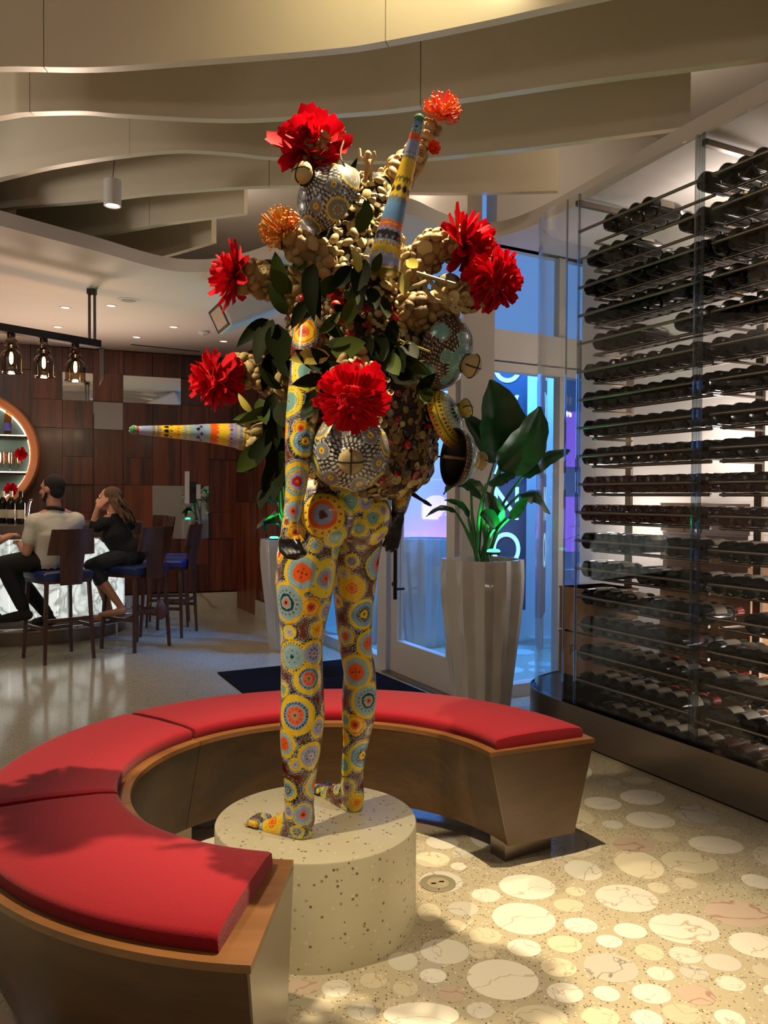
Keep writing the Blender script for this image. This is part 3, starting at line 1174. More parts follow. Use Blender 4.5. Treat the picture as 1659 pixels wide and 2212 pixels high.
# --- bottles, every one lying with its base to the glass
bp = [(0.0, 0.004), (0.028, 0.0), (0.036, 0.006), (0.0375, 0.02), (0.0375, 0.185), (0.034, 0.205), (0.020, 0.232), (0.0155, 0.25), (0.0145, 0.262)]
cp = [(0.0152, 0.245), (0.0160, 0.262), (0.0165, 0.285), (0.0172, 0.287), (0.0172, 0.298), (0.014, 0.301), (0.0, 0.3012)]
mb = MB(); mb.lathe([(max(r, 0.0006), z) for r, z in bp] + [(0.0145, 0.29)], 18); me_b = mb.mesh('bottle', smooth=40)
mb = MB(); mb.lathe([(max(r, 0.0006), z) for r, z in cp], 14); me_c = mb.mesh('capsule', smooth=40)
ang0, ang1 = math.radians(-60), math.radians(240)


def label_mesh(a0, a1, z0, z1):
    mb = MB()
    n = 12
    vs, fs = [], []
    for i in range(n + 1):
        a = a0 + (a1 - a0) * i / n
        for z in (z0, z1):
            vs.append((0.0381 * math.cos(a), 0.0381 * math.sin(a), z))
    for i in range(n):
        fs.append((2 * i, 2 * i + 2, 2 * i + 3, 2 * i + 1))
    mb.add(vs, fs)
    return mb.mesh('label', smooth=True)


me_l1 = label_mesh(math.radians(10), math.radians(170), 0.055, 0.145)
me_l2 = label_mesh(math.radians(20), math.radians(150), 0.075, 0.15)
mesh_bottle, mesh_cap, mesh_lab = {}, {}, {}
for k in ('bottle', 'bottle_red_reflection'):
    m_ = me_b.copy(); m_.materials.append(M[k]); mesh_bottle[k] = m_
for k in ('cap_black', 'cap_red', 'cap_gold'):
    m_ = me_c.copy(); m_.materials.append(M[k]); mesh_cap[k] = m_
for i, l in enumerate((me_l1, me_l2)):
    for k in ('label', 'label_dk'):
        m_ = l.copy(); m_.materials.append(M[k]); mesh_lab[(i, k)] = m_
# (first, last) bottle positions per row, counted in 0.0965 m steps from the curved end
rows = [[(1.6, 5), (8.7, 14)], [(0.2, 4), (7.3, 14)], [(0, 8), (8.4, 14)], [(0, 8), (9.4, 14)], [(0.8, 4), (7.0, 14)], [(0, 6), (7, 8), (9.4, 14)],
        [(0, 9), (9.4, 14)], [(0, 9), (9.6, 14)], [(0, 14)], [(0, 14)], [(0, 14)], [(0, 4), (6.5, 9), (10, 14)], [(0, 2), (4.6, 14)], [(0, 3), (4.6, 9), (11.6, 14)], [(0, 7.5), (9.4, 14)], [(0, 14)], [(0, 7.5), (9.6, 14)], [(0.5, 14)]]
BOT = {}
nb = 0
for r, z in enumerate(ROWZ):
    cap_row = ['cap_black', 'cap_black', 'cap_red', 'cap_gold'][(r * 7) % 4]
    cnt = 0
    for (f0, f1) in rows[r]:
        k = f0
        capk = random.choice(['cap_black', 'cap_black', 'cap_red', 'cap_gold']) if r > 9 else random.choice(['cap_black', 'cap_black', 'cap_gold'])
        labk = 'label_dk' if RNG.random() < 0.12 else 'label'
        kb = 'bottle_red_reflection' if (r in (9, 10) and f0 < 5 and RNG.random() < 0.9) else 'bottle'
        nin = 0
        while k <= f1 + 0.01:
            s_ = 0.872 - 0.0975 * k
            k += 1
            nin += 1
            if nin % 5 == 0:
                capk = random.choice(['cap_black', 'cap_red', 'cap_gold'])
                labk = 'label_dk' if RNG.random() < 0.15 else 'label'
            if abs(s_) < 0.042:
                s_ += 0.02
            base = Gp(s_, 0.072 + RNG.uniform(-0.008, 0.008))
            name = 'wine_bottle'
            o = link(name, mesh_bottle[kb])
            roll = RNG.uniform(-0.5, 0.5)
            m_ = Matrix(((0, 0, 0, 0),) * 4)
            zx = Vector((N_G.x, N_G.y, 0.0)).normalized()
            yx = Vector((0, 0, 1))
            xx = yx.cross(zx)
            rot = Matrix(((xx.x, yx.x, zx.x), (xx.y, yx.y, zx.y), (xx.z, yx.z, zx.z))) @ Matrix.Rotation(roll, 3, 'Z')
            o.matrix_world = Matrix.Translation((base.x, base.y, z - 0.001)) @ rot.to_4x4() @ Matrix.Diagonal((1.30, 1.30, 1.1, 1))
            c1 = link('capsule', mesh_cap[capk], o)
            l1 = link('label', mesh_lab[(int(RNG.random() < 0.4), labk)], o)
            cnt += 1
            side = 'red-reflecting' if kb == 'bottle_red_reflection' else 'dark'
            BOT[o] = (r, cnt, side)
            nb += 1
for o, (r, c_, side) in BOT.items():
    tag(o, '%s wine bottle, %s from the curved glass end, %s rail down from the ceiling' % (side, ORD[c_ - 1], ORD[r]), 'bottle', 'wine bottles lying on the cabinet rails')

# --- cartons and crates inside the case
def text_mesh(body, size, depth=0.001, name='lettering', font=None):
    cu = bpy.data.curves.new(name, 'FONT')
    cu.body = body
    cu.size = size
    cu.extrude = depth
    cu.align_x = 'CENTER'
    cu.align_y = 'CENTER'
    o = bpy.data.objects.new(name, cu)
    COL.objects.link(o)
    bpy.context.view_layer.update()
    dg = bpy.context.evaluated_depsgraph_get()
    me = bpy.data.meshes.new_from_object(o.evaluated_get(dg))
    bpy.data.objects.remove(o)
    bpy.data.curves.remove(cu)
    me.name = name
    me.materials.clear()
    return me


def face_text(parent, body, size, loc, right, up, mat, label=None, stretch=1.0):
    me = text_mesh(body, size)
    me.materials.append(mat)
    x = Vector(right).normalized()
    y = Vector(up).normalized()
    z = x.cross(y)
    o = bpy.data.objects.new('lettering', me)
    COL.objects.link(o)
    o.parent = parent
    o.matrix_local = Matrix.Translation(loc) @ Matrix(((x.x, y.x, z.x, 0), (x.y, y.y, z.y, 0), (x.z, y.z, z.z, 0), (0, 0, 0, 1))) @ Matrix.Scale(stretch, 4, (1, 0, 0))
    return o


def crate(name, label, cat, s0, s1, o0, o1, z0, z1, mat, lid=True, text=None, tsize=0.06, group=None, tcol='ink'):
    c = (Gp(s0, o0) + Gp(s1, o1)) / 2
    root = empty(name, (c.x, c.y, z0), 0, label, cat, group)
    xd = -W_G
    m_ = Matrix(((xd.x, N_G.x, 0, 0), (xd.y, N_G.y, 0, 0), (0, 0, 1, 0), (0, 0, 0, 1)))
    sx, sy, h = abs(s1 - s0), o1 - o0, z1 - z0
    mb = MB(); mb.box((0, 0, h / 2), (sx, sy, h), None)
    b = mb.build('box_body', mat, root); b.matrix_local = m_
    if lid:
        mb = MB()
        mb.box((0, 0, h - 0.006), (sx + 0.006, sy + 0.006, 0.012))
        mb.box((0, -sy / 2 - 0.001, h * 0.5), (0.05, 0.002, h * 0.96))
        b = mb.build('lid', mat, root); b.matrix_local = m_
    if text:
        face_text(root, text, tsize, m_ @ Vector((0.0, -sy / 2 - 0.003, h * 0.58)), m_.to_3x3() @ Vector((1, 0, 0)), (0, 0, 1), M[tcol])
    return root


crate('carton_box', 'brown cardboard box on top of the stack at the curved glass end', 'box', 1.17, 0.86, 0.13, 0.48, 0.612, 0.875, M['carton'], group='cartons at the curved end')
crate('carton_box', 'middle cardboard box with faint scribble in the curved end stack', 'box', 1.17, 0.86, 0.13, 0.48, 0.34, 0.60, M['carton'], text='Fm', tsize=0.09, group='cartons at the curved end')
crate('low_cabinet', 'dark low cabinet carrying the cardboard boxes inside the wine case', 'cabinet', 1.13, 0.80, 0.12, 0.50, 0.216, 0.34, M['caseblack'], lid=False)
zz = 0.216
for (nm, lab, h, mat, tx, ts, lid, s0, s1) in (
        ('wooden_crate', 'lowest pale wooden crate behind the rack', 0.40, 'crate', None, 0, True, 0.80, 0.16),
        ('wooden_crate', 'pale wooden crate with printed letters behind the middle rails', 0.27, 'crate', 'QUINTESSA', 0.075, True, 0.80, 0.16),
        ('carton_box', 'dark brown flat carton between two wooden crates', 0.16, 'carton', None, 0, False, 0.78, 0.18),
        ('wooden_crate', 'flat pale wooden crate under the white tray', 0.07, 'crate', None, 0, True, 0.80, 0.16),
        ('foam_tray', 'bright white foam tray on the crates', 0.10, 'paper', None, 0, True, 0.78, 0.18)):
    if tx:
        tx = 'QUINTES'
    crate(nm, lab, 'crate' if 'crate' in nm else ('box' if 'carton' in nm else 'tray'), s0, s1, 0.60, 0.84, zz, zz + h, M[mat], lid, tx, ts, 'crates behind the rack')
    zz += h + 0.002
crate('carton_box', 'tan printed carton at the top of the crate stack', 'box', 0.80, 0.50, 0.60, 0.84, zz, zz + 0.17, M['crate'], True, 'I L', 0.09, 'crates behind the rack')
crate('carton_box', 'white carton with handwritten scrawl beside the tan carton', 'box', 0.49, 0.17, 0.60, 0.84, zz, zz + 0.17, M['paper'], False, 'A\'680', 0.075, 'crates behind the rack')

# ================================================================== PLANTERS AND PLANTS
M['ceramic'] = pmat('white_ceramic', srgb(182, 179, 176), 0.16, var=0.03, scale=5, coat=0.4)
M['soil'] = pmat('potting_soil', srgb(44, 36, 30), 0.95, var=0.4, scale=50, bump=0.8)
M['leaf'] = pmat('leaf_green', srgb(26, 66, 34), 0.32, var=0.25, scale=9, stretch=(1, 1, 0.3), obj_var=0.2)
M['leafdark'] = pmat('leaf_dark', srgb(24, 32, 13), 0.6, spec=0.06, var=0.3, scale=30, obj_var=0.4, bump=0.1)
M['stalk'] = pmat('stalk_green', srgb(46, 104, 50), 0.35, var=0.2, scale=20)
M['greenled'] = pmat('green_lamp_glass', srgb(40, 255, 150), 0.3, emit=srgb(60, 255, 170), estr=5.0)


def tri(x):
    x = x % 1.0
    return 1 - abs(2 * x - 1)


def planter(x, y, label, group, k=1.0):
    root = empty('fluted_planter', (x, y, 0), 0.25, label, 'planter', group)
    prof = [(0.185, 0.0), (0.192, 0.02), (0.212, 0.2), (0.238, 0.42), (0.262, 0.62), (0.280, 0.80), (0.286, 0.92), (0.284, 1.0), (0.282, 1.03), (0.240, 1.03), (0.240, 0.96)]
    prof = [(r * k, z) for r, z in prof]
    mb = MB()
    mb.lathe(prof, 120, fl=lambda a, r, z: r * (1 - (0.0 if abs(r - 0.240 * k) < 1e-6 else 0.12) * (1 - tri(a / (2 * PI) * 12 + z * 0.14)) ** 0.8))
    mb.build('pot', M['ceramic'], root, smooth=28)
    mb = MB(); mb.lathe([(0.240 * k, 0.962), (0.15, 0.965), (0.003, 0.968)], 32, cap=False); mb.build('soil', M['soil'], root)
    return root


def leaf_blade(path, width, fold=0.25, n=14, tipw=0.02, side=None):
    """a broad blade swept along a midrib path; returns MB"""
    P = crom(path, 5)
    L = len(P)
    vs, fs = [], []
    for i, p in enumerate(P):
        t_ = i / (L - 1)
        w_ = width * (math.sin(PI * min(1, t_ ** 0.75)) ** 0.8 * 0.94 + 0.06 * (1 - t_)) if 0 < t_ < 1 else width * (0.06 if t_ == 0 else tipw)
        d = (P[min(i + 1, L - 1)] - P[max(i - 1, 0)]).normalized()
        s_ = Vector(side) if side else Vector((0.94, 0.1, 0.3))
        s_ = (s_ - d * s_.dot(d)).normalized()
        up = s_.cross(d)
        rip = 0.06 * width * math.sin(t_ * 23)
        vs += [p - s_ * w_ / 2 + up * (w_ * fold + rip), p - s_ * w_ / 4 + up * w_ * fold * 0.4, p, p + s_ * w_ / 4 + up * w_ * fold * 0.4, p + s_ * w_ / 2 + up * (w_ * fold - rip)]
    for i in range(L - 1):
        for j in range(4):
            fs.append((i * 5 + j, i * 5 + j + 1, (i + 1) * 5 + j + 1, (i + 1) * 5 + j))
    # thickness
    nv = len(vs)
    vs2 = [v + Vector((0.0006, 0.0012, -0.0012)) for v in vs]
    fs2 = [tuple(reversed([q + nv for q in f])) for f in fs]
    mb = MB()
    mb.add(vs + vs2, fs + fs2)
    return mb


def strelitzia(root, base, leaves, label, mat='leaf'):
    """plant: base = world point at the soil; leaves = [(leafbase world, tip world, width, bend)]"""
    pl = empty('potted_plant', base, 0, label, 'plant')
    for (lb, tip, w_, bend, side) in leaves:
        b0 = base + Vector((random.uniform(-0.05, 0.05), random.uniform(-0.05, 0.05), -0.02))
        mid = b0.lerp(lb, 0.55) + Vector((0, 0, 0.05)) + (lb - b0).cross(Vector((0, 1, 0))) * 0.03
        mb = MB(); mb.tube(crom([b0, mid, lb], 6), [0.012] * 7 + [0.009] * 6, 7)
        st = mb.build('stalk', M['stalk'], pl, origin=base, smooth=60)
        m_ = lb.lerp(tip, 0.5) + Vector(bend)
        mb = leaf_blade([lb, m_, tip], w_, side=side)
        mb.build('leaf', M[mat], pl, origin=base, smooth=60)
    return pl


P1 = Vector((0.632, 5.16))
planter(P1.x, P1.y, 'tall white fluted planter standing beside the pillar and wine cabinet', 'white fluted planters', 0.95)
D = 5.16
b1 = Vector((P1.x, P1.y, 0.965))
sd = (0.9, 0.3, 0.2)
strelitzia(None, b1, [
    (W(1082, 1000, D), W(1060, 820, D - .1), 0.33, (0.02, 0.0, 0.0), (0.95, 0.2, 0.1)),
    (W(1080, 1015, D - .05), W(1166, 878, D - .1), 0.27, (0.03, -0.02, -0.02), (0.6, 0.3, -0.7)),
    (W(1128, 1030, D), W(1232, 972, D), 0.11, (0.0, 0, 0.04), (0.3, 0.4, 0.8)),
    (W(1068, 1000, D + .05), W(1000, 893, D), 0.16, (0.02, 0, 0.0), (0.8, 0.3, 0.5)),
    (W(1018, 1062, D), W(958, 1068, D), 0.12, (0.0, 0, 0.05), (0.2, 0.9, 0.6)),
    (W(1050, 1045, D - .1), W(1116, 1024, D - .1), 0.15, (0, 0, 0.03), (0.2, 0.8, 0.5)),
    (W(986, 1108, D), W(920, 1116, D), 0.055, (0.0, 0, 0.035), (0.1, 0.8, 0.6)),
    (W(1012, 1120, D), W(960, 1080, D), 0.07, (0.02, 0, 0.02), (0.3, 0.8, 0.6)),
    (W(1122, 1068, D), W(1188, 1110, D - .05), 0.15, (0.02, 0, 0.07), (0.2, 0.8, 0.6)),
    (W(1072, 1145, D), W(1052, 1062, D - .1), 0.14, (0.0, -0.03, 0.0), (0.9, 0.3, 0.2)),
    (W(1068, 1142, D - .1), W(1036, 1112, D - .15), 0.11, (0.0, 0, 0.03), (0.6, 0.5, 0.6)),
    (W(1100, 1120, D - .1), W(1140, 1075, D - .1), 0.09, (0.0, 0, 0.02), (0.6, 0.5, -0.6)),
    (W(1040, 1080, D), W(1000, 1040, D + .1), 0.12, (0.0, 0, 0.02), (0.5, 0.6, 0.6)),
], 'bird of paradise plant with large dark paddle leaves in the planter by the pillar')
for i in range(7):
    pass


def planter_lamp(p, label):
    r = empty('planter_lamp', p, 0, label, 'lamp')
    mb = MB(); mb.lathe([(0.045, 0), (0.047, 0.012), (0.044, 0.014)], 20); mb.build('housing', M['black'], r)
    mb = MB(); mb.lathe([(0.042, 0.0142), (0.04, 0.024), (0.03, 0.03), (0.002, 0.032)], 20); mb.build('lens', M['greenled'], r)
    spot('green_lamp', p + Vector((0, 0, 0.06)), p + Vector((0, 0, 1)), 16, (0.05, 1.0, 0.35), 110, 0.6, 0.03)


planter_lamp(W(1066, 1197, 5.0) * 1.0 + Vector((0, 0, 0)), 'green glowing lamp among the stalks in the planter by the pillar')
P2 = Vector((-0.87, 7.48))
planter(P2.x, P2.y, 'tall white fluted planter half hidden behind the painted legs', 'white fluted planters')
b2 = Vector((P2.x, P2.y, 0.965))
D = 7.45
strelitzia(None, b2, [
    (W(600, 1085, D), W(556, 1074, D), 0.16, (0, 0, 0.02), (0.2, 0.7, 0.7)),
    (W(598, 1130, D), W(552, 1146, D), 0.13, (0, 0, 0.03), (0.2, 0.8, 0.6)),
    (W(606, 1060, D), W(566, 1030, D), 0.18, (0, 0, 0.02), (0.4, 0.5, 0.7)),
    (W(604, 1110, D), W(574, 1152, D), 0.13, (-0.03, 0, 0.03), (0.3, 0.8, 0.4)),
    (W(612, 1050, D), W(590, 980, D), 0.2, (0, 0, 0.0), (0.8, 0.5, 0.2)),
    (W(625, 1050, D), W(640, 950, D), 0.2, (0, 0, 0.0), (0.8, 0.5, 0.2)),
    (W(640, 1090, D), W(690, 1060, D), 0.15, (0, 0, 0.03), (0.3, 0.8, 0.6))], 'leafy dark plant in the planter behind the painted legs')
planter_lamp(W(592, 1166, 7.33), 'green glowing lamp in the planter behind the painted legs')
planter(0.40, 7.75, 'fluted planter standing outside the glass door in blue light', 'white fluted planters')
planter(-0.25, 7.85, 'fluted planter outside behind the door jamb in blue light', 'white fluted planters')

# ================================================================== ENTRANCE MAT, FLOOR BOX, OUTSIDE SIGNS
mb = MB()
c = [Zp(470, 1455), Zp(560, 1520), Zp(905, 1495), Zp(735, 1431)]
q0 = Vector((c[0].x, c[0].y)); q1 = q0 + Vector((0.52, -1.02)) * 1.0
mq = [Vector((-1.325, 6.443)), Vector((-0.85, 5.46)), Vector((0.33, 5.78)), Vector((-0.33, 7.0))]
mb.prism(mq, 0.0008, 0.012)
tag(mb.build('entrance_mat', M['mat'], None), 'black rubber mat on the floor inside the glass door', 'mat')

fb = empty('floor_outlet', tuple(Zp(946, 1909)), 0, 'round metal floor outlet cover set beside the stone plinth', 'floor outlet')
mb = MB(); mb.lathe([(0.066, 0.0005), (0.066, 0.003), (0.062, 0.0045), (0.043, 0.0045), (0.042, 0.003)], 40); mb.build('ring', pmat('outlet_ring', srgb(148, 140, 118), 0.4, 0.3, var=0.1, scale=40), fb, smooth=30)
mb = MB(); mb.lathe([(0.0415, 0.0008), (0.0415, 0.004), (0.002, 0.0042)], 32, cap=False); mb.build('lid', pmat('outlet_lid', srgb(150, 140, 116), 0.5, var=0.3, scale=60), fb)
for dx, dy in ((-0.016, -0.006), (0.014, 0.008)):
    mb = MB(); mb.box((dx, dy, 0.0045), (0.018, 0.009, 0.001)); mb.build('flap', M['darkmetal'], fb)
mb = MB(); mb.box((0.0, -0.05, 0.005), (0.003, 0.014, 0.001)); mb.build('latch', M['darkmetal'], fb)

M['signblue'] = pmat('sign_panel_blue', srgb(66, 76, 92), 0.35, var=0.08, scale=6)
M['signlet'] = pmat('sign_letter_lit', srgb(200, 235, 255), 0.4, emit=(0.45, 0.85, 1.0, 1), estr=0.9)


def sign(name, label, c, right, wd, z0, z1, lw, stretch):
    r = empty(name, (c.x, c.y, 0), 0, label, 'sign')
    x = Vector((right[0], right[1], 0)).normalized()
    y = Vector((-x.y, x.x, 0))
    m_ = Matrix(((x.x, y.x, 0, 0), (x.y, y.y, 0, 0), (0, 0, 1, 0), (0, 0, 0, 1)))
    mb = MB(); mb.box((0, 0, (z0 + z1) / 2), (wd, 0.06, z1 - z0)); b = mb.build('board', M['signblue'], r); b.matrix_local = m_
    mb = MB(); mb.box((0, 0, z0 / 2), (wd * 0.3, 0.05, z0)); b = mb.build('foot_post', M['frame'], r); b.matrix_local = m_
    for k, ch in enumerate('OVANOV'):
        zc = 2.52 + (2.0 if False else 0) - 0.437 * k + 0.14
        if zc - 0.2 < z0:
            break
        face_text(r, ch, 0.46, m_ @ Vector((0, -0.035, zc)), x, (0, 0, 1), M['signlet'], stretch=stretch)
    return r


YS = 7.75
ca = W(1094, 1000, YS)
sign('banner_sign', 'wide dark blue banner outside with a column of outlined letters', Vector((ca.x, ca.y)), (1, -0.05), 0.38, 0.35, 2.86, 0.3, 0.8)
cb = W(1170, 1000, 7.6)
sign('banner_sign', 'narrow blue banner seen almost edge-on beyond the curved glass', Vector((cb.x, cb.y)), (0.10, 0.36), 0.42, 0.32, 2.80, 0.3, 0.8)
# black up-light box on the outside floor
o_ = empty('floor_uplight', tuple(Zp(962, 1372)), 0, 'small black uplight box at the foot of the outside wall', 'lamp')
mb = MB(); mb.box((0, 0.05, 0.11), (0.07, 0.1, 0.22)); mb.build('case', M['black'], o_)
mb = MB(); mb.box((0, 0.05, 0.223), (0.05, 0.07, 0.004)); mb.build('lens', pmat('purple_lens', srgb(150, 90, 255), 0.3, emit=(0.4, 0.12, 1, 1), estr=3), o_)
# street beyond: building with purple windows, palm in a low pot
bd = empty('far_building', (4.6, 17.0, 0), 0.3, 'pale building across the street with violet windows, seen through the corner glass', 'building')
mb = MB(); mb.box((0, 0, 1.95), (7.5, 1.0, 3.9)); mb.build('facade', pmat('far_facade', srgb(110, 150, 190), 0.8, var=0.15, scale=3), bd)
M['purplewin'] = pmat('violet_window', srgb(110, 70, 200), 0.3, emit=(0.24, 0.12, 0.8, 1), estr=0.8)
for ix in range(4):
    for iz in range(2):
        mb = MB(); mb.box((-2.7 + ix * 1.8, -0.5, 0.9 + iz * 1.7), (1.3, 0.06, 1.1)); w_ = mb.build('window', M['purplewin'], bd)
        mb = MB(); mb.box((-2.7 + ix * 1.8, -0.54, 0.9 + iz * 1.7), (0.05, 0.03, 1.1)); mb.build('glazing_bar', M['frame'], w_)
pm = empty('palm', (2.25, 7.75, 0), 0, 'spiky dark palm growing outside the corner window', 'palm')
mb = MB(); mb.lathe([(0.1, 0), (0.14, 0.35), (0.13, 0.35)], 16); mb.build('pot', M['black'], pm)
mb = MB(); mb.tube([(0, 0, 0.3), (0.02, 0, 0.7), (0.0, 0, 1.0)], [0.03, 0.028, 0.02], 7); mb.build('trunk', M['leafdark'], pm)
for i in range(16):
    a = i * 2.399
    e = random.uniform(0.1, 0.9)
    d = Vector((math.cos(a), math.sin(a), e))
    tip = Vector((0, 0, 0.98)) + d * 0.5 + Vector((0, 0, -0.14))
    mb = leaf_blade([Vector((0, 0, 0.98)), Vector((0, 0, 0.98)) + d * 0.28, tip], 0.03, side=(-math.sin(a), math.cos(a), 0))
    mb.build('frond', M['leafdark'], pm)

# ================================================================== BAR
M['onyx'] = None
m, nt, b = nmat('backlit_onyx')
N, L = nt.nodes, nt.links
tc = N.new('ShaderNodeTexCoord')
nz = N.new('ShaderNodeTexNoise'); nz.inputs['Scale'].default_value = 2.2; nz.inputs['Detail'].default_value = 7; nz.inputs['Distortion'].default_value = 2.2
L.new(tc.outputs['Object'], nz.inputs['Vector'])
rp = N.new('ShaderNodeValToRGB')
rp.color_ramp.elements[0].position = 0.40; rp.color_ramp.elements[0].color = (0.78, 0.86, 0.80, 1)
rp.color_ramp.elements[1].position = 0.50; rp.color_ramp.elements[1].color = (0.34, 0.36, 0.32, 1)
e = rp.color_ramp.elements.new(0.54); e.color = (0.80, 0.86, 0.82, 1)
e = rp.color_ramp.elements.new(0.75); e.color = (0.95, 0.97, 0.93, 1)
L.new(nz.outputs['Fac'], rp.inputs[0])
L.new(rp.outputs[0], b.inputs['Base Color']); L.new(rp.outputs[0], b.inputs['Emission Color'])
b.inputs['Emission Strength'].default_value = 0.85
b.inputs['Roughness'].default_value = 0.12
M['onyx'] = m
M['counter'] = pmat('counter_grey_stone', srgb(92, 84, 78), 0.18, var=0.1, scale=10)
M['blueseat'] = pmat('blue_leather', srgb(26, 42, 92), 0.42, var=0.12, scale=60, bump=0.1)
M['orange_rim'] = pmat('niche_wood_orange', srgb(206, 132, 84), 0.4, var=0.1, scale=20)
M['nicheback'] = pmat('niche_back', srgb(96, 140, 150), 0.6, var=0.06, scale=6)
M['led'] = pmat('led_warm', srgb(255, 226, 190), 0.4, emit=(1.0, 0.72, 0.48, 1), estr=6.0)
M['goblet'] = glassy('goblet_glass', (0.93, 0.86, 0.84, 1), 2.2, 1.5)
M['skin'] = pmat('skin', srgb(186, 132, 106), 0.5, var=0.06, scale=18, sss=0.0)
M['polo'] = pmat('polo_cloth', srgb(196, 190, 174), 0.9, var=0.06, scale=60, bump=0.2, bscale=120)
M['navy'] = pmat('navy_cloth', srgb(22, 22, 30), 0.9, var=0.15, scale=60, bump=0.2)
M['blackcloth'] = pmat('black_cloth', srgb(17, 17, 19), 0.9, var=0.2, scale=60, bump=0.2)
M['denim'] = pmat('dark_denim', srgb(34, 38, 46), 0.9, var=0.15, scale=120, bump=0.2)
M['hairdark'] = pmat('hair_dark', srgb(20, 14, 12), 0.85, var=0.3, scale=50, bump=0.5, stretch=(4, 4, 0.4))
M['hairblond'] = pmat('hair_blond', srgb(92, 68, 44), 0.8, var=0.4, scale=50, bump=0.6, stretch=(4, 4, 0.4))
M['redpetal'] = pmat('petal_red', srgb(186, 10, 28), 0.75, spec=0.15, var=0.2, scale=30, obj_var=0.2, sss=0.0)
nt_ = M['redpetal'].node_tree
tl = nt_.nodes.new('ShaderNodeBsdfTranslucent')
tl.inputs[0].default_value = srgb(225, 10, 32)
mxs = nt_.nodes.new('ShaderNodeMixShader')
mxs.inputs[0].default_value = 0.18
nt_.links.new(nt_.nodes['Principled BSDF'].outputs[0], mxs.inputs[1])
nt_.links.new(tl.outputs[0], mxs.inputs[2])
nt_.links.new(mxs.outputs[0], nt_.nodes['Material Output'].inputs[0])
M['eye'] = pmat('eye_dark', srgb(28, 20, 18), 0.3, var=0.1, scale=20)
M['lip'] = pmat('lip_rose', srgb(150, 84, 76), 0.5, var=0.05, scale=20)
M['bag'] = pmat('bag_leather', srgb(92, 52, 38), 0.45, var=0.15, scale=30, bump=0.2)

bar = empty('bar_counter', (-3.0, 7.8, 0), 0, 'rounded bar counter with a glowing backlit onyx front', 'bar counter')
BO = bar.location.copy()
bpath = crom([(-8.0, 6.7, 0), (-6.0, 7.0, 0), (-4.6, 7.22, 0), (-3.7, 7.42, 0), (-3.15, 7.62, 0), (-2.83, 7.92, 0), (-2.70, 8.35, 0), (-2.78, 8.85, 0), (-2.98, 9.25, 0)], 6)
bpath = [Vector((p.x, p.y)) for p in bpath]
back = [Vector((-3.45, 9.15)), Vector((-3.45, 8.5)), Vector((-3.8, 8.15)), Vector((-4.8, 7.95)), Vector((-8, 7.5))]
mb = MB(); mb.prism(off_path(bpath, 0.05) + back, 0.0, 0.235); mb.build('kick_plate', M['steel'], bar, origin=BO, smooth=30)
bi = off_path(bpath, 0.06)
k = len(bi)
cutsb = [0, 12, 20, 25, 30, 36, 42, k - 1]
for i0, i1 in zip(cutsb[:-1], cutsb[1:]):
    seg = bi[i0:i1 + 1]
    mb = MB()
    a = off_path(seg, 0.03)
    nseg = len(seg)
    seg2 = [seg[0] + (seg[1] - seg[0]).normalized() * 0.002] + seg[1:-1] + [seg[-1] - (seg[-1] - seg[-2]).normalized() * 0.002]
    vs = [v3(p, 0.24) for p in seg2] + [v3(p, 0.24) for p in a] + [v3(p, 1.0) for p in seg2] + [v3(p, 1.0) for p in a]
    fs = []
    n_ = nseg
    for i in range(n_ - 1):
        fs += [(i, i + 1, 2 * n_ + i + 1, 2 * n_ + i), (n_ + i + 1, n_ + i, 3 * n_ + i, 3 * n_ + i + 1)]
    fs += [(0, 2 * n_, 3 * n_, n_), (n_ - 1, 2 * n_ - 1, 4 * n_ - 1, 3 * n_ - 1)]
    mb.add(vs, fs)
    mb.build('onyx_panel', M['onyx'], bar, origin=BO, smooth=40)
mb = MB(); mb.prism(off_path(bpath, -0.14) + back, 1.02, 1.14); mb.build('counter_top', M['counter'], bar, origin=BO, smooth=30)
mb = MB(); mb.prism(off_path(bpath, 0.1) + back, 0.236, 1.019); mb.build('bar_body', M['black'], bar, origin=BO)
rail_ = [v3(p, 0.17) for p in off_path(bpath, -0.12)]
mb = MB(); mb.tube(rail_, 0.019, 10); mb.build('foot_rail', M['chrome'], bar, origin=BO, smooth=50)
for i in (26, 32, 38, 44):
    mb = MB(); p = rail_[i]; q = off_path(bpath, 0.045)[i]
    mb.tube([p, v3(q, 0.17)], 0.012, 8); mb.tube([p, (p.x, p.y, 0.0)], 0.014, 8); mb.build('rail_bracket', M['chrome'], bar, origin=BO, smooth=50)

# --- round lit shelf niche on the bar wall
nc = Vector((-4.72, 9.33)) + N_B * 0.0
NZ = 1.885
nx = Vector((U_B.x, U_B.y, 0)); ny = Vector((N_B.x, N_B.y, 0))
nm_ = Matrix(((nx.x, 0, ny.x, 0), (nx.y, 0, ny.y, 0), (0, 1, 0, 0), (0, 0, 0, 1)))
niche = empty('shelf_niche', (nc.x, nc.y, NZ), 0, 'round glowing shelf niche with an orange rim on the wood wall', 'shelf niche')
mb = MB(); mb.lathe([(0.60, 0.03), (0.60, 0.36), (0.625, 0.38), (0.68, 0.38), (0.70, 0.35), (0.70, 0.03)], 72, nm_); mb.build('rim', M['orange_rim'], niche, smooth=40)
mb = MB(); mb.lathe([(0.60, 0.03), (0.60, 0.05), (0.002, 0.052)], 64, nm_); mb.build('back_board', M['nicheback'], niche, smooth=40)
mb = MB(); mb.tube([nm_ @ Vector((0.59 * math.cos(a), 0.59 * math.sin(a), 0.10)) for a in [2 * PI * i / 64 for i in range(64)]], 0.008, 6, closed=True); mb.build('led_strip', M['led'], niche)
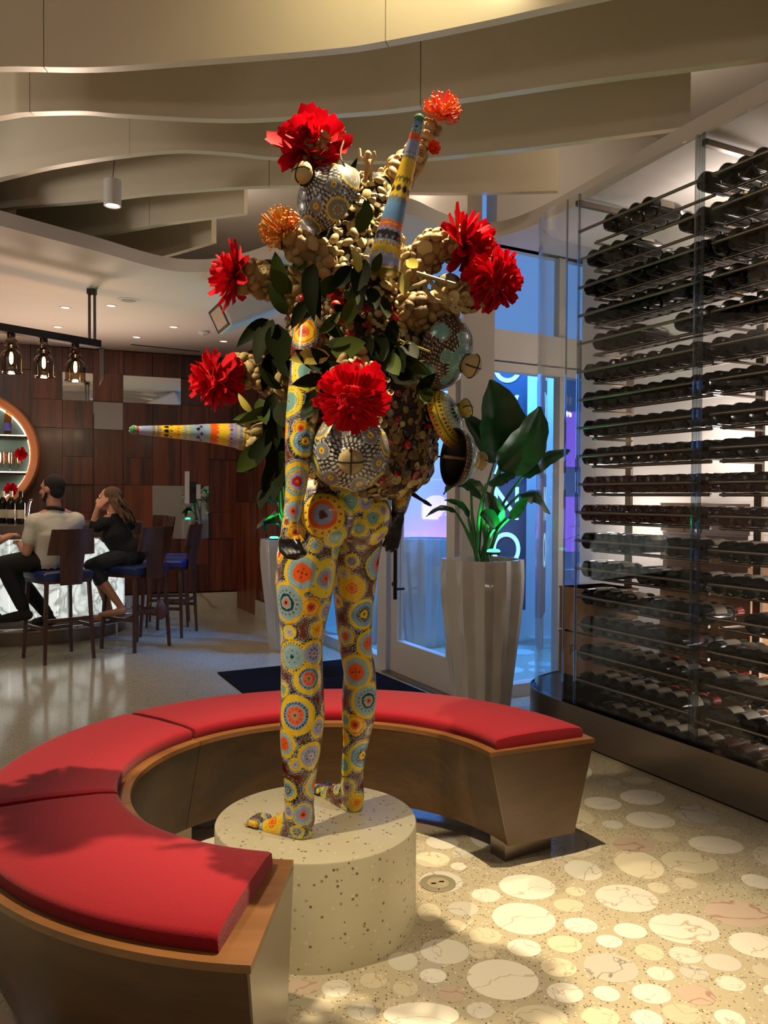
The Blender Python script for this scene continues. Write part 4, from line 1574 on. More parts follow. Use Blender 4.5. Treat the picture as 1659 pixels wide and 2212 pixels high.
for zz_ in (0.19, -0.225):
    hw = math.sqrt(0.60 ** 2 - zz_ ** 2)
    mb = MB(); mb.box((0, zz_, 0.19), (2 * hw, 0.035, 0.28), None); o = mb.build('shelf', M['darkmetal'], niche); o.matrix_local = nm_
    mb = MB(); mb.box((0, zz_ + 0.02, 0.32), (2 * hw - 0.01, 0.012, 0.02)); o = mb.build('shelf_light', M['led'], niche); o.matrix_local = nm_


def niche_pt(x, y, z):
    return nm_ @ Vector((x, y, z)) + Vector((nc.x, nc.y, NZ))


gp = [(0.034, 0), (0.034, 0.004), (0.006, 0.01), (0.005, 0.07), (0.03, 0.09), (0.044, 0.13), (0.046, 0.17), (0.042, 0.22)]
gm = None
for i in range(6):
    p = niche_pt(0.47 - 0.088 * i, -0.205, 0.2 + 0.03 * (i % 2))
    o = empty('goblet', p, 0, '%s cut glass goblet from the rim on the lower niche shelf' % ORD[i], 'goblet', 'goblets on the niche shelf')
    mb = MB(); mb.lathe([(0.046, 0.09), (0.048, 0.17), (0.043, 0.225), (0.040, 0.225), (0.043, 0.17), (0.0415, 0.1)], 20, fl=lambda a, r, z: r * (1 + 0.05 * math.cos(10 * a))); mb.build('bowl', M['goblet'], o, smooth=40)
    mb = MB(); mb.lathe([(0.036, 0), (0.034, 0.005), (0.007, 0.012), (0.006, 0.05), (0.014, 0.06), (0.006, 0.07), (0.02, 0.09)], 16); mb.build('stem', M['goblet'], o, smooth=40)


def standing_bottle(p, label, cap='label', lab='label', glass='bottle', s=1.0, group=None):
    o = empty('liquor_bottle', p, 0, label, 'bottle', group)
    mb = MB(); mb.lathe([(max(r * s, 0.0006), z * s) for r, z in bp] + [(0.0145 * s, 0.3 * s)], 18); mb.build('bottle_body', M[glass], o, smooth=40)
    mb = MB(); mb.lathe([(0.0385 * s, 0.05 * s), (0.0385 * s, 0.13 * s)], 18, cap=False); mb.build('label', M[lab], o, smooth=40)
    mb = MB(); mb.lathe([(0.0165 * s, 0.235 * s), (0.0165 * s, 0.302 * s), (0.001, 0.303 * s)], 14); mb.build('capsule', M[cap], o, smooth=40)
    return o


M['amber'] = glassy('amber_glass', (0.75, 0.42, 0.22, 1), 1.5, 1.5)
M['bluelab'] = pmat('label_blue', srgb(70, 80, 170), 0.6, var=0.1, scale=30)
standing_bottle(niche_pt(0.36, 0.208, 0.22), 'amber spirit bottle with a blue label on the upper niche shelf', 'cap_black', 'bluelab', 'amber', 1.15)
for i, (px, lb) in enumerate(((6, 'dark wine bottle at the edge of the picture on the bar'), (24, 'dark wine bottle with cream capsule between two others on the bar'), (45, 'dark wine bottle with pale label nearest the seated man'))):
    p = W(px, 1132, 8.0 - 0.1 * i)
    standing_bottle(Vector((p.x, p.y, 1.141)), lb, 'label' if i < 2 else 'cap_black', 'label', 'bottle', 1.05, 'wine bottles standing on the bar')
tp = W(58, 1132, 7.75)
tap = empty('beer_tap', (tp.x, tp.y, 1.141), 0, 'slender chrome tap standing on the bar beside the bottles', 'tap')
mb = MB(); mb.lathe([(0.03, 0), (0.03, 0.01), (0.014, 0.02)], 16); mb.build('base', M['chrome'], tap)
mb = MB(); mb.tube(crom([(0, 0, 0.01), (0.01, 0, 0.12), (0.03, 0, 0.22), (0.06, 0, 0.235)], 5), 0.012, 10); mb.build('spout', M['chrome'], tap, smooth=50)


def petal_mesh(name, l, w, curl, n=5, cup=0.25, tip=0.55):
    vs, fs = [], []
    for i in range(n + 1):
        t_ = i / n
        ww = w * (0.25 + 0.75 * math.sin(PI * min(1, t_ * 0.55 + 0.12))) * (1 if t_ < 0.8 else (tip + (1 - tip) * (1 - t_) / 0.2))
        x = l * t_
        z = curl * l * (t_ ** 2)
        for s_ in (-1, 0, 1):
            vs.append((x, s_ * ww / 2, z + (cup * ww if s_ else 0)))
    for i in range(n):
        for j in (0, 1):
            fs.append((i * 3 + j, i * 3 + j + 1, (i + 1) * 3 + j + 1, (i + 1) * 3 + j))
    me = bpy.data.meshes.new(name)
    me.from_pydata(vs, [], fs)
    me.shade_smooth()
    me.materials.append(M['redpetal'])
    return me


PET = [petal_mesh('petal', 0.06, 0.032, c_, tip=t_) for c_, t_ in ((0.15, 0.8), (0.35, 0.75), (0.6, 0.65), (-0.1, 0.85))]


def flower(p, d, r, parent, name='red_flower', layers=4, origin=(0, 0, 0), per=13, droop=0.0, slim=1.0, label=None):
    """layered bloom facing direction d; petals are children of the flower heart"""
    mb = MB(); mb.ell((0, 0, 0), (r * 0.22, r * 0.22, r * 0.2), nu=10, nv=6)
    o = mb.build(name, M['redpetal'], parent, label=label)
    base = at(Vector(p) - Vector(origin), d)
    o.matrix_local = base
    for k_ in range(layers):
        f_ = k_ / max(1, layers - 1)
        el = math.radians(-12 - droop + 78 * f_)
        cnt = max(5, int(per * (1 - 0.45 * f_)))
        for i in range(cnt):
            a = 2 * PI * (i + 0.5 * (k_ % 2) + random.uniform(-.2, .2)) / cnt
            q = link('petal', PET[random.choice((0, 1, 2, 3) if k_ < layers - 1 else (1, 2))], o)
            s_ = r / 0.066 * (1 - 0.38 * f_) * random.uniform(0.86, 1.12)
            q.matrix_local = Matrix.Rotation(a, 4, 'Z') @ Matrix.Rotation(-(el + random.uniform(-.16, .16)), 4, 'Y') @ Matrix.Rotation(random.uniform(-.3, .3), 4, 'X') @ Matrix.Translation((r * 0.08, 0, 0)) @ Matrix.Diagonal((s_, s_ * slim * random.uniform(.85, 1.15), s_, 1))
    return o


def mum(p, d, r, parent, origin, n=76, start=0.40, scale=0.62, lo=-40, slim=0.95):
    """dense domed bloom: petals on a spiral over a ball, each a child of the flower heart"""
    mb = MB(); mb.ell((0, 0, 0), (r * 0.42,) * 3, nu=12, nv=8)
    o = mb.build('red_flower', M['redpetal'], parent)
    o.matrix_local = at(Vector(p) - Vector(origin), d)
    for i in range(n):
        f_ = (i + 0.5) / n
        z_ = math.sin(math.radians(lo)) + (1 - math.sin(math.radians(lo))) * f_
        el = math.asin(min(0.999, z_))
        a = i * 2.39996
        q = link('petal', PET[random.choice((0, 1, 3, 3))], o)
        s_ = r / 0.06 * scale * random.uniform(0.85, 1.15) * (1 - 0.25 * max(0, z_))
        q.matrix_local = Matrix.Rotation(a, 4, 'Z') @ Matrix.Rotation(-el + random.uniform(-.25, .25), 4, 'Y') @ Matrix.Rotation(random.uniform(-.4, .4), 4, 'X') @ Matrix.Translation((r * start, 0, 0)) @ Matrix.Rotation(0.35, 4, 'Y') @ Matrix.Diagonal((s_, s_ * slim, s_, 1))
    return o


for (x_, y_, z_, lb) in ((0.50, -0.0, 0.3, 'red flower tucked at the rim above the goblets'), (0.40, -0.40, 0.40, 'red flower below the lower niche shelf')):
    fr_ = empty('cut_flower', niche_pt(x_, y_, z_), 0, lb, 'flower')
    flower((0, 0, 0), N_B.to_3d() + Vector((0.2, 0, 0.2)), 0.07, fr_, layers=3)
    mb = MB(); mb.tube([(0, 0, 0), (-0.02, 0.03, -0.05), (-0.04, 0.04, -0.09)], 0.004, 6); mb.build('stem', M['stalk'], fr_)

# --- pendant lamps on a dark beam
beam = empty('lamp_beam', (-2.5, 6.95, 2.72), 0, 'dark metal beam hung from the low ceiling over the bar', 'beam')
BMO = beam.location.copy()
bdir = Vector((-0.62, -0.78, 0)).normalized()
B0 = Vector((-2.47, 6.98, 2.72))
mb = MB(); mb.bar(B0, B0 + bdir * 3.4, 0.10, 0.06, up=(0, 0, 1)); mb.build('beam_body', M['darkmetal'], beam, origin=BMO)
for dx in (-0.02, 0.025):
    mb = MB(); mb.bar((B0.x + bdir.x * .06 + dx, B0.y + bdir.y * .06, 2.75), (B0.x + bdir.x * .06 + dx, B0.y + bdir.y * .06, SOF - 0.001), 0.014, 0.03); mb.build('hanger', M['darkmetal'], beam, origin=BMO)
mb = MB(); mb.box((B0.x + bdir.x * .06, B0.y + bdir.y * .06, SOF - 0.022), (0.07, 0.05, 0.042)); mb.build('ceiling_mount', M['darkmetal'], beam, origin=BMO)
mb = MB(); mb.add([(B0.x + 0.01, B0.y, 2.69), (B0.x + 0.05, B0.y, 2.69), (B0.x + 0.05, B0.y, 2.42), (B0.x + 0.01, B0.y, 2.36), (B0.x + 0.01, B0.y + .012, 2.69), (B0.x + 0.05, B0.y + .012, 2.69), (B0.x + 0.05, B0.y + .012, 2.42), (B0.x + 0.01, B0.y + .012, 2.36)], [(0, 1, 2, 3), (7, 6, 5, 4), (0, 4, 5, 1), (1, 5, 6, 2), (2, 6, 7, 3), (3, 7, 4, 0)]); mb.build('drop_bracket', M['darkmetal'], beam, origin=BMO)
M['filament'] = pmat('bulb_glow', srgb(255, 214, 150), 0.4, emit=(1.0, 0.70, 0.32, 1), estr=22)
for i, (px, nm) in enumerate(((163, 'smoked glass pendant lamp nearest the end of the beam'), (95, 'smoked glass pendant lamp in the middle of the three'), (25, 'smoked glass pendant lamp closest to the photo edge'))):
    # where the beam passes under this pixel column
    tb = 0.0
    k_ = (px - PCX) / FPX
    tb = (B0.x - k_ * B0.y) / (k_ * bdir.y - bdir.x)
    p = B0 + bdir * tb
    r = empty('pendant_lamp', (p.x, p.y, 2.69), 0, nm, 'pendant lamp', 'smoked glass pendant lamps')
    mb = MB(); mb.lathe([(0.03, 0.0), (0.03, -0.03), (0.022, -0.035)], 20); mb.build('cap', M['darkmetal'], r, smooth=40)
    mb = MB(); mb.lathe([(0.024, -0.03), (0.04, -0.045), (0.045, -0.055), (0.036, -0.07), (0.03, -0.078), (0.046, -0.09), (0.053, -0.105), (0.04, -0.12), (0.034, -0.128), (0.055, -0.14), (0.073, -0.165), (0.080, -0.2), (0.080, -0.295), (0.084, -0.305)], 32, cap=False); mb.build('glass_shade', M['smoke'], r, smooth=60)
    mb = MB(); mb.tube([(0.084 * math.cos(a), 0.084 * math.sin(a), -0.306) for a in [2 * PI * j / 32 for j in range(32)]], 0.0035, 6, closed=True); mb.build('shade_rim', M['smoke'], r, smooth=60)
    mb = MB(); mb.lathe([(0.004, -0.14), (0.012, -0.16), (0.015, -0.19), (0.013, -0.225), (0.004, -0.24)], 14); mb.build('bulb', M['filament'], r, smooth=60)
    mb = MB(); mb.lathe([(0.011, -0.12), (0.011, -0.145)], 12); mb.build('socket', M['darkmetal'], r)
    point('pendant_light', (p.x, p.y, 2.69 - 0.34), 7, (1.0, 0.72, 0.45), 0.03)
point('niche_light', tuple(niche_pt(0, 0.0, 0.5)), 10, (1.0, 0.62, 0.36), 0.1)
spot('bar_wash', (-3.3, 8.3, 1.25), (-3.0, 7.0, 3.2), 150, (1.0, 0.76, 0.60), 150, 0.8, 0.2)

# --- bar stools


def make_stool():
    root = empty('bar_stool', (0, 0, 0))
    mb = MB()
    prof = [(-0.215, 0.705), (-0.22, 0.72), (-0.22, 0.755), (-0.20, 0.772), (0, 0.782), (0.20, 0.772), (0.22, 0.755), (0.22, 0.72), (0.215, 0.705)]
    vs, fs = [], []
    ys = [(-0.215, 0.97), (-0.2, 1), (0, 1), (0.2, 1), (0.215, 0.97)]
    for (y, s_) in ys:
        for (x, z) in prof:
            vs.append((x * s_, y, 0.705 + (z - 0.705) * (1 if s_ == 1 else 0.8)))
    k = len(prof)
    for i in range(len(ys) - 1):
        for j in range(k - 1):
            fs.append((i * k + j, i * k + j + 1, (i + 1) * k + j + 1, (i + 1) * k + j))
        fs.append((i * k + k - 1, i * k, (i + 1) * k, (i + 1) * k + k - 1))
    fs += [tuple(range(k)), tuple((len(ys) - 1) * k + j for j in reversed(range(k)))]
    mb.add(vs, fs)
    mb.build('seat', M['blueseat'], root, smooth=40)
    mb = MB(); mb.box((0, 0, 0.688), (0.41, 0.41, 0.034)); mb.build('seat_frame', M['stoolwood'], root)
    # back of the stool faces -y: a wide top board tapering down to the seat
    mb = MB()
    pts = [(-0.10, 0.70), (0.10, 0.70), (0.105, 0.90), (0.20, 0.915), (0.17, 1.13), (-0.17, 1.13), (-0.20, 0.915), (-0.105, 0.90)]
    n = 8
    vs, fs = [], []

    def yy(x, z):
        return -0.215 - 0.06 * max(0, (z - 0.74)) / 0.4 - 0.03 + 0.9 * x * x

    cols = [-1 + 2 * i / n for i in range(n + 1)]
    zs = [(0.66, 0.095), (0.80, 0.10), (0.915, 0.105), (0.918, 0.205), (1.02, 0.195), (1.135, 0.18)]
    for off in (0, -0.016):
        for (z, hw) in zs:
            for c_ in cols:
                vs.append((c_ * hw, yy(c_ * hw, z) + off, z))
    nc_ = n + 1
    tot = nc_ * len(zs)
    for i in range(len(zs) - 1):
        for j in range(n):
            a = i * nc_ + j
            fs.append((a, a + 1, a + nc_ + 1, a + nc_))
            fs.append((tot + a + 1, tot + a, tot + a + nc_, tot + a + nc_ + 1))
    for j in range(n):
        fs.append((j + 1, j, tot + j, tot + j + 1))
        a = (len(zs) - 1) * nc_ + j
        fs.append((a, a + 1, tot + a + 1, tot + a))
    for i in range(len(zs) - 1):
        a = i * nc_
        fs.append((a, a + nc_, tot + a + nc_, tot + a))
        a = i * nc_ + n
        fs.append((a + nc_, a, tot + a, tot + a + nc_))
    mb.add(vs, fs)
    mb.build('backrest', M['stoolwood'], root, smooth=30)
    for sx in (-1, 1):
        for sy in (-1, 1):
            mb = MB()
            mb.bar((sx * 0.215, sy * 0.215, 0.0), (sx * 0.185, sy * 0.185, 0.70), 0.03, 0.03)
            # taper towards the floor
            v = mb.v
            c0 = Vector((sx * 0.215, sy * 0.215, 0.0))
            mb.v = [tuple(c0 + (Vector(p) - c0) * 0.8) if p[2] < 0.1 else tuple(p[:2]) + (p[2],) for p in v]
            mb.v = [(p[0], p[1], 0.0) if p[2] < 0.1 else p for p in mb.v]
            mb.build('leg', M['stoolwood'], root)
    for (a, b, z) in (((-1, -1), (1, -1), 0.36), ((-1, 1), (1, 1), 0.24), ((-1, -1), (-1, 1), 0.29), ((1, -1), (1, 1), 0.29)):
        f_ = 0.215 - 0.03 * z / 0.7
        mb = MB(); mb.bar((a[0] * f_, a[1] * f_, z), (b[0] * f_, b[1] * f_, z), 0.018, 0.03); mb.build('stretcher', M['stoolwood'], root)
    return root


st0 = make_stool()
stool_at = [(-2.83, 7.02, (-0.72, 0.69), 'walnut bar stool with blue seat carrying the man in the pale polo shirt'),
            (-2.32, 7.55, (-0.87, 0.5), 'walnut bar stool with blue seat carrying the woman in black'),
            (-2.20, 8.28, (-1.0, 0.12), 'empty blue-seated bar stool nearest the tall mirror'),
            (-2.38, 8.92, (-0.97, -0.2), 'empty bar stool behind the woman in black, lit by the bar'),
            (-3.62, 6.72, (-0.3, 0.95), 'walnut bar stool at the edge of the photo carrying the cropped person')]
for i, (x, y, d, lb) in enumerate(stool_at):
    o = st0 if i == 0 else copy_tree(st0)
    o.location = (x, y, 0)
    o.rotation_euler = (0, 0, math.atan2(d[1], d[0]) - PI / 2)
    tag(o, lb, 'stool', 'walnut bar stools with blue seats')

# handbag hanging from the back of the woman's stool
hb = empty('handbag', (-2.085, 7.55, 0.36), 0, 'small brown leather handbag hanging from the back of the woman\'s stool', 'handbag')
mb = MB(); mb.ell((0, 0, 0), (0.06, 0.045, 0.10), nu=14, nv=10); mb.v = [(p[0] * (1 - 0.35 * max(0, p[2]) / 0.1), p[1], p[2]) for p in mb.v]; mb.build('bag_body', M['bag'], hb, smooth=True)
mb = MB(); mb.tube(crom([(-0.03, 0, 0.07), (0.0, 0, 0.3), (0.035, -0.03, 0.56), (0.05, -0.03, 0.58), (0.045, 0.0, 0.3), (0.03, 0, 0.07)], 5), 0.005, 6); mb.build('strap', M['bag'], hb)

# ================================================================== PEOPLE


def voxel_body(name, mb, voxel, smooth=4, fac=0.5):
    """melt overlapping closed shapes into one continuous skin"""
    me = mb.mesh('tmp', recalc=False)
    o = bpy.data.objects.new('tmp', me)
    COL.objects.link(o)
    r = o.modifiers.new('r', 'REMESH')
    r.mode = 'VOXEL'
    r.voxel_size = voxel
    if smooth:
        s_ = o.modifiers.new('s', 'SMOOTH')
        s_.factor = fac
        s_.iterations = smooth
    dg = bpy.context.evaluated_depsgraph_get()
    dg.update()
    me2 = bpy.data.meshes.new_from_object(o.evaluated_get(dg))
    bpy.data.objects.remove(o)
    bpy.data.meshes.remove(me)
    me2.name = name
    me2.shade_smooth()
    return me2


def body_obj(name, mb, voxel, mat, parent, origin, smooth=4, label=None):
    o_ = Vector(origin)
    mb.v = [(p[0] - o_.x, p[1] - o_.y, p[2] - o_.z) for p in mb.v]
    me = voxel_body(name, mb, voxel, smooth)
    me.materials.clear()
    me.materials.append(M[mat])
    o = bpy.data.objects.new(name, me)
    COL.objects.link(o)
    o.parent = parent
    return tag(o, label)


def head(mb, c, f, up=(0, 0, 1), s=1.0):
    """head shapes: skull, jaw, nose, brow, ear, neck stub; returns axes"""
    f = Vector(f).normalized(); up = Vector(up)
    l = up.cross(f).normalized(); up = f.cross(l)
    R_ = Matrix(((f.x, l.x, up.x), (f.y, l.y, up.y), (f.z, l.z, up.z)))
    c = Vector(c)

    def q(x, y, z):
        return c + R_ @ (Vector((x, y, z)) * s)
    mb.ell(q(-0.012, 0, 0.03), (0.098 * s, 0.076 * s, 0.09 * s), R_, 18, 12)
    mb.ell(q(0.025, 0, -0.02), (0.066 * s, 0.060 * s, 0.08 * s), R_, 14, 10)
    mb.ell(q(0.062, 0, -0.078), (0.026 * s, 0.03 * s, 0.022 * s), R_, 10, 8)
    mb.ell(q(0.086, 0, -0.052), (0.013 * s, 0.024 * s, 0.007 * s), R_, 10, 8)
    mb.ell(q(0.085, 0, -0.064), (0.012 * s, 0.022 * s, 0.007 * s), R_, 10, 8)
    mb.capsule([q(0.083, 0, 0.028), q(0.100, 0, 0.0), q(0.110, 0, -0.018)], [0.009 * s, 0.011 * s, 0.013 * s], 10)
    mb.ell(q(0.078, 0.0, 0.04), (0.014 * s, 0.05 * s, 0.012 * s), R_, 10, 8)
    for sy in (-1, 1):
        mb.ell(q(-0.005, sy * 0.076, 0.0), (0.020 * s, 0.010 * s, 0.032 * s), R_, 10, 8)
        mb.ell(q(0.06, sy * 0.036, -0.02), (0.025 * s, 0.022 * s, 0.022 * s), R_, 10, 8)
    return q, R_


def hand(mb, w, d, palm_n, curl, s=1.0, thumb_side=1):
    """palm with four fingers of different length and a thumb"""
    d = Vector(d).normalized(); n = Vector(palm_n).normalized()
    sd_ = d.cross(n).normalized(); n = sd_.cross(d)
    w = Vector(w)
    for i in range(4):
        y = (i - 1.5) * 0.019 * s
        a = w + sd_ * y * 0.7
        b_ = w + d * 0.085 * s + sd_ * y
        mb.capsule([a, b_], [0.014 * s, 0.0115 * s], 8)
        ln = (0.072, 0.082, 0.076, 0.058)[i] * s
        p = b_
        dd = d.copy()
        pts, rr = [p], [0.0100 * s]
        for kk, fr in enumerate((0.45, 0.3, 0.25)):
            dd = (dd * math.cos(curl) + n * math.sin(curl)).normalized()
            nn = (n * math.cos(curl) - d * math.sin(curl))
            p = p + dd * ln * fr
            pts.append(p); rr.append((0.0092, 0.0086, 0.0076)[kk] * s)
        mb.capsule(pts, rr, 8)
    t0 = w + d * 0.03 * s - sd_ * 0.028 * s * thumb_side
    t1 = t0 + (d * 0.7 - sd_ * 0.7 * thumb_side + n * 0.3).normalized() * 0.04 * s
    t2 = t1 + (d * 0.9 - sd_ * 0.15 * thumb_side + n * 0.3).normalized() * 0.03 * s
    mb.capsule([w + d * 0.02 * s, t0, t1, t2], [0.014 * s, 0.0135 * s, 0.011 * s, 0.009 * s], 8)


def eyes(q, R_, parent, origin, s=1.0):
    for sy in (-1, 1):
        mb = MB(); mb.ell(q(0.083, sy * 0.032, 0.016), (0.006 * s, 0.012 * s, 0.0065 * s), R_, 8, 6)
        mb.build('eye', M['eye'], parent, origin=origin, smooth=True)
    mb = MB(); mb.ell(q(0.0965, 0, -0.058), (0.004 * s, 0.02 * s, 0.0035 * s), R_, 8, 6)
    mb.build('mouth', M['lip'], parent, origin=origin, smooth=True)


# --- man in the pale polo shirt
man = empty('person', (-2.83, 7.02, 0), 0, 'person in a pale polo shirt and black trousers, back turned, seated at the bar', 'person')
MO = man.location.copy()
HP = W(108, 1222, 7.02)
HP.z = 0.86
fm = Vector((-0.75, 0.66, 0)); lm = Vector((-0.66, -0.75, 0))
CH_ = W(112, 1150, 6.98); NK = W(118, 1103, 6.98)
SL = W(72, 1128, 6.86); SR = W(166, 1124, 7.14)
HC = W(112, 1058, 6.97)
EL = W(58, 1192, 6.84); HL = W(40, 1172, 7.3)
ER = W(150, 1190, 7.3); HR = W(100, 1170, 7.55)
KL = W(8, 1218, 6.80); KR = W(20, 1226, 7.35)
AL = W(52, 1316, 6.90); AR = W(104, 1328, 7.2)
hl = HP + lm * 0.09; hr = HP - lm * 0.09
sk = MB()
sk.capsule([HP, HP.lerp(CH_, 0.5), CH_, NK], [0.13, 0.125, 0.14, 0.06], 16)
sk.capsule([NK, NK.lerp(HC, 0.6)], [0.06, 0.056], 12)
qh, Rh = head(sk, HC, (-0.98, 0.18, -0.06))
for (s_, e_, h_) in ((SL, EL, HL), (SR, ER, HR)):
    sk.capsule([NK.lerp(s_, 0.4), s_, s_.lerp(e_, 0.5), e_], [0.055, 0.058, 0.050, 0.042], 12)
    sk.capsule([e_, e_.lerp(h_, 0.4), h_], [0.042, 0.042, 0.027], 12)
    hand(sk, h_, (h_ - e_), (0, 0, -1), 0.35)
for (h_, k_, a_) in ((hl, KL, AL), (hr, KR, AR)):
    sk.capsule([h_, h_.lerp(k_, 0.5), k_], [0.085, 0.078, 0.058], 12)
    sk.capsule([k_, k_.lerp(a_, 0.35), a_], [0.055, 0.055, 0.036], 12)
body_obj('body', sk, 0.009, 'skin', man, MO, 3)
cl = MB()
cl.capsule([HP + Vector((0, 0, 0.0)), HP.lerp(CH_, 0.45), CH_, CH_.lerp(NK, 0.55), NK - Vector((0, 0, 0.015))], [0.158, 0.155, 0.168, 0.115, 0.07], 18)
for (s_, e_) in ((SL, EL), (SR, ER)):
    cl.capsule([CH_.lerp(NK, 0.6), s_, s_.lerp(e_, 0.58)], [0.10, 0.074, 0.066], 14)
cl.capsule([CH_.lerp(SL, .5), CH_.lerp(SL, .9)], [0.12, 0.09], 14)
cl.capsule([CH_.lerp(SR, .5), CH_.lerp(SR, .9)], [0.12, 0.09], 14)
body_obj('polo_shirt', cl, 0.010, 'polo', man, MO, 5)
mb = MB(); mb.tube(crom([NK + Vector((0.068 * math.cos(a), 0.068 * math.sin(a), 0.012 - 0.014 * math.sin(a))) for a in [2 * PI * i / 10 for i in range(10)]], 3, True), 0.017, 8, closed=True)
mb.build('collar', M['navy'], man, origin=MO, smooth=60)
tr_ = MB()
tr_.capsule([HP - Vector((0, 0, 0.02)), HP + Vector((0, 0, 0.06))], [0.15, 0.14], 14)
for (h_, k_, a_) in ((hl, KL, AL), (hr, KR, AR)):
    tr_.capsule([h_, h_.lerp(k_, 0.5), k_], [0.10, 0.092, 0.073], 12)
    tr_.capsule([k_, k_.lerp(a_, 0.4), k_.lerp(a_, 0.92)], [0.072, 0.070, 0.056], 12)
body_obj('trousers', tr_, 0.010, 'blackcloth', man, MO, 4)
for a_, dd in ((AL, Vector((-0.95, -0.1, -0.12))), (AR, Vector((-0.8, 0.5, -0.1)))):
    sh = MB()
    sh.capsule([a_ + Vector((0.03, 0, -0.05)), a_ + dd * 0.08 + Vector((0, 0, -0.055)), a_ + dd * 0.2 + Vector((0, 0, -0.06))], [0.045, 0.046, 0.034], 12)
    sh.capsule([a_ + Vector((0.0, 0, 0.01)), a_ + Vector((0, 0, -0.03))], [0.045, 0.05], 12)
    body_obj('shoe', sh, 0.008, 'blackcloth', man, MO, 3)
hr_ = MB()
hr_.ell(qh(-0.028, 0, 0.044), (0.096, 0.084, 0.091), Rh, 18, 12)
hr_.ell(qh(-0.05, 0, -0.01), (0.06, 0.074, 0.07), Rh, 14, 10)
body_obj('hair', hr_, 0.008, 'hairdark', man, MO, 2)
bd_ = MB()
bd_.ell(qh(0.055, 0, -0.080), (0.036, 0.040, 0.026), Rh, 12, 8)
for sy in (-1, 1):
    bd_.capsule([qh(0.01, sy * 0.062, -0.02), qh(0.03, sy * 0.052, -0.06), qh(0.06, sy * 0.03, -0.08)], [0.012, 0.016, 0.014], 8)
body_obj('beard', bd_, 0.006, 'hairdark', man, MO, 2)
eyes(qh, Rh, man, MO)

# --- woman in black
wom = empty('person', (-2.32, 7.55, 0), 0, 'person in a black top with long wavy hair, chin on hand, seated at the bar', 'person')
WO = wom.location.copy()
HP = W(278, 1213, 7.55); HP.z = 0.85
CH_ = W(250, 1152, 7.52); NK = W(246, 1112, 7.50)
SL = W(218, 1132, 7.40); SR = W(282, 1132, 7.66)
HC = W(236, 1079, 7.50)
EL = W(198, 1148, 7.42); HL = W(212, 1096, 7.38)
ER = W(232, 1165, 7.80); HR = W(215, 1160, 7.92)
fw = Vector((-0.87, 0.5, 0)); lw_ = Vector((-0.5, -0.87, 0))
KL = W(196, 1222, 7.40); KR = W(204, 1220, 7.62)
AL = W(262, 1312, 7.42); AR = W(238, 1322, 7.6)
hl = HP + lw_ * 0.085; hr = HP - lw_ * 0.085
sk = MB()
sk.capsule([HP, HP.lerp(CH_, 0.5), CH_, NK], [0.12, 0.105, 0.12, 0.05], 16)
sk.capsule([NK, NK.lerp(HC, 0.6)], [0.05, 0.048], 12)
qh, Rh = head(sk, HC, (-0.99, -0.1, 0.0), s=0.95)
sk.capsule([NK.lerp(SL, 0.4), SL, SL.lerp(EL, 0.5), EL], [0.045, 0.046, 0.040, 0.034], 12)
sk.capsule([EL, EL.lerp(HL, 0.4), HL], [0.034, 0.034, 0.023], 12)
hand(sk, HL, (qh(0.03, 0.075, 0.0) - HL), Rh @ Vector((0, -1, 0)), 0.12, 0.92, thumb_side=-1)
sk.capsule([NK.lerp(SR, 0.4), SR, SR.lerp(ER, 0.5), ER], [0.045, 0.046, 0.040, 0.034], 12)
sk.capsule([ER, ER.lerp(HR, 0.4), HR], [0.034, 0.034, 0.023], 12)
hand(sk, HR, (-1, 0.2, 0.0), (0, 0, -1), 0.3, 0.9)
for (h_, k_, a_) in ((hl, KL, AL), (hr, KR, AR)):
    sk.capsule([h_, h_.lerp(k_, 0.5), k_], [0.08, 0.07, 0.05], 12)
    sk.capsule([k_, k_.lerp(a_, 0.35), a_], [0.048, 0.05, 0.03], 12)
    sk.capsule([a_ + Vector((0.02, 0, -0.03)), a_ + Vector((-0.08, -0.02, -0.05)), a_ + Vector((-0.18, -0.04, -0.06))], [0.034, 0.032, 0.02], 10)
body_obj('body', sk, 0.008, 'skin', wom, WO, 3)
cl = MB()
cl.capsule([HP + Vector((0, 0, 0.05)), HP.lerp(CH_, 0.5), CH_, CH_.lerp(NK, 0.55), NK - Vector((0, 0, 0.02))], [0.13, 0.125, 0.14, 0.095, 0.06], 18)
for (s_, e_, h_) in ((SL, EL, HL), (SR, ER, HR)):
    cl.capsule([CH_.lerp(NK, 0.6), s_, s_.lerp(e_, 0.5), e_, e_.lerp(h_, 0.35)], [0.08, 0.062, 0.055, 0.046, 0.042], 14)
body_obj('black_top', cl, 0.009, 'blackcloth', wom, WO, 4)
tr_ = MB()
tr_.capsule([HP - Vector((0, 0, 0.02)), HP + Vector((0, 0, 0.05))], [0.135, 0.128], 14)
for (h_, k_, a_) in ((hl, KL, AL), (hr, KR, AR)):
    tr_.capsule([h_, h_.lerp(k_, 0.5), k_], [0.092, 0.082, 0.064], 12)
    tr_.capsule([k_, k_.lerp(a_, 0.35)], [0.062, 0.06], 12)
body_obj('jeans', tr_, 0.009, 'denim', wom, WO, 4)
hr_ = MB()
hr_.ell(qh(-0.03, 0, 0.04), (0.092, 0.084, 0.086), Rh, 18, 12)
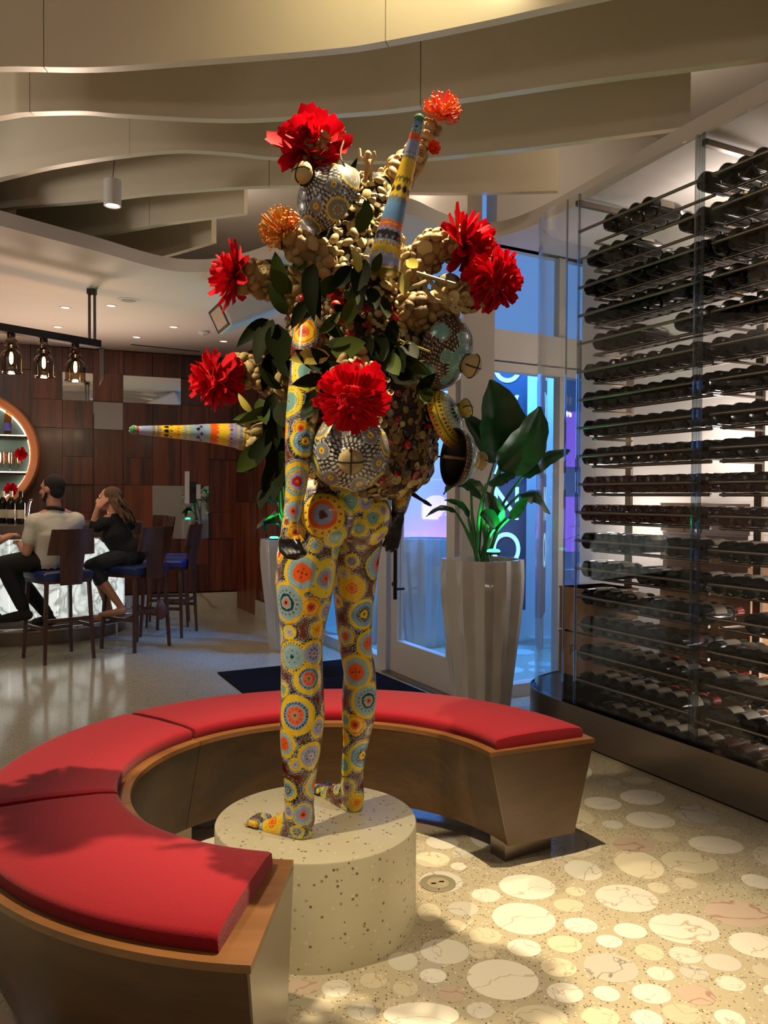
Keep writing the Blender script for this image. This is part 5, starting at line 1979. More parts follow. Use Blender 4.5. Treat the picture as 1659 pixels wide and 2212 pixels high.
for i in range(26):
    a = RNG.uniform(-1, 1)
    st = qh(-0.06 + RNG.uniform(-0.03, 0.05), a * 0.075, RNG.uniform(-0.02, 0.05))
    L_ = RNG.uniform(0.16, 0.30)
    pts = [st]
    dr = Rh @ Vector((-0.75, a * 0.5, -0.8))
    for k in range(5):
        pts.append(pts[-1] + dr.normalized() * L_ / 5 + Vector((RNG.normal(0, .012), RNG.normal(0, .012), 0)))
        dr = dr + Vector((0.05, 0, -0.25))
    hr_.capsule(crom(pts, 2), [0.018 * (1 - 0.06 * q_) for q_ in range(11)], 6)
body_obj('hair', hr_, 0.007, 'hairblond', wom, WO, 1)
eyes(qh, Rh, wom, WO, 0.95)

# --- cropped person at the edge of the photo
pe = empty('person', (-3.62, 6.72, 0), 0, 'person cropped by the photo edge, only a bare arm and knee showing', 'person')
PO = pe.location.copy()
HP = Vector((-3.62, 6.72, 0.86)); CH_ = HP + Vector((0.0, 0.05, 0.32)); NK = HP + Vector((0.0, 0.08, 0.5))
SR = NK + Vector((0.19, 0.03, -0.07)); SL = NK + Vector((-0.19, 0.0, -0.07))
ER = W(-4, 1168, 6.85); HR = ER + Vector((-0.02, 0.26, 0.03)); EL = SL + Vector((-0.05, 0.06, -0.28)); HL = EL + Vector((0.08, 0.24, 0.02))
sk = MB()
sk.capsule([HP, CH_, NK], [0.12, 0.13, 0.055], 14)
sk.capsule([NK, NK + Vector((0, 0.03, 0.1))], [0.052, 0.05], 12)
qh, Rh = head(sk, NK + Vector((0, 0.05, 0.17)), (-0.2, 1, 0))
for (s_, e_, h_) in ((SL, EL, HL), (SR, ER, HR)):
    sk.capsule([NK.lerp(s_, .4), s_, s_.lerp(e_, .5), e_], [0.05, 0.055, 0.048, 0.04], 12)
    sk.capsule([e_, h_], [0.04, 0.026], 12)
    hand(sk, h_, h_ - e_, (0, 0, -1), 0.3)
for sx in (-1, 1):
    k_ = HP + Vector((sx * 0.13, 0.42, -0.02)); a_ = k_ + Vector((0, 0.0, -0.46))
    sk.capsule([HP + Vector((sx * .09, 0, 0)), k_], [0.085, 0.06], 12)
    sk.capsule([k_, a_], [0.055, 0.036], 12)
body_obj('body', sk, 0.010, 'skin', pe, PO, 3)
cl = MB(); cl.capsule([HP, CH_, CH_.lerp(NK, .6), NK - Vector((0, 0, .03))], [0.15, 0.155, 0.10, 0.06], 14); body_obj('shirt', cl, 0.012, 'navy', pe, PO, 4)
tr_ = MB()
for sx in (-1, 1):
    k_ = HP + Vector((sx * 0.13, 0.42, -0.02)); a_ = k_ + Vector((0, 0.0, -0.46))
    tr_.capsule([HP + Vector((sx * .09, 0, 0)), k_], [0.1, 0.075], 12); tr_.capsule([k_, k_.lerp(a_, .95)], [0.07, 0.05], 12)
body_obj('trousers', tr_, 0.012, 'blackcloth', pe, PO, 4)
for sx in (-1, 1):
    a_ = HP + Vector((sx * 0.13, 0.42, -0.48)); sh = MB(); sh.capsule([a_ + Vector((0, -.03, -.05)), a_ + Vector((0, .16, -.06))], [0.045, 0.034], 10); body_obj('shoe', sh, 0.01, 'blackcloth', pe, PO, 2)
hr_ = MB(); hr_.ell(qh(-.03, 0, .045), (.095, .083, .088), Rh, 14, 10); body_obj('hair', hr_, 0.01, 'hairdark', pe, PO, 2)
eyes(qh, Rh, pe, PO)

# ================================================================== CEILING FITTINGS, WALL BOXES
M['white_plastic'] = pmat('white_plastic', srgb(206, 202, 200), 0.4, var=0.03, scale=10)
M['downglow'] = pmat('downlight_glow', srgb(255, 236, 210), 0.4, emit=(1, 0.84, 0.66, 1), estr=1.6)
ds = empty('pendant_spot', tuple(W(243, 417, 4.9)), 0, 'white cylinder spotlight hanging on a thin wire from the baffles', 'pendant lamp')
SP = ds.location.copy()
mb = MB(); mb.lathe([(0.048, 0.078), (0.051, 0.075), (0.051, -0.078), (0.043, -0.078), (0.040, -0.06)], 32); mb.build('housing', M['white_plastic'], ds, smooth=40)
mb = MB(); mb.lathe([(0.042, -0.066), (0.002, -0.067)], 24, cap=False); mb.build('lens', pmat('spot_lens', srgb(255, 250, 245), 0.4, emit=(1, 0.97, 0.95, 1), estr=3.0), ds)
mb = MB(); mb.tube(crom([(0, 0, 0.078), (0.012, 0, 0.2), (0.018, 0, 0.4), (0.004, 0.0, CEI - SP.z)], 6), 0.0022, 5); mb.build('wire', M['darkmetal'], ds)
dl = None
for i, (px, py) in enumerate(((141, 664), (240, 660), (125, 706), (375, 706), (295, 728), (483, 737))):
    p = Zp(px, py, SOF)
    if dl is None:
        dl = empty('downlight', p)
        mb = MB(); mb.lathe([(0.055, 0), (0.055, -0.004), (0.044, -0.006), (0.04, -0.0015)], 28); mb.build('trim_ring', M['white_plastic'], dl, smooth=30)
        mb = MB(); mb.lathe([(0.04, -0.002), (0.002, -0.0018)], 20, cap=False); mb.build('lens', M['downglow'], dl)
        o = dl
    else:
        o = copy_tree(dl)
    o.location = p
    tag(o, ['recessed downlight closest to the beam mount on its left side', 'recessed downlight beside the round speaker grille', 'recessed downlight above the pendant beam', 'recessed downlight above the long slot vent', 'small recessed downlight between beam and slot vent', 'recessed downlight below the white tilted box'][i], 'downlight', 'recessed downlights in the low ceiling')
p = Zp(278, 648, SOF)
sp_ = empty('ceiling_speaker', p, 0, 'round speaker grille flush in the low ceiling over the bar', 'speaker')
mb = MB(); mb.lathe([(0.10, 0), (0.10, -0.004), (0.09, -0.006)], 32); mb.build('rim', M['white_plastic'], sp_, smooth=30)
mb = MB(); mb.lathe([(0.09, -0.0055), (0.002, -0.0075)], 32, cap=False); mb.build('grille', pmat('grille_grey', srgb(150, 142, 134), 0.7, var=0.3, scale=200), sp_)
p = Zp(440, 716, SOF)
sm = empty('smoke_detector', p, 0, 'small round smoke detector on the low ceiling', 'smoke detector')
mb = MB(); mb.lathe([(0.06, 0), (0.06, -0.018), (0.045, -0.03), (0.002, -0.034)], 28); mb.build('housing', M['white_plastic'], sm, smooth=40)
mb = MB(); mb.lathe([(0.02, -0.033), (0.018, -0.04), (0.002, -0.041)], 16); mb.build('sensor', M['ceil_dark'], sm)
a_, b_ = Zp(283, 743, SOF), Zp(432, 758, SOF)
vt = empty('slot_vent', (a_ + b_) / 2, 0, 'long dark slot vent in the low ceiling along the wood wall', 'vent')
mb = MB(); mb.bar(a_ + Vector((0, 0, -.003)), b_ + Vector((0, 0, -.003)), 0.09, 0.005); mb.build('frame', M['white_plastic'], vt, origin=(a_ + b_) / 2)
for kk in (-0.02, 0.02):
    nn_ = (b_ - a_).normalized().cross(Vector((0, 0, 1))) * kk
    mb = MB(); mb.bar(a_ + nn_ + Vector((0, 0, -.006)), b_ + nn_ + Vector((0, 0, -.006)), 0.022, 0.003); mb.build('slot', M['black'], vt, origin=(a_ + b_) / 2)

# white tilted box with black framed opening
tb_ = empty('ceiling_unit', W(506, 676, 6.6), 0, 'white tilted box with a black framed opening and green light behind the flowers', 'ceiling unit')
f_ = Vector((-0.78, -0.46, -0.42)).normalized()
u_ = Vector((0.62, 0.0, 0.78)); l_ = u_.cross(f_).normalized(); u_ = f_.cross(l_)
R_ = Matrix(((f_.x, l_.x, u_.x, 0), (f_.y, l_.y, u_.y, 0), (f_.z, l_.z, u_.z, 0), (0, 0, 0, 1))) @ Matrix.Rotation(math.radians(38), 4, 'X')
mb = MB(); mb.box((-0.14, 0, 0), (0.56, 0.34, 0.22)); o = mb.build('casing', M['white_plastic'], tb_); o.matrix_local = R_
bv = o.modifiers.new('b', 'BEVEL'); bv.width = 0.03; bv.segments = 3
mb = MB()
for (y, z, sy, sz) in ((0, 0.085, 0.27, 0.02), (0, -0.085, 0.27, 0.02), (0.135, 0, 0.02, 0.19), (-0.135, 0, 0.02, 0.19)):
    mb.box((0.142, y, z), (0.01, sy, sz))
o = mb.build('opening_frame', M['black'], tb_); o.matrix_local = R_
mb = MB(); mb.box((0.1405, 0, 0), (0.006, 0.25, 0.15)); o = mb.build('cover', pmat('cover_beige', srgb(176, 156, 142), 0.5, var=0.04, scale=8), tb_); o.matrix_local = R_
mb = MB(); mb.box((0.10, -0.1705, -0.04), (0.016, 0.004, 0.03)); o = mb.build('indicator', M['greenled'], tb_); o.matrix_local = R_

# control boxes on the wall next to the tall mirror
for (px, py, w_, h_, mt, lb) in ((404, 1053, 0.055, 0.40, 'white_plastic', 'tall white control box on the wood wall beside the mirror'), (417, 1064, 0.075, 0.27, 'black', 'dark box between two white boxes on the wood wall'), (428, 1062, 0.055, 0.18, 'white_plastic', 'small white switch box on the wood wall by the corner')):
    k_ = (px - PCX) / FPX
    t_ = ((PB.x + N_B.x * .09) - k_ * (PB.y + N_B.y * .09)) / (U_B.x - k_ * U_B.y)
    q_ = PB - U_B * t_ + N_B * 0.09
    zc = W(px, py, q_.y).z
    o = empty('wall_box', (q_.x, q_.y, zc), math.atan2(U_B.y, U_B.x), lb, 'wall box', 'boxes on the wood wall')
    mb = MB(); mb.box((0, 0.02, 0), (w_, 0.07, h_)); mb.build('case', M[mt], o)
    mb = MB(); mb.box((0, -0.018, h_ * 0.1), (w_ * 0.6, 0.006, h_ * 0.25)); mb.build('switch_plate', M['white_plastic'] if mt != 'black' else M['darkmetal'], o)

# ================================================================== PAINTED SCULPTURE
M['paint'] = None
m, nt, b = nmat('painted_enamel')
N, L = nt.nodes, nt.links
at_ = N.new('ShaderNodeAttribute'); at_.attribute_name = 'paint'
nz = N.new('ShaderNodeTexNoise'); nz.inputs['Scale'].default_value = 90; nz.inputs['Detail'].default_value = 3
tc = N.new('ShaderNodeTexCoord'); L.new(tc.outputs['Object'], nz.inputs['Vector'])
mr = N.new('ShaderNodeMapRange'); mr.inputs['To Min'].default_value = 0.85; mr.inputs['To Max'].default_value = 1.12
L.new(nz.outputs['Fac'], mr.inputs['Value'])
hs = N.new('ShaderNodeHueSaturation'); L.new(at_.outputs['Color'], hs.inputs['Color']); L.new(mr.outputs[0], hs.inputs['Value'])
L.new(hs.outputs[0], b.inputs['Base Color'])
b.inputs['Roughness'].default_value = 0.3
b.inputs['Coat Weight'].default_value = 0.25
M['paint'] = m
M['bone'] = pmat('bone_shell', srgb(168, 150, 104), 0.6, var=0.2, scale=60, obj_var=0.3, bump=0.15)
M['tan'] = pmat('tan_shell', srgb(148, 122, 76), 0.55, var=0.25, scale=60, obj_var=0.3, bump=0.15)
M['btn_cream'] = pmat('button_cream', srgb(184, 168, 118), 0.35, var=0.15, scale=40, obj_var=0.25)
M['btn_brown'] = pmat('button_brown', srgb(112, 88, 50), 0.3, var=0.2, scale=40, obj_var=0.45)
M['btn_red'] = pmat('button_red', srgb(150, 24, 26), 0.3, var=0.15, scale=40, obj_var=0.3)
M['btn_dark'] = pmat('button_dark', srgb(34, 30, 34), 0.3, var=0.2, scale=40)
M['btn_hole'] = pmat('button_hole', srgb(40, 30, 20), 0.8, var=0.1, scale=40)
M['crust'] = pmat('dark_crust', srgb(48, 38, 26), 0.85, var=0.4, scale=50, bump=0.8)
M['orange_st'] = pmat('stamen_orange', srgb(226, 118, 34), 0.5, var=0.25, scale=60)
M['yellow_st'] = pmat('stamen_yellow', srgb(218, 158, 52), 0.5, var=0.25, scale=60)
M['redor'] = pmat('petal_orange_red', srgb(220, 60, 24), 0.5, var=0.2, scale=40)
M['greenball'] = pmat('green_glass_ball', srgb(70, 110, 84), 0.08, var=0.3, scale=20, coat=0.5)
M['lidin'] = pmat('lid_inside_black', srgb(14, 12, 12), 0.35, var=0.2, scale=30)
M['lit_yleaf'] = pmat('yellow_and_lit_leaf', srgb(176, 164, 70), 0.4, var=0.15, scale=30)  # yellow of knob and stick; on leaves, yellow light set in the colour
M['gleaf'] = pmat('leaf_olive', srgb(52, 64, 24), 0.6, spec=0.06, var=0.3, scale=30, obj_var=0.4, bump=0.1)
M['pebble'] = pmat('grey_pebble', srgb(98, 96, 86), 0.6, var=0.2, scale=30)

S0 = Vector((-0.20, 2.70, PEDH))
sculpt = empty('painted_sculpture', S0, 0, 'mosaic-painted standing figure whose torso bursts with shells, buttons, leaves and red flowers', 'sculpture')
FS = Vector((-0.85, 0.52, 0)).normalized()
LS = Vector((-0.52, -0.85, 0)).normalized()


def loc(v):
    return Vector(v) - S0


# ---- body
bd = MB()


def chain(rows, n=18):
    """rows of (px, py, depth, half width in px)"""
    P, R = [], []
    for (x, y, d, h) in rows:
        P.append(W(x, y, d)); R.append(h * d / FPX)
    bd.capsule(P, R, n)
    return P


chain([(700, 1105, 2.62, 62), (672, 1160, 2.61, 66), (663, 1210, 2.60, 66), (658, 1260, 2.60, 64), (656, 1310, 2.60, 57), (653, 1350, 2.60, 50), (651, 1400, 2.59, 45.5), (652, 1450, 2.59, 45.5), (653, 1500, 2.585, 47), (653, 1555, 2.58, 49), (650, 1610, 2.575, 45), (648, 1660, 2.57, 38), (647, 1700, 2.57, 33), (646, 1740, 2.57, 32), (648, 1772, 2.57, 33)])
# near foot
bd.capsule([W(653, 1793, 2.565), W(640, 1790, 2.575), W(610, 1784, 2.60), W(580, 1789, 2.625), W(562, 1790, 2.645)], [0.037, 0.038, 0.036, 0.029, 0.024], 16)
bd.capsule([W(632, 1766, 2.58), W(600, 1781, 2.605), W(570, 1790, 2.63)], [0.03, 0.028, 0.022], 12)
for i in range(5):
    o_ = LS * (0.034 - 0.0165 * i) * 1.0
    a_ = W(566, 1792, 2.645) + o_
    a_.z = PEDH + 0.017
    ln = 0.05 - 0.004 * abs(i - 3)
    b_ = a_ + FS * ln
    b_.z = PEDH + 0.010
    bd.capsule([a_, a_.lerp(b_, 0.5) + Vector((0, 0, 0.005)), b_], [0.0125, 0.0115, 0.009 + 0.003 * (i == 4)], 8)
chain([(775, 1105, 2.72, 58), (772, 1160, 2.74, 56), (768, 1210, 2.76, 52), (766, 1255, 2.77, 48), (765, 1300, 2.78, 43), (765, 1350, 2.79, 39), (768, 1400, 2.79, 35), (777, 1450, 2.79, 35), (776, 1505, 2.79, 38.5), (774, 1550, 2.79, 36), (769, 1600, 2.79, 28), (762, 1650, 2.79, 24.5), (760, 1690, 2.79, 24.5), (762, 1722, 2.79, 26)])
bd.capsule([W(763, 1740, 2.79), W(750, 1732, 2.82), W(728, 1720, 2.87), W(710, 1716, 2.915), W(700, 1712, 2.94)], [0.035, 0.036, 0.034, 0.028, 0.024], 16)
bd.capsule([W(748, 1708, 2.81), W(722, 1712, 2.87), W(705, 1713, 2.92)], [0.03, 0.027, 0.021], 12)
for i in range(5):
    f2 = Vector((-0.80, 0.60, 0)).normalized(); l2 = Vector((-0.6, -0.8, 0))
    a_ = W(700, 1712, 2.94) + l2 * (-0.034 + 0.0165 * i)
    a_.z = PEDH + 0.017
    b_ = a_ + f2 * (0.05 - 0.004 * abs(i - 3)); b_.z = PEDH + 0.010
    bd.capsule([a_, a_.lerp(b_, .5) + Vector((0, 0, 0.005)), b_], [0.0125, 0.0115, 0.009 + 0.003 * (i == 4)], 8)
# pelvis, buttocks, core of the trunk
bd.ell(W(722, 1080, 2.68), (0.165, 0.125, 0.14), frame_z((0, 0, 1)) @ Matrix.Rotation(math.atan2(LS.y, LS.x), 3, 'Z'), 20, 14)
bd.ell(W(702, 1118, 2.585), (0.098, 0.098, 0.105), None, 18, 12)
bd.ell(W(786, 1118, 2.67), (0.092, 0.092, 0.10), None, 18, 12)
bd.capsule([W(728, 1060, 2.68), W(738, 940, 2.68), W(745, 800, 2.68), W(760, 620, 2.68)], [0.15, 0.145, 0.17, 0.12], 18)
# near arm
chain([(672, 690, 2.53, 38), (664, 760, 2.50, 36), (658, 830, 2.48, 35), (653, 900, 2.465, 36), (648, 955, 2.455, 33), (642, 1010, 2.45, 27), (640, 1050, 2.445, 23.5), (634, 1090, 2.44, 20), (628, 1130, 2.435, 19), (626, 1158, 2.43, 20)], 16)
WN = W(626, 1160, 2.43)
for i in range(4):
    a_ = W(612 + 9 * i, 1166, 2.435 - 0.006 * i)
    b_ = W(610 + 10 * i, 1188, 2.425 - 0.006 * i)
    c_ = W(622 + 9 * i, 1201 - i, 2.405 - 0.005 * i)
    e_ = W(640 + 6 * i, 1205 - 3 * i, 2.40)
    bd.capsule([a_, b_, c_, e_], [0.016, 0.0125, 0.0105, 0.0085], 8)
bd.capsule([W(634, 1164, 2.42), W(645, 1178, 2.40), W(652, 1192, 2.395)], [0.014, 0.012, 0.009], 8)
# far arm
chain([(868, 760, 2.86, 36), (880, 880, 2.83, 32), (884, 960, 2.80, 30), (878, 1020, 2.77, 27), (868, 1070, 2.74, 21), (862, 1098, 2.73, 18)], 16)
fpal = W(853, 1135, 2.715)
bd.ell(W(856, 1122, 2.72), (0.028, 0.016, 0.042), Matrix.Rotation(math.radians(12), 3, 'Y'), 12, 10)
for i, (tx, ty) in enumerate(((829, 1178), (836, 1188), (846, 1190), (856, 1184))):
    a_ = W(848 + 5 * i, 1138, 2.71 + 0.006 * i)
    m1 = W((848 + 5 * i) * .5 + tx * .5 + 2, 1160, 2.70 + 0.006 * i)
    bd.capsule([a_, m1, W(tx, ty, 2.695 + 0.006 * i)], [0.0125, 0.0098, 0.0075], 8)
bd.capsule([W(848, 1120, 2.70), W(836, 1142, 2.685), W(832, 1158, 2.68)], [0.013, 0.0105, 0.008], 8)
bd.v = [tuple(loc(v)) for v in bd.v]
VOX = 0.0033
bme = voxel_body('body', bd, VOX, 6, 0.5)
nv = len(bme.vertices)
V = np.empty(nv * 3); bme.vertices.foreach_get('co', V); V = V.reshape(-1, 3)
V[:, 2] = np.where(V[:, 2] < 0.0005, 0.0005, V[:, 2])
bme.vertices.foreach_set('co', V.ravel())
bme.update()
NR = np.empty(nv * 3); bme.vertices.foreach_get('normal', NR); NR = NR.reshape(-1, 3)


def L3(r, g, b_):
    return np.array(srgb(r, g, b_)[:3])


C = {'yel': L3(226, 190, 44), 'lem': L3(222, 206, 60), 'pale': L3(134, 172, 186), 'lav': L3(140, 154, 200), 'blue': L3(98, 150, 204), 'org': L3(226, 92, 26), 'sal': L3(216, 104, 70), 'red': L3(164, 24, 22), 'mar': L3(92, 26, 22), 'brick': L3(104, 40, 28), 'grn': L3(18, 46, 46), 'blk': L3(14, 13, 15), 'wht': L3(206, 204, 196), 'gry': L3(120, 124, 128), 'teal': L3(112, 160, 160), 'tan': L3(168, 148, 112), 'bone': L3(196, 176, 134), 'dk': L3(30, 27, 28), 'dgry': L3(82, 84, 96), 'olv': L3(120, 112, 24)}
# style: rings [(outer fraction, colour)], dots [(fraction, count, size, colour)], teeth colour of the outline
ST = {
    'sun': ([(.07, 'blk'), (.2, 'mar'), (.47, 'lav'), (.68, 'org'), (1, 'yel')], [(.85, 15, .055, 'red')], 'mar'),
    'org': ([(.06, 'mar'), (.52, 'org'), (.86, 'pale'), (1, 'yel')], [(.22, 4, .05, 'mar'), (.74, 30, .03, 'wht')], 'blk'),
    'eye': ([(.07, 'mar'), (.27, 'sal'), (.36, 'blue'), (.55, 'lav'), (1, 'lem')], [(.47, 24, .03, 'wht'), (.8, 5, .05, 'red')], 'blk'),
    'grn': ([(.07, 'blk'), (.2, 'sal'), (.33, 'pale'), (.46, 'grn'), (.9, 'pale'), (1, 'yel')], [(.62, 16, .045, 'mar'), (.82, 34, .025, 'wht')], 'brick'),
    'ora': ([(.25, 'red'), (.52, 'org'), (.88, 'yel'), (1, 'org')], [], 'mar'),
    'blu': ([(.12, 'red'), (.2, 'wht'), (.82, 'lav'), (1, 'yel')], [(.4, 8, .07, 'mar'), (.68, 22, .03, 'wht')], 'blk'),
    'gry': ([(.14, 'grn'), (.86, 'pale'), (1, 'yel')], [(.42, 7, .04, 'mar'), (.66, 26, .03, 'wht'), (.94, 28, .05, 'blk')], 'blk'),
    'red': ([(.08, 'sal'), (.3, 'red'), (.48, 'lav'), (.6, 'yel'), (.82, 'teal'), (1, 'yel')], [(.54, 22, .035, 'red'), (.7, 30, .02, 'wht')], 'dgry'),
    'pal': ([(.1, 'mar'), (.14, 'wht'), (.68, 'teal'), (1, 'lem')], [(.84, 30, .03, 'olv')], 'blk'),
    'sal': ([(.08, 'mar'), (.2, 'tan'), (.5, 'sal'), (.56, 'pale'), (.74, 'blue'), (1, 'yel')], [(.65, 24, .045, 'blk'), (.35, 10, .04, 'red')], 'dgry'),
    'yfl': ([(.1, 'org'), (.45, 'org'), (1, 'yel')], [(.28, 8, .07, 'yel'), (.72, 18, .04, 'org')], 'dgry'),
    'bgr': ([(.1, 'mar'), (.3, 'yel'), (.5, 'grn'), (.86, 'blue'), (1, 'lem')], [(.42, 14, .035, 'wht'), (.7, 30, .025, 'wht')], 'grn'),
    'small': ([(.2, 'org'), (.75, 'pale'), (1, 'yel')], [(.5, 12, .05, 'wht')], 'gry'),
    'neon': ([(.2, 'mar'), (.45, 'sal'), (.7, 'lav'), (1, 'pale')], [(.85, 24, .04, 'wht')], 'mar'),
}
circ_px = [(697,1112,44,'sun'),(757,1084,25,'pal'),(790,1082,20,'blu'),(806,1119,19,'pal'),(830,1103,20,'eye'),(726,1161,23,'pal'),(727,1188,17,'pal'),(775,1142,17,'pal'),
(655,716,24,'ora'),(672,805,38,'pal'),(624,868,30,'pal'),(650,925,13,'ora'),(660,953,28,'bgr'),(642,1040,36,'red'),(633,1104,19,'neon'),(619,1127,9,'sal'),(638,1150,14,'ora'),(690,880,18,'yfl'),
(653,1238,38,'org'),(704,1250,38,'eye'),(618,1302,40,'grn'),(603,1195,17,'ora'),(672,1312,18,'ora'),(704,1320,19,'blu'),(624,1366,12,'small'),(686,1360,15,'yfl'),(631,1419,30,'gry'),(678,1412,25,'blu'),(668,1466,29,'sal'),(612,1490,13,'pal'),(637,1546,38,'sal'),(689,1572,19,'blu'),(613,1607,26,'org'),(672,1633,26,'blu'),(638,1652,11,'small'),(680,1692,26,'org'),(621,1706,19,'grn'),(622,1752,14,'blu'),(655,1760,20,'neon'),(641,1798,13,'bgr'),(588,1775,26,'yfl'),(546,1783,10,'yfl'),
(816,1215,32,'neon'),(760,1271,26,'yfl'),(787,1327,30,'bgr'),(797,1390,27,'org'),(768,1452,33,'org'),(797,1514,34,'grn'),(767,1566,19,'ora'),(784,1632,29,'bgr'),(746,1555,15,'pal'),(742,1652,19,'pal'),(749,1701,16,'red'),(771,1734,17,'yfl'),(729,1690,10,'ora'),(700,1706,14,'pal'),(743,1240,12,'small'),(845,1065,14,'yfl'),(880,1050,16,'pal')]


def paint_mesh(me, V, NR, circles, base, unit=1.0, mask_black=None, fields=True):
    """concentric dotted discs and nested contour bands around them"""
    n = len(V)
    best = np.full(n, 9.0); idx = np.full(n, -1)
    for i, (c, nn, R, st) in enumerate(circles):
        d = np.linalg.norm(V - c, axis=1)
        s = d - R
        ok = (s < best) & ((NR @ nn) > -0.15)
        best[ok] = s[ok]; idx[ok] = i
    col = np.tile(base, (n, 1))
    for i, (c, nn, R, st) in enumerate(circles):
        k = np.where(idx == i)[0]
        if not len(k):
            continue
        a = np.cross(nn, (0.3, 0.9, 0.2)); a /= np.linalg.norm(a); b2 = np.cross(nn, a)
        rel = V[k] - c
        d = np.linalg.norm(rel, axis=1)
        x, y = rel @ a, rel @ b2
        th = np.arctan2(y, x)
        f = d / R
        rings, dots, tooth = ST[st]
        cc_ = np.zeros((len(k), 3))
        prev = 0.0
        wob = 0.02 * np.sin(th * 3 + i) + 0.012 * np.sin(th * 7 + 2 * i)
        for (fr, cn) in rings:
            mm = (f + wob * (f < .95) >= prev) if prev > 0 else (f > -1)
            cc_[mm] = C[cn]
            prev = fr
        for (fr, cnt, sz, cn) in dots:
            cnt = max(3, int(cnt * min(1.0, R / 0.045) + 0.5)) if cnt > 12 else cnt
            ph = (th / (2 * np.pi) * cnt) % 1.0 - 0.5
            arc_ = ph * 2 * np.pi * fr / cnt
            sz2 = max(sz, 0.0017 / R)
            mm = ((arc_ / sz2) ** 2 + ((f - fr) / (sz2 * 1.25)) ** 2) < 1
            cc_[mm] = C[cn]
        o = f > 1
        s = (d - R) / unit
        nt_ = max(10, int(2 * np.pi * R / (0.0075 * unit)))
        tooth_w = 0.5 + 0.5 * np.sign(np.sin(th * nt_))
        t2 = 0.5 + 0.5 * np.sign(np.sin(th * nt_ * 0.9 + 1.0))
        if fields:
            s_ = s + 0.0012 * np.sin(th * 5 + i)
            def band(lo, hi, cn, m2=None):
                mm = o & (s_ >= lo) & (s_ < hi)
                if m2 is not None:
                    mm &= m2
                cc_[mm] = C[cn]
            warm = (i % 3 == 0)
            band(0, 0.0045, 'yel'); band(0.0045, 0.0075, tooth); band(0.0045, 0.0064, 'yel', tooth_w > .5)
            band(0.0075, 0.0120, 'lav' if i % 3 else 'grn'); band(0.0083, 0.0105, 'wht' if i % 2 else 'pale', t2 > .5)
            band(0.0115, 0.0140, 'blk'); band(0.0140, 0.0160, 'tan', t2 < .5); band(0.0140, 0.0160, 'mar', t2 > .5)
            band(0.0160, 0.020, 'gry', t2 > .3); band(0.0160, 0.029, 'brick', (s_ > .020) | (t2 < .3)); band(0.028, 0.033, 'mar', tooth_w > .5); band(0.028, 0.033, 'blk', tooth_w < .5)
            band(0.033, 9, 'blk')
        else:
            cc_[o] = col[k][o]
        col[k] = cc_
    if mask_black is not None:
        col[mask_black] = C['blk']
    at2 = me.color_attributes.new('paint', 'FLOAT_COLOR', 'POINT')
    out = np.ones((n, 4)); out[:, :3] = col
    at2.data.foreach_set('color', out.ravel())


def proj(v):
    r = v - CAM
    z = r.dot(_F)
    return PCX + FPX * r.dot(_R) / z, PCY - FPX * r.dot(_U) / z


bvh = BVHTree.FromPolygons([Vector(v) for v in V], [tuple(p.vertices) for p in bme.polygons])
circles = []
for (x, y, r, st) in circ_px:
    o_ = loc(CAM)
    d_ = (W(x, y, 2.5) - CAM).normalized()
    h, n_, ix, ds_ = bvh.ray_cast(o_, d_)
    if h is None:
        continue
    circles.append((np.array(h), np.array(n_), 1.08 * r * (h + S0).y / FPX, st))
tries = 0
CP = [c_[0] for c_ in circles]; CR = [c_[2] for c_ in circles]
stn = list(ST)
order = RNG.permutation(nv)[:2600]
for k in order:
    p = V[k]
    d_ = np.linalg.norm(np.array(CP) - p, axis=1) - np.array(CR)
    g = d_.min()
    vis = NR[k] @ np.array((CAM - Vector(p) - S0).normalized()) > 0.1
    if g > (0.030 if vis else 0.020):
        R_c = min(g - 0.014, RNG.uniform(0.012, 0.042))
        CP.append(p); CR.append(R_c)
        circles.append((p, NR[k], R_c, stn[RNG.integers(len(stn))]))
hand_black = np.zeros(nv, bool)
for (pts, rad) in (([W(622, 1172, 2.425), W(640, 1200, 2.40)], 0.062), ([W(856, 1112, 2.72), W(842, 1190, 2.70)], 0.05)):
    a_, b_ = np.array(loc(pts[0])), np.array(loc(pts[1]))
    t_ = np.clip(((V - a_) @ (b_ - a_)) / ((b_ - a_) @ (b_ - a_)), 0, 1)
    dd_ = np.linalg.norm(V - (a_ + t_[:, None] * (b_ - a_)), axis=1)
    hand_black |= dd_ < rad
# keep the thigh behind the near hand painted
wz = V + np.array(S0)
near_ok = (wz[:, 1] < 2.475) & (wz[:, 2] < W(626, 1164, 2.43).z)
far_ok = (wz[:, 0] > W(822, 1150, 2.70).x) & (wz[:, 2] < W(856, 1106, 2.72).z) & (wz[:, 1] < 2.80)
hand_black &= (near_ok | far_ok)
paint_mesh(bme, V, NR, circles, C['blk'], 1.0, hand_black)
bme.materials.clear(); bme.materials.append(M['paint'])
body = bpy.data.objects.new('body', bme); COL.objects.link(body); body.parent = sculpt

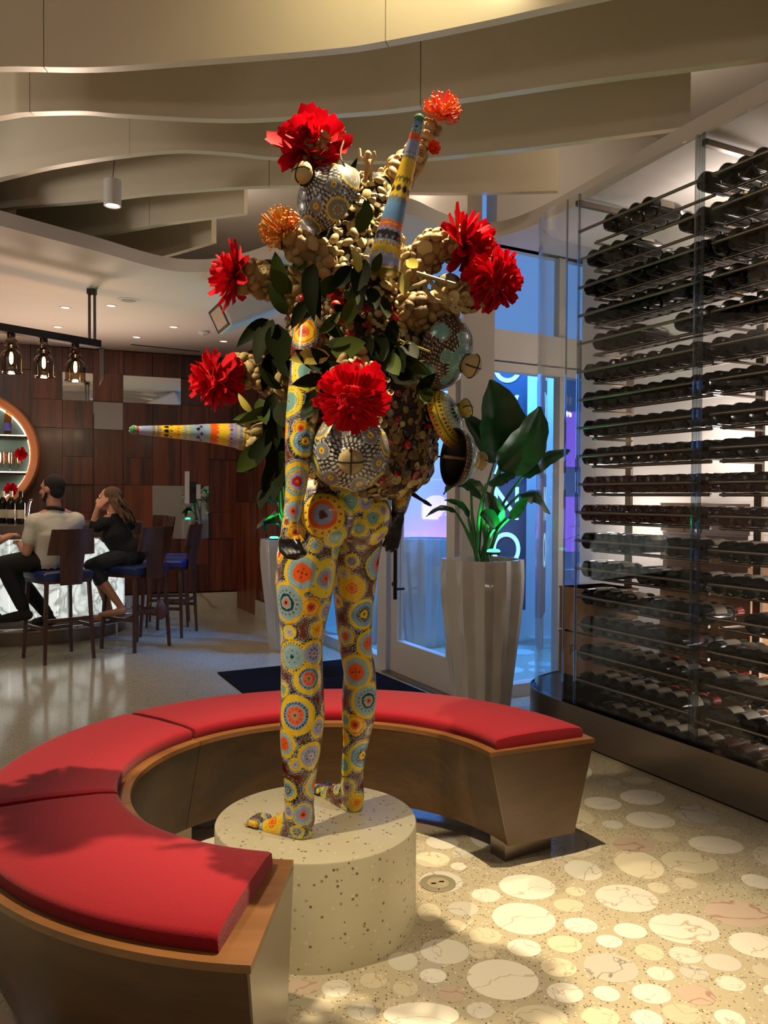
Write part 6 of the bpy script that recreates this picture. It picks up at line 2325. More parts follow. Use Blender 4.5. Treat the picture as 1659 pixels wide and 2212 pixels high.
# ---- crusted trunk
rows_t = [(1078, 762, 96), (1066, 765, 118), (1030, 776, 142), (980, 783, 154), (930, 786, 158), (880, 784, 160), (820, 780, 160), (760, 774, 159), (700, 768, 152), (650, 764, 146), (610, 763, 136), (570, 766, 118), (530, 772, 98), (490, 780, 82), (450, 788, 66), (420, 795, 54), (395, 800, 42), (380, 802, 24)]
tm = MB()
nseg = 40
for (y, cx, hw) in rows_t:
    c_ = W(cx, y, 2.70); r_ = hw * 2.70 / FPX
    for j in range(nseg):
        a = 2 * PI * j / nseg
        q_ = r_ * (1 + 0.05 * math.sin(3 * a + y * 0.02) + RNG.normal(0, 0.02))
        tm.v.append(tuple(loc(c_) + Vector((q_ * math.cos(a), 0.88 * q_ * math.sin(a), RNG.normal(0, 0.003)))))
for i in range(len(rows_t) - 1):
    for j in range(nseg):
        tm.f.append((i * nseg + j, i * nseg + (j + 1) % nseg, (i + 1) * nseg + (j + 1) % nseg, (i + 1) * nseg + j)); tm.mi.append(0)
tm.f.append(tuple(range(nseg))); tm.mi.append(0)
tm.f.append(tuple((len(rows_t) - 1) * nseg + j for j in range(nseg))); tm.mi.append(0)
trunk = tm.build('crusted_trunk', M['crust'], sculpt, smooth=60, label='dark core under the shells and buttons')
surf = []      # (mesh triangles to cover, density class)


def tris_of(mb, tag_):
    out = []
    for f in mb.f:
        if len(f) > 4:
            continue
        a, b_, c_ = (Vector(mb.v[f[0]]), Vector(mb.v[f[1]]), Vector(mb.v[f[2]]))
        out.append((a, b_, c_, tag_))
        if len(f) == 4:
            out.append((a, c_, Vector(mb.v[f[3]]), tag_))
    return out


surf += tris_of(tm, 'trunk')
# ---- stubs that carry the flowers
stubs = [  # path of (px, py, depth), radii px
    ([(690, 400, 2.66), (682, 350, 2.60), (690, 325, 2.56)], (40, 42, 36)),
    ([(820, 430, 2.72), (862, 378, 2.74), (905, 325, 2.76), (935, 275, 2.77)], (40, 36, 24, 14)),
    ([(720, 590, 2.58), (680, 560, 2.52), (645, 528, 2.48), (628, 515, 2.46)], (44, 36, 30, 24)),
    ([(680, 650, 2.62), (610, 615, 2.60), (555, 600, 2.58), (530, 598, 2.58)], (48, 40, 36, 32)),
    ([(660, 840, 2.66), (590, 815, 2.66), (530, 800, 2.66), (500, 805, 2.66)], (52, 40, 34, 30)),
    ([(870, 620, 2.64), (915, 555, 2.62), (955, 532, 2.61), (985, 528, 2.61)], (50, 38, 36, 36)),
    ([(890, 680, 2.58), (955, 660, 2.56), (1010, 640, 2.55), (1045, 630, 2.55)], (48, 34, 30, 27)),
    ([(770, 800, 2.52), (768, 780, 2.42), (765, 795, 2.37), (763, 815, 2.36)], (44, 32, 30, 28)),
    ([(600, 915, 2.62), (560, 938, 2.60), (530, 942, 2.60)], (40, 34, 30)),
]
for k, (pp, rr) in enumerate(stubs):
    sm_ = MB()
    P_ = crom([loc(W(*q)) for q in pp], 5)
    R_ = np.interp(np.linspace(0, 1, len(P_)), np.linspace(0, 1, len(rr)), rr) * 2.6 / FPX * 0.86
    sm_.capsule(P_, list(R_), 14)
    sm_.build('branch_stub', M['tan'], sculpt, smooth=60)
    surf += tris_of(sm_, 'stub')


# ---- small hard pieces: buttons and shells
def button_mesh(mat, r=1.0, holes=4, rim=True):
    mb = MB()
    pr = [(1.0, -0.12), (1.0, 0.16), (0.9, 0.24), (0.74, 0.22), (0.66, 0.10), (0.002, 0.08)] if rim else [(1.0, -0.12), (0.98, 0.10), (0.7, 0.2), (0.002, 0.22)]
    mb.lathe(pr, 16, cap=False)
    mb.cur = 1
    for i in range(holes):
        a = PI / 4 + i * 2 * PI / holes
        z_ = 0.105 if rim else 0.225
        mb.lathe([(0.12, z_), (0.002, z_ + 0.002)], 6, Matrix.Translation((0.27 * math.cos(a), 0.27 * math.sin(a), 0)), cap=False)
    me = mb.mesh('button', smooth=35, recalc=False)
    me.materials.append(M[mat]); me.materials.append(M['btn_hole'])
    return me


def shell_mesh(kind, mat):
    mb = MB()
    if kind == 0:      # cockle with ribs
        mb.lathe([(1.0, 0.0), (0.95, 0.25), (0.75, 0.52), (0.4, 0.72), (0.002, 0.78)], 20, Matrix.Diagonal((1.0, 0.85, 1, 1)), cap=False, fl=lambda a, r, z: r * (1 + 0.07 * math.cos(10 * a)))
    elif kind == 1:    # cowrie / pebble
        mb.ell((0, 0, 0.25), (1.0, 0.68, 0.55), None, 14, 9)
    elif kind == 2:    # folded chip
        mb.add([(-1, -.5, 0), (-.3, -.75, .5), (.5, -.5, .35), (1, 0, .1), (.5, .6, .55), (-.4, .7, .25), (0, 0, .8), (-1, -.5, -.2), (-.3, -.75, 0), (.5, -.5, 0), (1, 0, -.1), (.5, .6, 0), (-.4, .7, 0)],
               [(0, 1, 6), (1, 2, 6), (2, 3, 6), (3, 4, 6), (4, 5, 6), (5, 0, 6), (0, 7, 8, 1), (1, 8, 9, 2), (2, 9, 10, 3), (3, 10, 11, 4), (4, 11, 12, 5), (5, 12, 7, 0)])
    else:              # knot / rope loop
        mb.tube([(0.75 * math.cos(a), 0.6 * math.sin(a), 0.25 + 0.1 * math.sin(2 * a)) for a in [2 * PI * i / 14 for i in range(14)]], 0.33, 7, closed=True)
    me = mb.mesh('shell', smooth=50, recalc=(kind != 2))
    me.materials.append(M[mat])
    return me


BT = {k: [button_mesh(k), button_mesh(k, holes=2), button_mesh(k, holes=0, rim=False)] for k in ('btn_cream', 'btn_brown', 'btn_red', 'btn_dark')}
SH = {k: [shell_mesh(i, k) for i in range(4)] for k in ('bone', 'tan')}
areas = np.array([((t_[1] - t_[0]).cross(t_[2] - t_[0])).length / 2 for t_ in surf])
wgt = areas * np.array([1.15 if t_[3] == 'stub' else 1.0 for t_ in surf])
pick = RNG.choice(len(surf), 9000, p=wgt / wgt.sum())
placed = np.zeros((0, 4))
items = []
ctr = loc(W(775, 760, 2.70))
for k in pick:
    a, b_, c_, tg = surf[k]
    u, v_ = RNG.random(), RNG.random()
    if u + v_ > 1:
        u, v_ = 1 - u, 1 - v_
    p = a + (b_ - a) * u + (c_ - a) * v_
    n_ = (b_ - a).cross(c_ - a).normalized()
    if tg == 'trunk' and n_.dot(p - Vector((ctr.x, ctr.y, p.z))) < 0:
        n_ = -n_
    wv = p + S0
    px, py = proj(wv)
    if tg == 'trunk':
        if py < 480:
            kind = 'btn_cream' if RNG.random() < 0.7 else 'bone'; s_ = RNG.uniform(0.013, 0.022)
        elif py < 640:
            kind = 'bone' if RNG.random() < 0.8 else 'tan'; s_ = RNG.uniform(0.010, 0.022)
        elif py < 760:
            r_ = RNG.random(); kind = 'bone' if r_ < .45 else 'tan' if r_ < .6 else 'btn_cream' if r_ < .72 else 'btn_brown' if r_ < .9 else 'btn_red'; s_ = RNG.uniform(0.008, 0.018)
        elif py > 1035:
            kind = 'btn_cream' if RNG.random() < 0.6 else 'btn_brown'; s_ = RNG.uniform(0.012, 0.019)
        else:
            r_ = RNG.random(); kind = 'btn_brown' if r_ < .74 else 'btn_cream' if r_ < .84 else 'btn_red' if r_ < .93 else 'btn_dark'; s_ = RNG.uniform(0.009, 0.0155) * (1.35 if kind in ('btn_red', 'btn_dark') else 1)
    else:
        r_ = RNG.random(); kind = 'tan' if r_ < .6 else 'bone' if r_ < .92 else 'btn_cream'; s_ = RNG.uniform(0.012, 0.029)
    if len(placed):
        d_ = np.linalg.norm(placed[:, :3] - np.array(p), axis=1) - 0.54 * (placed[:, 3] + s_)
        if d_.min() < 0:
            continue
    placed = np.vstack([placed, (*p, s_)])
    face = n_.dot((CAM - wv).normalized())
    # make sure that the outward side is used
    items.append((s_ * max(face, 0.02), p, n_, s_, kind, tg))
items.sort(key=lambda q: -q[0])
cnt = {'button': 0, 'shell': 0}
stuff = {}


def join_into(key, me, mat4):
    mb = stuff.setdefault(key, MB())
    b0 = len(mb.v)
    mb.v.extend(tuple(mat4 @ v.co) for v in me.vertices)
    mb.f.extend(tuple(i + b0 for i in p.vertices) for p in me.polygons)
    mb.mi.extend(p.material_index for p in me.polygons)


for (_, p, n_, s_, kind, tg) in items:
    isb = kind.startswith('btn')
    tilt = (n_ + Vector((RNG.normal(0, .22), RNG.normal(0, .22), RNG.normal(0, .22)))).normalized()
    mt = Matrix.Translation(p) @ frame_z(tilt).to_4x4() @ Matrix.Rotation(RNG.uniform(0, 6.28), 4, 'Z') @ Matrix.Scale(s_, 4)
    me = BT[kind][RNG.integers(3)] if isb else SH[kind][RNG.choice([0, 1, 1, 1, 2, 3] if False else ([1, 1, 1, 1, 0] if tg == 'stub' else [0, 1, 1, 2, 2, 2]))]
    nm = 'button' if isb else 'shell'
    if cnt[nm] < 290:
        o = link(nm, me, sculpt)
        o.matrix_local = mt
        cnt[nm] += 1
    else:
        join_into(kind, me, mt)
for k, mb in stuff.items():
    mb.build('small_buttons' if k.startswith('btn') else 'small_shells', [M[k], M['btn_hole']], sculpt, kind='stuff', smooth=40)

# ---- painted lids with knobs
LIDP = [(1.0, 0.0), (1.035, 0.015), (1.02, 0.05), (1.0, 0.12), (0.975, 0.25), (0.90, 0.42), (0.78, 0.58), (0.62, 0.71), (0.45, 0.80), (0.33, 0.88), (0.27, 0.97), (0.27, 1.04)]
KNOB = [(0.26, 1.02), (0.30, 1.08), (0.36, 1.14), (0.385, 1.22), (0.37, 1.30), (0.30, 1.37), (0.16, 1.40), (0.002, 1.405)]


def lid(p, d, r, style, hs_=1.0, label=None, knobmat='bone'):
    rows = []
    n = 150
    PR = crom([(a, b2 * hs_, 0) for a, b2 in LIDP], 9)
    mb = MB()
    mb.lathe([(q.x * r, q.y * r) for q in PR], n, cap=False)
    ins = [(q.x * r * 0.965, max(q.y * r - 0.002, -0.001)) for q in PR[::4]]
    me = mb.mesh('painted_lid', smooth=True)
    vv = np.array([v.co[:] for v in me.vertices]); nn_ = np.array([v.normal[:] for v in me.vertices])
    out = (nn_[:, :2] * vv[:, :2]).sum(1)
    th = np.arctan2(vv[:, 1], vv[:, 0]); z = vv[:, 2] / (r * hs_)
    base = np.zeros((len(vv), 3))

    def dotrow(z0, cntd, sz, cn, ph=0.0):
        rr = np.interp(z0, [q.y / hs_ for q in PR], [q.x for q in PR])
        arc_ = (((th / (2 * np.pi) * cntd + ph) % 1.0) - 0.5) * 2 * np.pi * rr / cntd
        mm = ((arc_ / sz) ** 2 + ((z - z0) / (sz * 1.1)) ** 2) < 1
        base[mm] = C[cn]

    def fill(z0, z1, cn):
        base[(z >= z0) & (z < z1)] = C[cn]
    fill(-1, 9, 'blk')
    circ = []
    rg = np.random.default_rng(int(r * 9999) + len(style))

    def disc_at(z0, a, R, st):
        rr = np.interp(z0, [q.y / hs_ for q in PR], [q.x for q in PR]) * r
        c_ = np.array([rr * math.cos(a), rr * math.sin(a), z0 * r * hs_])
        k = np.argmin(np.linalg.norm(vv - c_, axis=1))
        n1 = nn_[k] if out[k] > 0 else -nn_[k]
        circ.append((vv[k], n1, R * r, st))
    if style in ('grey', 'teal'):
        for i in range(26):
            z0 = 0.04 + i * 0.036
            rr = np.interp(z0, [q.y / hs_ for q in PR], [q.x for q in PR])
            dotrow(z0, int(46 * rr) + 6, 0.026 if i % 3 else 0.034, 'wht' if i % 2 else 'dgry', 0.37 * i)
        ST['lid1'] = ([(.12, 'sal'), (.2, 'gry'), (.82, 'gry'), (1, 'yel')], [(.38, 8, .07, 'yel')], 'blk')
        ST['lid2'] = ([(.14, 'red'), (.36, 'yel'), (.85, 'gry'), (1, 'wht')], [(.93, 22, .06, 'blk')], 'blk')
        ST['lid3'] = ([(.62, 'teal'), (.85, 'yel'), (1, 'gry')], [], 'blk')
        for i in range(6):
            a = i * PI / 3 + 0.3
            disc_at(0.24, a, 0.33, 'lid3' if style == 'teal' and i % 2 else 'lid1')
            disc_at(0.62, a + PI / 6, 0.235, 'lid2')
    elif style == 'dots':
        for i in range(24):
            z0 = 0.03 + i * 0.034
            rr = np.interp(z0, [q.y / hs_ for q in PR], [q.x for q in PR])
            dotrow(z0, int(52 * rr) + 6, 0.020, ('tan', 'brick', 'wht', 'brick')[i % 4], 0.21 * i)
        fill(0.80, 1.2, 'teal')
        dotrow(0.9, 14, 0.03, 'blue'); dotrow(0.97, 12, 0.026, 'yel')
        ST['lidb'] = ([(.88, 'teal'), (.93, 'blk'), (1, 'tan')], [(.8, 26, .025, 'grn')], 'blk')
        ST['lidc'] = ([(.12, 'red'), (.3, 'pale'), (.95, 'teal'), (1, 'yel')], [(.45, 6, .06, 'mar'), (.75, 20, .03, 'blue')], 'blk')
        for i in range(5):
            disc_at(0.33, i * 2 * PI / 5, 0.27, 'lidb')
            disc_at(0.72, i * 2 * PI / 5 + PI / 5, 0.19, 'lidc')
    elif style == 'yellow':
        fill(-1, 0.10, 'org'); fill(0.10, 0.62, 'yel'); fill(0.34, 0.40, 'olv'); fill(0.62, 1.2, 'pale')
        dotrow(0.05, 60, 0.03, 'yel')
        for z0, c2, sz, cn in ((0.16, 44, 0.034, 'blk'), (0.24, 44, 0.022, 'gry'), (0.30, 40, 0.026, 'lem'), (0.45, 38, 0.024, 'gry'), (0.52, 36, 0.036, 'blk'), (0.60, 32, 0.026, 'gry'), (0.67, 30, 0.03, 'lem'), (0.73, 26, 0.03, 'lem'), (0.79, 22, 0.028, 'gry'), (0.85, 18, 0.045, 'blk'), (0.93, 14, 0.03, 'yel')):
            dotrow(z0, c2, sz, cn)
    else:              # banded
        fill(-1, 0.30, 'dk')
        for i in range(9):
            dotrow(0.02 + 0.033 * i, 46, 0.022, ('brick', 'tan', 'brick')[i % 3], .3 * i)
        fill(0.30, 0.62, 'teal'); fill(0.62, 0.86, 'dk'); fill(0.86, 1.2, 'bone')
        for z0, cn in ((0.33, 'wht'), (0.42, 'blue'), (0.52, 'wht'), (0.58, 'blue'), (0.66, 'tan'), (0.73, 'brick'), (0.80, 'tan')):
            dotrow(z0, 40, 0.02, cn)
    n1 = np.where((out > 0)[:, None], nn_, -nn_)
    for (c_, n2, R, st) in circ:
        dd = np.linalg.norm(vv - c_, axis=1)
        k = np.where((dd < R) & ((n1 @ n2) > 0))[0]
        a = np.cross(n2, (0.3, 0.9, 0.2)); a /= np.linalg.norm(a); b3 = np.cross(n2, a)
        t3 = np.arctan2((vv[k] - c_) @ b3, (vv[k] - c_) @ a); f = dd[k] / R
        cl_ = np.zeros((len(k), 3)); prev = -1
        for (fr, cn) in ST[st][0]:
            cl_[f > prev] = C[cn]; prev = fr
        for (fr, cd_, sz, cn) in ST[st][1]:
            arc_ = (((t3 / (2 * np.pi) * cd_) % 1) - .5) * 2 * np.pi * fr / cd_
            cl_[((arc_ / sz) ** 2 + ((f - fr) / sz) ** 2) < 1] = C[cn]
        base[k] = cl_
    for i in range(3):     # white outline of dots around the discs is part of the rows
        pass
    at2 = me.color_attributes.new('paint', 'FLOAT_COLOR', 'POINT')
    oc = np.ones((len(vv), 4)); oc[:, :3] = base
    at2.data.foreach_set('color', oc.ravel())
    me.materials.append(M['paint'])
    o = link('painted_lid', me, sculpt)
    o.matrix_local = at(loc(p), d)
    if label:
        o['label'] = label
    mb = MB(); mb.lathe(ins, 48, cap=False); i_ = mb.build('inner_face', M['lidin'], o, smooth=True)
    mb = MB(); mb.lathe([(a * r * 0.82, (b2 - 1.04 + 1.04 * hs_) * r) for a, b2 in KNOB], 32, cap=False); kn = mb.build('knob', M[knobmat], o, smooth=50)
    zk = (1.405 - 1.04 + 1.04 * hs_) * r
    mb = MB()
    for ang in (0, PI / 2):
        pts = []
        for t_ in np.linspace(-1, 1, 11):
            rr = 0.82 * 0.385 * r * abs(math.sin(t_ * PI / 2)) * 1.0
            zz2 = np.interp(rr / r / 0.82, [0.0, 0.16, 0.30, 0.37, 0.386], [1.407, 1.402, 1.372, 1.305, 1.22]) * r + (1.04 * hs_ - 1.04) * r
            sg = 1 if t_ > 0 else -1
            pts.append((sg * rr * math.cos(ang), sg * rr * math.sin(ang), zz2))
        mb.tube(pts, 0.022 * r, 6)
    mb.build('knob_cross', M['black'], o)
    mb = MB(); mb.tube([(0, 0, -0.35 * r), (0, 0, 1.0 * r * hs_)], 0.005, 8); mb.build('mounting_rod', M['bone'], o)
    return o


lid(W(716, 432, 2.56), W(618, 342, 2.42) - W(716, 432, 2.56), 0.115, 'grey', 0.95, 'black and grey painted lid forming the head')
lid(W(756, 978, 2.475), Vector((0.06, -0.95, -0.24)), 0.120, 'teal', 0.85, 'black, white and teal painted lid on the lower back')
lid(W(953, 762, 2.60), W(1056, 806, 2.50) - W(953, 762, 2.60), 0.121, 'dots', 0.80, 'dark dotted lid with pale blue discs')
lid(W(953, 905, 2.64), W(1040, 868, 2.58) - W(953, 905, 2.64), 0.098, 'yellow', 0.72, 'yellow lid ringed with black dots', 'lit_yleaf')
lid(W(978, 988, 2.56), W(1068, 998, 2.615) - W(978, 988, 2.56), 0.092, 'band', 0.88, 'small brown and pale blue lid with a black hollow')


# ---- horns
def horn(path, r0, r1, bands, label):
    P_ = crom(path, 24)
    n = 56
    mb = MB()
    k = len(P_)
    t_ = np.linspace(0, 1, k)
    R_ = r0 + (r1 - r0) * (0.78 * t_ + 0.22 * t_ ** 3)
    mb.tube([loc(q) for q in P_], list(R_), n, cap=True)
    me = mb.mesh('painted_horn', smooth=50)
    nvv = k * n
    col = np.zeros((nvv, 3))
    th = np.tile(np.arange(n) / n * 2 * np.pi, k); tt = np.repeat(t_, n)
    prev = -1
    for (b0, cn, dots) in bands:
        j = 0.006 * np.sign(np.sin(th * 14))
        col[tt + j > prev] = C[cn]
        prev = b0
    prev = 0
    Ln = sum((P_[i + 1] - P_[i]).length for i in range(k - 1))
    for (b0, cn, dots) in bands:
        for (fr, cnt_, cd, sz) in dots:
            zc = prev + (b0 - prev) * fr
            rr = np.interp(zc, t_, R_)
            arc_ = ((((th / (2 * np.pi) * cnt_ + fr * 3) % 1) - .5) * 2 * np.pi * rr / cnt_)
            col[((arc_ / sz) ** 2 + (((tt - zc) * Ln) / sz) ** 2) < 1] = C[cd]
        prev = b0
    at2 = me.color_attributes.new('paint', 'FLOAT_COLOR', 'POINT')
    oc = np.ones((nvv, 4)); oc[:, :3] = col
    at2.data.foreach_set('color', oc.ravel())
    me.materials.append(M['paint'])
    o = link('painted_horn', me, sculpt)
    o['label'] = label
    mb = MB(); mb.ell(loc(P_[0]), (r0 * 1.35,) * 3, None, 18, 12); mb.build('ball_tip', M['greenball'], o, smooth=True)


horn([W(905, 258, 2.50), W(893, 310, 2.50), W(872, 390, 2.49), W(848, 475, 2.47), W(834, 540, 2.46), W(828, 588, 2.46)], 0.0125, 0.056, [
    (.08, 'blue', [(.5, 8, 'blk', .003)]), (.14, 'pale', [(.3, 5, 'blk', .005), (.8, 6, 'blk', .003)]), (.19, 'org', [(.7, 5, 'red', .004)]), (.27, 'lav', []), (.30, 'gry', [(.4, 16, 'wht', .003)]), (.40, 'yel', []), (.42, 'olv', [(.5, 16, 'blk', .003)]), (.50, 'yel', [(.55, 9, 'blk', .008)]), (.52, 'gry', []), (.63, 'blue', []), (.67, 'org', [(.5, 24, 'yel', .003)]), (.70, 'lav', []), (.755, 'lav', [(.2, 15, 'blk', .010), (.75, 13, 'dk', .008)]), (.79, 'gry', [(.3, 26, 'wht', .003), (.7, 26, 'yel', .003)]), (.84, 'yel', []), (.89, 'lav', [(.2, 30, 'yel', .003), (.45, 30, 'wht', .003), (.7, 30, 'yel', .003)]), (.94, 'lav', []), (.965, 'lav', [(.5, 26, 'red', .004)]), (1.1, 'olv', [])], 'tall striped beaded horn rising from the shoulder')
horn([W(290, 929, 2.48), W(340, 931, 2.50), W(400, 934, 2.53), W(450, 936, 2.56), W(500, 940, 2.58), W(548, 944, 2.60)], 0.0115, 0.047, [
    (.06, 'red', []), (.16, 'lav', []), (.22, 'gry', [(.5, 14, 'yel', .003)]), (.31, 'yel', [(.5, 8, 'blk', .006), (.85, 6, 'blk', .003)]), (.38, 'yel', [(.5, 12, 'org', .003)]), (.47, 'pale', [(.4, 12, 'yel', .004)]), (.56, 'lav', [(.3, 6, 'blk', .006), (.6, 7, 'dk', .005)]), (.61, 'pale', []), (.68, 'org', []), (.77, 'yel', [(.3, 20, 'lem', .003)]), (.815, 'lav', [(.5, 16, 'red', .004)]), (.87, 'lav', [(.6, 24, 'yel', .003)]), (.93, 'gry', [(.3, 30, 'yel', .004), (.7, 30, 'yel', .004)]), (.955, 'yel', []), (.98, 'grn', []), (1.1, 'yel', [])], 'striped beaded horn pointing out to the side')

# ---- flowers
def sflower(px, py, dep, dirv, rpx, layers=5, per=15, slim=1.0, droop=0.0):
    flower(W(px, py, dep), dirv, rpx * dep / FPX, sculpt, 'red_flower', layers, S0, per, droop, slim)


sflower(674, 318, 2.56, (-0.12, -0.88, 0.34), 80, 4, 18, 1.05, 0)
sflower(505, 597, 2.56, (-0.95, -0.28, 0.12), 68, 5, 16, 0.85, 6)
mum(W(466, 820, 2.62), (-0.92, -0.38, -0.05), 66 * 2.62 / FPX, sculpt, S0, 100, 0.38, 0.62, -45)
mum(W(763, 860, 2.28), (0.0, -0.66, -0.75), 86 * 2.28 / FPX, sculpt, S0, 130, 0.46, 0.50, -60)
sflower(1005, 531, 2.58, (0.86, -0.46, 0.2), 76, 6, 17, 0.7, 6)
mum(W(1066, 604, 2.53), (0.78, -0.58, -0.24), 72 * 2.53 / FPX, sculpt, S0, 125, 0.42, 0.54, -45)


def pincushion(px, py, dep, d, rpx, mats, n=150):
    r = rpx * dep / FPX
    mb = MB(); mb.ell((0, 0, 0), (r * .36,) * 3, None, 10, 8)
    o = mb.build('pincushion_flower', M['redor'], sculpt)
    o.matrix_local = at(loc(W(px, py, dep)), d)
    for mi, mt in enumerate(mats):
        sm_ = MB()
        for i in range(n // len(mats)):
            a = RNG.uniform(0, 2 * PI); el = math.asin(RNG.uniform(-0.35, 1.0))
            dv = Vector((math.cos(a) * math.cos(el), math.sin(a) * math.cos(el), math.sin(el)))
            sw = Vector((-dv.y, dv.x, 0)) * RNG.uniform(-.2, .2)
            p1 = dv * r * 0.3; p2 = dv * r * 0.75 + sw * r * .5; p3 = (dv + sw).normalized() * r * RNG.uniform(0.9, 1.08) + Vector((0, 0, 0.12 * r))
            sm_.tube([p1, p2, p3, p3 + (p3 - p2).normalized() * 0.006], [0.0021, 0.0019, 0.0018, 0.0034], 5)
        sm_.build('stamens', M[mt], o, smooth=60, kind='stuff')


pincushion(952, 247, 2.74, (0.3, -0.6, 0.7), 38, ('orange_st', 'redor'), 150)
pincushion(610, 500, 2.44, (-0.55, -0.55, 0.6), 44, ('yellow_st', 'orange_st', 'yellow_st'), 170)
fl2 = MB(); fl2.ell((0, 0, 0), (.012, .012, .012), None, 8, 6)
o = fl2.build('orange_flower', M['redor'], sculpt); o.matrix_local = at(loc(W(932, 322, 2.70)), (0.3, -0.9, -0.2))
for i in range(7):
    q = PET[1].copy(); q.materials.clear(); q.materials.append(M['redor'])
    c_ = link('petal', q, o)
    c_.matrix_local = Matrix.Rotation(2 * PI * i / 7, 4, 'Z') @ Matrix.Rotation(-0.5, 4, 'Y') @ Matrix.Scale(0.55, 4)


# ---- leaves
def leaf_mesh(bend, fold, w):
    vs, fs = [], []
    n = 7
    for i in range(n + 1):
        t_ = i / n
        hw = w * math.sin(PI * min(0.999, t_ ** 0.85)) ** 0.75 / 2 if 0 < t_ < 1 else 0.004
        z = bend * t_ * t_
        vs += [(t_, -hw, z + fold * hw), (t_, 0, z), (t_, hw, z + fold * hw)]
    for i in range(n):
        for j in (0, 1):
            fs.append((i * 3 + j, i * 3 + j + 1, (i + 1) * 3 + j + 1, (i + 1) * 3 + j))
    nv_ = len(vs)
    vs += [(x, y, z - 0.008) for x, y, z in vs]
    fs += [tuple(reversed([q_ + nv_ for q_ in f])) for f in fs]
    me = bpy.data.meshes.new('leaf')
    me.from_pydata(vs, [], fs)
    me.shade_smooth()
    return me


LF = []
for mt in ('leafdark', 'gleaf', 'lit_yleaf'):
    row = []
    for bnd, fo, w_ in ((-0.25, 0.35, 0.42), (0.1, 0.25, 0.5), (-0.45, 0.5, 0.36), (0.3, 0.3, 0.46)):
        me = leaf_mesh(bnd, fo, w_); me.materials.append(M[mt]); row.append(me)
    LF.append(row)


def sleaf(px, py, dep, ang, lpx, mat=0, out=0.35, roll=None):
    """leaf whose stem sits at the pixel; ang = direction in the picture (0 right, 90 up)"""
    a = math.radians(ang)
    x = Vector((math.cos(a), -out, math.sin(a))).normalized()
    s_ = Vector((0, -1, 0))
    y = (Vector((-math.sin(a), 0, math.cos(a))) + Vector((RNG.normal(0, .3), RNG.normal(0, .3), RNG.normal(0, .3)))).normalized()
    z = x.cross(y).normalized()
    if roll:
        z = (z * math.cos(roll) + y * math.sin(roll))
    y = z.cross(x).normalized()
    z = x.cross(y)
    if z.y > 0:
        y, z = -y, -z
    o = link('leaf', LF[mat][RNG.integers(4)], sculpt)
    l_ = lpx * dep / FPX * 1.2
    o.matrix_local = Matrix.Translation(loc(W(px, py, dep))) @ Matrix(((x.x, y.x, z.x, 0), (x.y, y.y, z.y, 0), (x.z, y.z, z.z, 0), (0, 0, 0, 1))) @ Matrix.Scale(l_, 4)


lv = [(775, 505, 2.44, 75, 55, 1), (800, 480, 2.45, 100, 40, 1), (612, 640, 2.52, 95, 75, 1), (630, 635, 2.52, 130, 60, 1), (676, 570, 2.43, -92, 95, 0), (668, 590, 2.44, -80, 80, 0),
      (740, 600, 2.44, -150, 60, 1), (760, 575, 2.43, -120, 60, 0), (790, 560, 2.42, -110, 70, 0), (780, 610, 2.42, -95, 70, 0), (800, 620, 2.42, -80, 60, 0), (750, 620, 2.42, -60, 60, 0), (830, 640, 2.42, -95, 60, 0), (720, 660, 2.44, -30, 60, 0), (805, 590, 2.41, 60, 40, 1), (775, 590, 2.41, 100, 45, 2),
      (705, 740, 2.40, -20, 60, 0), (715, 760, 2.38, 15, 80, 1), (740, 745, 2.38, -70, 70, 0), (770, 735, 2.38, -100, 70, 0), (800, 725, 2.38, -110, 80, 0), (825, 720, 2.40, -90, 80, 0), (790, 750, 2.38, -60, 75, 0), (830, 760, 2.40, -60, 70, 1), (850, 750, 2.42, -75, 70, 0), (745, 700, 2.40, 60, 60, 1), (690, 720, 2.40, 40, 55, 1), (690, 790, 2.36, -20, 70, 0), (705, 800, 2.36, 160, 66, 0), (712, 768, 2.36, 185, 72, 2), (700, 815, 2.36, -160, 60, 0), (720, 800, 2.37, 140, 60, 0), (850, 790, 2.42, 20, 55, 1), (870, 775, 2.42, -40, 60, 1), (840, 800, 2.42, -30, 70, 0), (690, 860, 2.38, -130, 60, 0), (680, 840, 2.38, -100, 60, 0), (870, 735, 2.44, -60, 60, 0),
      (590, 690, 2.56, -110, 90, 0), (600, 700, 2.56, -95, 110, 0), (580, 690, 2.58, -140, 70, 0), (600, 740, 2.56, -80, 80, 0), (585, 760, 2.58, -100, 70, 0), (620, 680, 2.54, 120, 60, 1),
      (590, 850, 2.56, -100, 70, 0), (560, 860, 2.56, -70, 60, 1), (580, 880, 2.54, -140, 60, 1), (600, 900, 2.54, -100, 80, 0), (545, 890, 2.55, 130, 40, 2), (560, 900, 2.55, 175, 45, 1), (585, 940, 2.54, -120, 80, 0), (600, 960, 2.54, -90, 90, 0), (570, 960, 2.55, -125, 75, 1), (555, 985, 2.56, -130, 50, 1), (590, 1000, 2.55, -110, 70, 1), (605, 1010, 2.55, -85, 80, 0), (580, 1040, 2.56, -100, 60, 0), (600, 870, 2.53, -60, 70, 0), (620, 930, 2.60, -70, 80, 0), (610, 840, 2.56, 150, 60, 0),
      (880, 560, 2.50, -60, 45, 2), (872, 590, 2.48, -85, 45, 2), (660, 470, 2.52, 20, 36, 2), (900, 850, 2.50, 40, 50, 0), (925, 830, 2.52, -110, 60, 1), (760, 375, 2.66, 80, 26, 0), (640, 560, 2.50, -60, 55, 1), (850, 690, 2.42, -100, 60, 0), (660, 650, 2.48, -110, 55, 0), (700, 690, 2.42, -50, 60, 0)]
for (x, y, d_, an, ln, mt) in lv:
    sleaf(x, y, d_, an + RNG.uniform(-8, 8), ln, mt, RNG.uniform(0.1, 0.7))

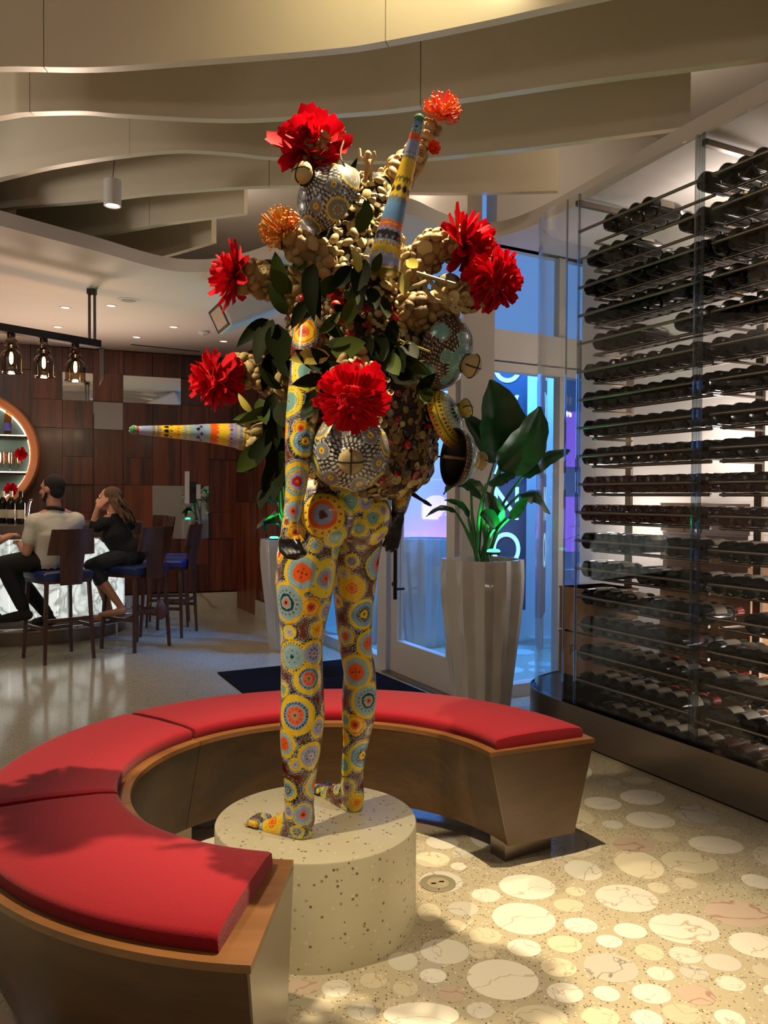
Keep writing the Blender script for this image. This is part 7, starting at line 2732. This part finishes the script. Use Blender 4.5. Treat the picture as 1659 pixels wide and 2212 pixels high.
# ---- odd pieces tucked into the crust
def odd(name, build, mat, smooth=50, label=None):
    mb = MB(); build(mb)
    mb.v = [tuple(loc(v)) for v in mb.v]
    return mb.build(name, M[mat], sculpt, smooth=smooth, label=label)


odd('grey_stone', lambda mb: mb.ell(W(968, 615, 2.56), (0.043, 0.036, 0.036), None, 20, 14), 'pebble')


def twigs(mb):
    for (a, b_, c_) in (((905, 590, 2.50), (930, 640, 2.48), (965, 655, 2.48)), ((915, 590, 2.50), (945, 625, 2.47), (975, 650, 2.48)), ((935, 600, 2.50), (905, 615, 2.47), (880, 625, 2.47)), ((900, 590, 2.50), (950, 605, 2.47), (985, 615, 2.46))):
        mb.tube(crom([W(*a), W(*b_), W(*c_)], 5), 0.0065, 7)


odd('dried_twigs', twigs, 'bone')


def figurine(mb):
    t_ = W(796, 372, 2.60)
    mb.capsule([t_, t_ + Vector((0, 0, .03))], [.012, .013], 10)
    mb.ell(t_ + Vector((-.002, 0, .055)), (.012, .012, .014), None, 10, 8)
    mb.capsule([t_ + Vector((-.012, 0, .035)), t_ + Vector((-.026, 0, .05)), t_ + Vector((-.028, 0, .072))], [.005, .0045, .004], 7)
    mb.capsule([t_ + Vector((.012, 0, .035)), t_ + Vector((.022, 0, .045)), t_ + Vector((.018, -.004, .062))], [.005, .0045, .004], 7)
    for s_ in (-1, 1):
        mb.capsule([t_ + Vector((s_ * .006, 0, 0)), t_ + Vector((s_ * .009, 0, -.03))], [.008, .006], 7)


odd('tiny_figurine', figurine, 'bone')


def arrow(mb):
    a, b_ = W(862, 735, 2.42), W(928, 760, 2.44)
    mb.tube([a, b_], 0.0035, 7)
    mb.tube([W(868, 748, 2.42), W(880, 735, 2.42)], 0.003, 6)


odd('bamboo_stick', arrow, 'lit_yleaf')
odd('black_rod', lambda mb: mb.tube([W(945, 986, 2.56), W(985, 992, 2.57)], 0.003, 7), 'black')
odd('black_clip', lambda mb: (mb.tube([W(893, 1068, 2.66), W(905, 1076, 2.64), W(931, 1092, 2.60)], [0.008, 0.006, 0.004], 8), mb.capsule([W(918, 1084, 2.62), W(926, 1089, 2.61)], [0.007, 0.006], 8)), 'black')
odd('wire_loop', lambda mb: mb.tube(crom([W(745, 300, 2.52), W(735, 335, 2.50), W(750, 370, 2.50), W(757, 400, 2.50), W(753, 420, 2.5)], 5), 0.0028, 6), 'bone')
odd('dark_cap', lambda mb: mb.ell(W(580, 575, 2.64), (0.032, 0.02, 0.022), None, 16, 10), 'lidin')
for (x, y, d_, mt) in ((735, 690, 2.45, 'btn_red'), (850, 688, 2.47, 'btn_red'), (760, 668, 2.45, 'btn_red'), (792, 665, 2.45, 'btn_red'), (712, 628, 2.47, 'redor'), (655, 645, 2.5, 'btn_red'), (725, 660, 2.46, 'redor'), (855, 908, 2.5, 'btn_red'), (880, 960, 2.52, 'btn_red'), (822, 1035, 2.5, 'btn_red'), (893, 958, 2.53, 'btn_dark'), (608, 735, 2.6, 'redor'), (604, 755, 2.6, 'redor')):
    odd('glass_bead', lambda mb: mb.ell(W(x, y, d_), (0.016, 0.013, 0.016), None, 12, 8), mt)


# frilled collar of pale shells above the hanging flower
def collar(mb):
    for i in range(16):
        a = 2 * PI * i / 16
        c_ = W(763, 800, 2.33) + Vector((0.05 * math.cos(a), 0.03 * math.sin(a), RNG.uniform(-.01, .02)))
        mb.ell(c_, (0.02, 0.006, 0.014), Matrix.Rotation(RNG.uniform(0, 3), 3, 'Z') @ Matrix.Rotation(RNG.uniform(-.8, .8), 3, 'X'), 8, 6)


odd('shell_collar', collar, 'bone')
